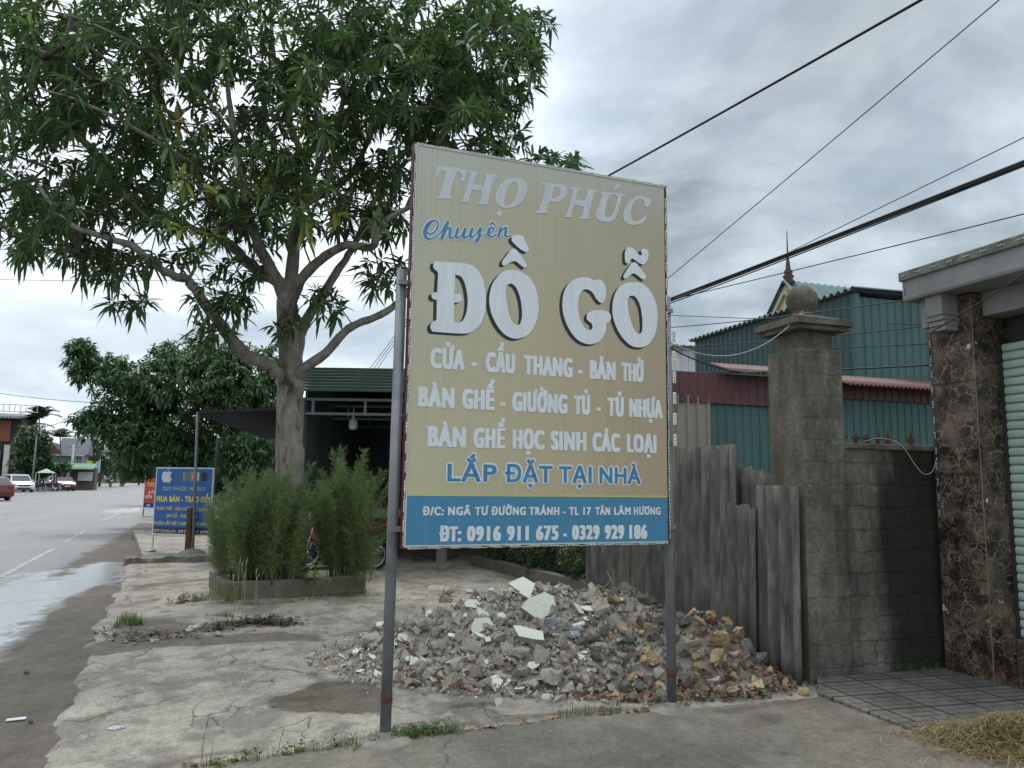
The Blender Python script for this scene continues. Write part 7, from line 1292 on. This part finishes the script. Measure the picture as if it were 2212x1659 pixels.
def person(name, label, hips, fwd, shirt, helmet):
    """seated rider grown as one skin over a jointed skeleton, arms to the bars"""
    t = thing(name, label, 'person', hips); f = Vector(fwd).normalized(); s_ = Vector((-f.y, f.x, 0)); h = Vector(hips); P = lambda a, b, c: h + f * a + s_ * b + ZU * c
    vs = [P(0, 0, 0), P(.02, 0, .22), P(.04, 0, .42), P(.06, 0, .52), P(.07, 0, .60), P(.08, 0, .70)]; ed = [(0, 1), (1, 2), (2, 3), (3, 4), (4, 5)]; rd = [.15, .135, .16, .075, .07, .105]
    for b in (-1, 1):
        o = len(vs); vs += [P(.05, b * .19, .46), P(.18, b * .26, .25), P(.42, b * .27, .24), P(.48, b * .27, .24)]; ed += [(3, o), (o, o + 1), (o + 1, o + 2), (o + 2, o + 3)]; rd += [.06, .05, .04, .045]
        o = len(vs); vs += [P(.05, b * .12, -.03), P(.40, b * .15, -.02), P(.32, b * .15, -.42), P(.45, b * .15, -.48)]; ed += [(0, o), (o, o + 1), (o + 1, o + 2), (o + 2, o + 3)]; rd += [.095, .07, .05, .04]
    me = bpy.data.meshes.new('body'); bm = bmesh.new(); sk_ = bm.verts.layers.skin.verify(); bv = [bm.verts.new(v) for v in vs]; [bm.edges.new((bv[a], bv[b])) for a, b in ed]
    for v, r_ in zip(bv, rd): v[sk_].radius = (r_, r_)
    bv[0][sk_].use_root = True; bm.to_mesh(me); bm.free(); o = bpy.data.objects.new('body', me); COL.objects.link(o); me.materials.append(shirt); attach(o, t); o.modifiers.new('skin', 'SKIN'); m_ = o.modifiers.new('sub', 'SUBSURF'); m_.levels = m_.render_levels = 1
    mb = MB(); mb.lathe(P(.08, 0, .64), [(.09, 0), (.135, .04), (.145, .12), (.11, .21), (.05, .25), (.001, .255)], 14); mb.build('helmet', helmet, t)
    mb = MB(); mb.lathe(P(.15, 0, .66), [(.001, 0), (.06, .02), (.07, .06), (.05, .11), (.001, .13)], 10); mb.build('face', M('skin_tone', (.35, .2, .14)), t); return t
for px, d, lab, lab2, mt, sc_, hm in ((239, 112, 'white and red motorbike ridden toward the camera on the far road', 'rider in a blue helmet on the nearer oncoming motorbike', MAT_MRED, (.10, .08, .10), (.1, .2, .55)), (265, 122, 'red motorbike ridden farther away on the road', 'rider in dark clothes on the farther red motorbike', MAT_MRED, (.25, .05, .05), (.08, .05, .05))):
    q = D(px, 1040, d); q.z = 0; rz = math.atan2(-d, -q.x) + .12; dup(proto, q, rz, label=lab, group='motorbikes ridden on the road')
    f = Vector((math.cos(rz), math.sin(rz), 0)); person('person', lab2, q + ZU * .84 - f * .22, f, M('rider_shirt', sc_), M('helmet_paint', hm, rough=.25))
# ================================================================== FAR SIDE OF THE ROAD
MAT_BRK = M('red_brick_wall', (.22, .075, .045), (.14, .055, .038), scale=3, stretch=(1, 1, 4)); MAT_WHT = M('whitewash', (.50, .50, .49), (.36, .36, .35), scale=1.5); MAT_TEAL = M('teal_render', (.16, .22, .22), (.11, .16, .165), scale=1.5)
def prismroof(mb, c, w, l, z0, h, ang):
    ax = Vector((math.cos(ang), math.sin(ang), 0)); ay = Vector((-ax.y, ax.x, 0)); c = Vector((c[0], c[1], z0)); mb.prism([c - ax * w / 2 - ay * l / 2, c + ax * w / 2 - ay * l / 2, c - ay * l / 2 + ZU * h], ay * l)
d = 62; q = D(8, 1040, d); q.z = 0; hb = thing('blue_gate_house', 'two storey house with red brick upper floor, tin roof and blue metal gate', 'house', q); fx = Vector((.93, .36, 0)).normalized(); fy = Vector((-fx.y, fx.x, 0)); q = q - fx * 2.2; Hh = lambda a, b, z: q + fx * a + fy * b + ZU * z
mb = MB(); mb.box(Hh(-1.2, 2.6, 2.9), (8.6, 5, 5.8), fx, fy); mb.build('wall', MAT_DARK, hb)
mb = MB(); mb.box(Hh(-1.4, .06, 4.65), (7.6, .12, 1.7), fx, fy); mb.build('brick_wall', MAT_BRK, hb)
mb = MB(); mb.sheet(Hh(-5.6, -.8, 5.65), fx, (fy + ZU * .12).normalized(), 8.8, 6.2, .25, .04, ZU, sub=6, thick=.05); mb.build('tin_roof', M('old_tin', (.10, .105, .11), (.15, .155, .16), rough=.6), hb)
mb = MB(); mb.box(Hh(-2.6, 3.2, 6.7), (4.2, 2, 1.1), fx, fy); mb.build('roof_room', M('dark_beige', (.13, .115, .09)), hb)
mb = MB()
for i in range(12): mb.box(Hh(-.5 + i * .4, 1.2, 6.55), (.05, .05, .62), fx, fy)
for z in (6.3, 6.86): mb.box(Hh(1.7, 1.2, z), (4.6, .06, .06), fx, fy)
mb.build('railing', MAT_WHT, hb)
mb = MB(); mb.box(Hh(.2, -.1, 1.55), (3.4, .08, 2.9), fx, fy); gt = mb.build('gate', M('blue_gate_paint', (.09, .17, .29), (.07, .13, .23), rough=.5), hb)
mb = MB(); mb.box(Hh(.2, -.16, .45), (3.4, .05, .8), fx, fy); mb.build('gate_plate', M('pale_gate_plate', (.3, .34, .37)), gt)
print_on('lettering', text_line("INA", 0.05, 1.55, 0, .5, .01, .01), (Hh(.15, -.15, 2.15), fx, ZU, -fy), .01, M('faded_lettering', (.33, .40, .46)), hb)
mb = MB()
for a in (2.35, 3.15): mb.box(Hh(a, -.25, 1.75), (.36, .4, 3.5), fx, fy)
mb.build('gate_column', MAT_WHT, hb)
mb = MB(); mb.box(Hh(-1.2, -.7, 3.05), (2.4, .12, .75), fx, fy); mb.build('hanging_panel', MAT_WHT, hb)
hb.scale = (1.42,) * 3; q_ = D(6, 1040, 88); q_.z = 0; hb.location = q_
d = 104; q = D(138, 1040, d); q.z = 0; hb = thing('blue_roofed_house', 'house with steep dark blue tiled roof and teal facade behind the palm', 'house', q)
mb = MB(); mb.box(q + ZU * 2.2, (4.6, 6, 4.4), fx, fy); mb.build('wall', MAT_TEAL, hb)
mb = MB(); prismroof(mb, q + fx * .9 + fy * 1.5, 5.4, 3.6, 4.4, 2.3, math.atan2(fy.y, fy.x)); mb.build('roof', M('navy_tile', (.035, .04, .075), (.028, .032, .06), rough=.45), hb)
mb = MB(); prismroof(mb, q - fx * 1.6 + fy * 1.0, 3.0, 5.0, 4.3, 1.7, math.atan2(fx.y, fx.x)); mb.build('side_roof', M('brown_tile', (.12, .075, .06), (.09, .06, .05)), hb)
mb = MB(); mb.box(q - fy * 3.15 + ZU * 4.25, (5.2, .5, .16), fx, fy); mb.build('ledge', MAT_WHT, hb)
mb = MB(); mb.box(q - fy * 3.03 + fx * .6 + ZU * 2.9, (1.9, .08, .8), fx, fy); w_ = mb.build('window', MAT_WHT, hb); mb = MB(); mb.box(q - fy * 3.09 + fx * .2 + ZU * 2.9, (.85, .05, .62), fx, fy); mb.box(q - fy * 3.09 + fx * 1.1 + ZU * 2.9, (.75, .05, .62), fx, fy); mb.build('pane', MAT_GLASS, w_)
d = 88; q = D(158, 1040, d); q.z = 0; hb = thing('roadside_kiosk', 'small kiosk with a pale green tin awning and whitewashed posts', 'kiosk', q)
mb = MB(); mb.box(q + fy * 1.6 + ZU * 1.25, (4.2, 2.4, 2.5), fx, fy); mb.build('wall', M('kiosk_wall', (.08, .07, .06), (.12, .11, .09)), hb)
for a in (-1.95, -1.2, -.55): mb = MB(); mb.box(q + fx * a + ZU * 1.2, (.34, .3, 2.4), fx, fy); mb.build('post', MAT_WHT, hb)
mb = MB(); mb.sheet(q - fx * 2.3 - fy * 1.0 + ZU * 2.35, fx, (fy + ZU * .32).normalized(), 4.4, 2.2, .25, .03, ZU, sub=6, thick=.04); mb.build('awning', M('pale_green_tin', (.18, .28, .20), (.14, .22, .16)), hb)
mb = MB(); mb.box(q + fx * 1.2 - fy * .2 + ZU * 1.55, (1.5, .06, 1.0), fx, fy); mb.build('hanging_panel', MAT_WHT, hb)
q = D(98, 1040, 80); q.z = 0; tn_ = thing('market_tent', 'pale green pitched tent roof on thin poles behind the motorbikes', 'tent', q); mb = MB(); c = q + ZU * 2.3; b4 = [q + fx * a * .75 + fy * b * .8 + ZU * 1.85 for a, b in ((-1, -1), (1, -1), (1, 1), (-1, 1))]
mb.add(b4 + [c], [(0, 1, 4), (1, 2, 4), (2, 3, 4), (3, 0, 4), (3, 2, 1, 0)]); mb.build('canvas', M('pale_green_canvas', (.36, .44, .36), (.3, .38, .31)), tn_)
for p in b4: mb = MB(); f_ = p.copy(); f_.z = 0; mb.tube([f_, p], .03, 6); mb.build('pole', MAT_WHT, tn_)
def banner(lab, px, y0, y1, w, d, mat, mat2=None):
    q = D(px, 1040, d); q.z = 0; zt_, zb_ = D(px, y0, d).z, D(px, y1, d).z; t = thing('standing_banner', lab, 'banner', q); mb = MB(); mb.box(q + ZU * (zt_ + zb_) / 2, (w, .05, zt_ - zb_), fx, fy); mb.build('panel', mat, t)
    if mat2: mb = MB(); mb.box(q - fy * .03 + ZU * (zb_ + .14 * (zt_ - zb_)), (w, .03, .26 * (zt_ - zb_)), fx, fy); mb.build('lower_band', mat2, t)
    mb = MB(); mb.box(q + ZU * zt_ / 2 + fy * .05, (.06, .04, zt_), fx, fy); mb.build('pole', MAT_STEELP, t)
banner('yellow standing banner with a blue foot beside the kiosk', 190, 995, 1022, .62, 92, M('yellow_banner', (.55, .45, .05), (.48, .38, .05)), M('blue_foot', (.06, .17, .3))); banner('pale blue standing banner beside the road', 209, 997, 1021, .55, 96, M('pale_blue_banner', (.36, .5, .56)))
def lamp(lab, px, d, ytop, arm):
    q = D(px, 1040, d); q.z = 0; zt_ = D(px, ytop, d).z; t = thing('street_lamp', lab, 'street lamp', q, 'arched street lamps along the road'); mb = MB(); mb.tube([q, q + ZU * zt_ * .86], [.09, .06], 8); o = mb.build('pole', MAT_STEELP, t)
    a = fx * arm; mb = MB(); mb.tube([q + ZU * zt_ * .86, q + ZU * zt_ * .95 + a * .10, q + ZU * zt_ + a * .3, q + ZU * (zt_ + .25) + a * .75, q + ZU * (zt_ + .5) + a], [.05, .05, .045, .04, .035], 7); mb.build('arm', MAT_STEELP, t)
    mb = MB(); mb.box(q + ZU * (zt_ + .52) + a * 1.12, (.75, .22, .1), (fx * (1 if arm > 0 else -1) + ZU * .18).normalized(), fy); mb.build('lamp_head', MAT_BWH, t)
lamp('arched street lamp behind the utility pole and kiosk', 158, 92, 945, 1.7); lamp('street lamp whose arm shows beside the nearer palm', 70, 78, 921, 2.0)
def wpole(lab, px, d, ytop):
    q = D(px, 1040, d); q.z = 0; z = D(px, ytop, d).z; t = thing('utility_pole', lab, 'utility pole', q); mb = MB(); mb.tube([q, q + ZU * z], [.16, .11], 8); mb.build('shaft', MAT_WHT, t); mb = MB(); mb.box(q + ZU * (z - .3), (1.4, .09, .09), fx, fy); mb.build('crossarm', MAT_STEELP, t); return q + ZU * z
wpole('pale concrete utility pole left of the arched street lamp', 152.5, 90, 960)
hidden_top = wpole('concrete utility pole standing behind the large signboard', 1268, 16.0, 412)
MAT_PALM = leafmat('palm_leaf', (.03, .055, .025), (.06, .10, .04), (.15, .15, .07), trans=.2); MAT_PTR = M('palm_trunk', (.17, .15, .13), (.11, .10, .09), scale=4, stretch=(1, 1, 5))
def palm(lab, px, py, d, size):
    q = D(px, 1040, d); q.z = 0; top = D(px, py, d); t = thing('palm_tree', lab, 'palm', q, 'slender areca palms across the road'); mb = MB(); mb.tube([q, (q + top) / 2 + fx * .08, top], [.10, .08, .07], 8); mb.build('trunk', MAT_PTR, t); V = []; T = []
    for k in range(11):
        a = k * 2.399; el = R(random.uniform(30, 85)); dh = Vector((math.cos(a), math.sin(a), 0)); L_ = size * random.uniform(.8, 1.1); pr_ = []
        for i in range(13): u = i / 12; pr_.append(top + dh * (math.cos(el) * L_ * u + .2 * L_ * u * u) + ZU * (math.sin(el) * L_ * u - L_ * .55 * u * u))
        for i in range(1, 13):
            c = pr_[i]; ax = (pr_[i] - pr_[i - 1]).normalized(); sd_ = ax.cross(ZU).normalized()
            for s_ in (-1, 1):
                tip = c + sd_ * s_ * L_ * .34 * (1 - .5 * i / 12) + ax * L_ * .14 - ZU * L_ * .10; o = len(V); V += [(c - ax * .06 * size)[:], (c + ax * .06 * size)[:], tip[:]]; T.append((o, o + 1, o + 2))
    npmesh('crown', V, T, MAT_PALM, {'tint': rng.uniform(.05, .6, len(V) // 3).repeat(3)}, t)
palm('taller areca palm rising above the dense round tree', 85, 902, 92, 2.9); palm('shorter areca palm left of the blue roofed house', 130, 945, 96, 2.6); palm('areca palm crown merging into the dense round tree', 66, 918, 93, 2.5)
# ================================================================== OVERHEAD LINES
MAT_CORD = M('grey_white_cord', (.36, .35, .33), rough=.6)
def wire(lab, a, b, sag, r_, name='overhead_cable', mat=None, n=26):
    a, b = Vector(a), Vector(b); mb = MB(); mb.tube([a.lerp(b, i / n) - ZU * sag * 4 * (i / n) * (1 - i / n) for i in range(n + 1)], r_, 6); tag(mb.build(name, mat or MAT_WIREK), lab, 'cable'); 
T_ = hidden_top; TA = D(1268, 405, 16.0); TB = D(1262, 700, 16.0)
def ext(px0, py0, d0, px1, py1, d1, k): a, b = D(px0, py0, d0), D(px1, py1, d1); return a + (b - a) * k
wire('thick twisted black cable rising from the signboard top to the upper right', TA, ext(1325, 375, 15.2, 1984, 0, 9.0, 1.5), .03, .022)
wire('thin cable running steeply to the upper right corner', D(1262, 752, 16), ext(1447, 592, 14, 2152, 0, 7.2, 1.4), .02, .007)
for i, (dy_, r_) in enumerate(((-2, .02), (3, .016), (8, .009))): wire(('uppermost line of the thick black cable bundle', 'middle line of the thick black cable bundle', 'lowest thin line of the thick black cable bundle')[i], D(1262, 716 + dy_, 16), ext(1447, 622 + dy_, 13.4, 2212, 336 + dy_, 7.6, 1.35), .04, r_)
wire('thin line splitting upward from the cable bundle', D(1700, 547, 11), ext(1700, 547, 11, 2212, 297, 7.6, 1.4), 0, .006)
wire('thin low cable crossing above the pillar toward the canopy', D(1262, 690, 16), ext(1455, 641, 13.2, 2212, 458, 8.0, 1.3), .03, .007)
wire('thin level wire behind the gate pillar', D(1440, 681, 14), D(1990, 702, 12), .0, .006)
for lab, y0, x1, y1 in (('upper dark wire across the green shed', 700, 2012, 640), ('second dark wire across the green shed', 742, 2012, 703), ('third dark wire across the green shed', 748, 2012, 742), ('lowest black wire above the red roof', 796, 2014, 788)): wire(lab, D(1440, y0 + 8, 11.2), D(x1, y1, 7.2), .03, .006 if y1 < 780 else .009)
wire('slack white cord from the sign post to the pillar ball', sp(1.99, 2.62, -.02), E(.12, .10, 3.10), .22, .0035, 'slack_cord', MAT_CORD)
wire('black wire drooping from the sign post behind the pillar', sp(1.99, 2.58, -.02), E(.0, .60, 2.62), .05, .006)
mb = MB(); mb.tube([E(.21 + .088 * math.cos(a * .33), .22 + .088 * math.sin(a * .33), 3.098 + .004 * math.sin(a)) for a in range(20)], .004, 5); tag(mb.build('slack_cord', MAT_CORD), 'white cord looped round the neck of the pillar ball', 'cord')
wpts = [E(.68, .07, 1.985), E(.8, .04, 2.02), E(.98, .03, 2.0), E(1.06, .0, 1.93), E(1.13, -.03, 1.80), E(1.20, -.05, 1.72), E(1.28, -.07, 1.74), E(1.33, -.08, 1.86)]
mb = MB(); mb.tube([Vector(p) for p in smooth_open([p[:] for p in wpts], 5)], .0035, 5); tag(mb.build('slack_cord', MAT_CORD), 'white cord hanging from the wall spikes to the marble column', 'cord')
wire('black wire slanting across the marble column to the upper right', D(2012, 655 + 62, 6.3), D(2260, 560, 5.2), .01, .006)
wire('distant thin line passing behind the mango tree', D(-120, 601, 34), D(900, 588, 28), .2, .012); wire('faint line low in the sky on the left', D(-60, 840, 60), D(330, 873, 55), .3, .02)
for i in range(3): wire(('left line of the three rising from the shop roof', 'middle line of the three rising from the shop roof', 'right line of the three rising from the shop roof')[i], D(799 + 8 * i, 797, 15), D(905 + 3 * i, 650, 15), .02, .006)
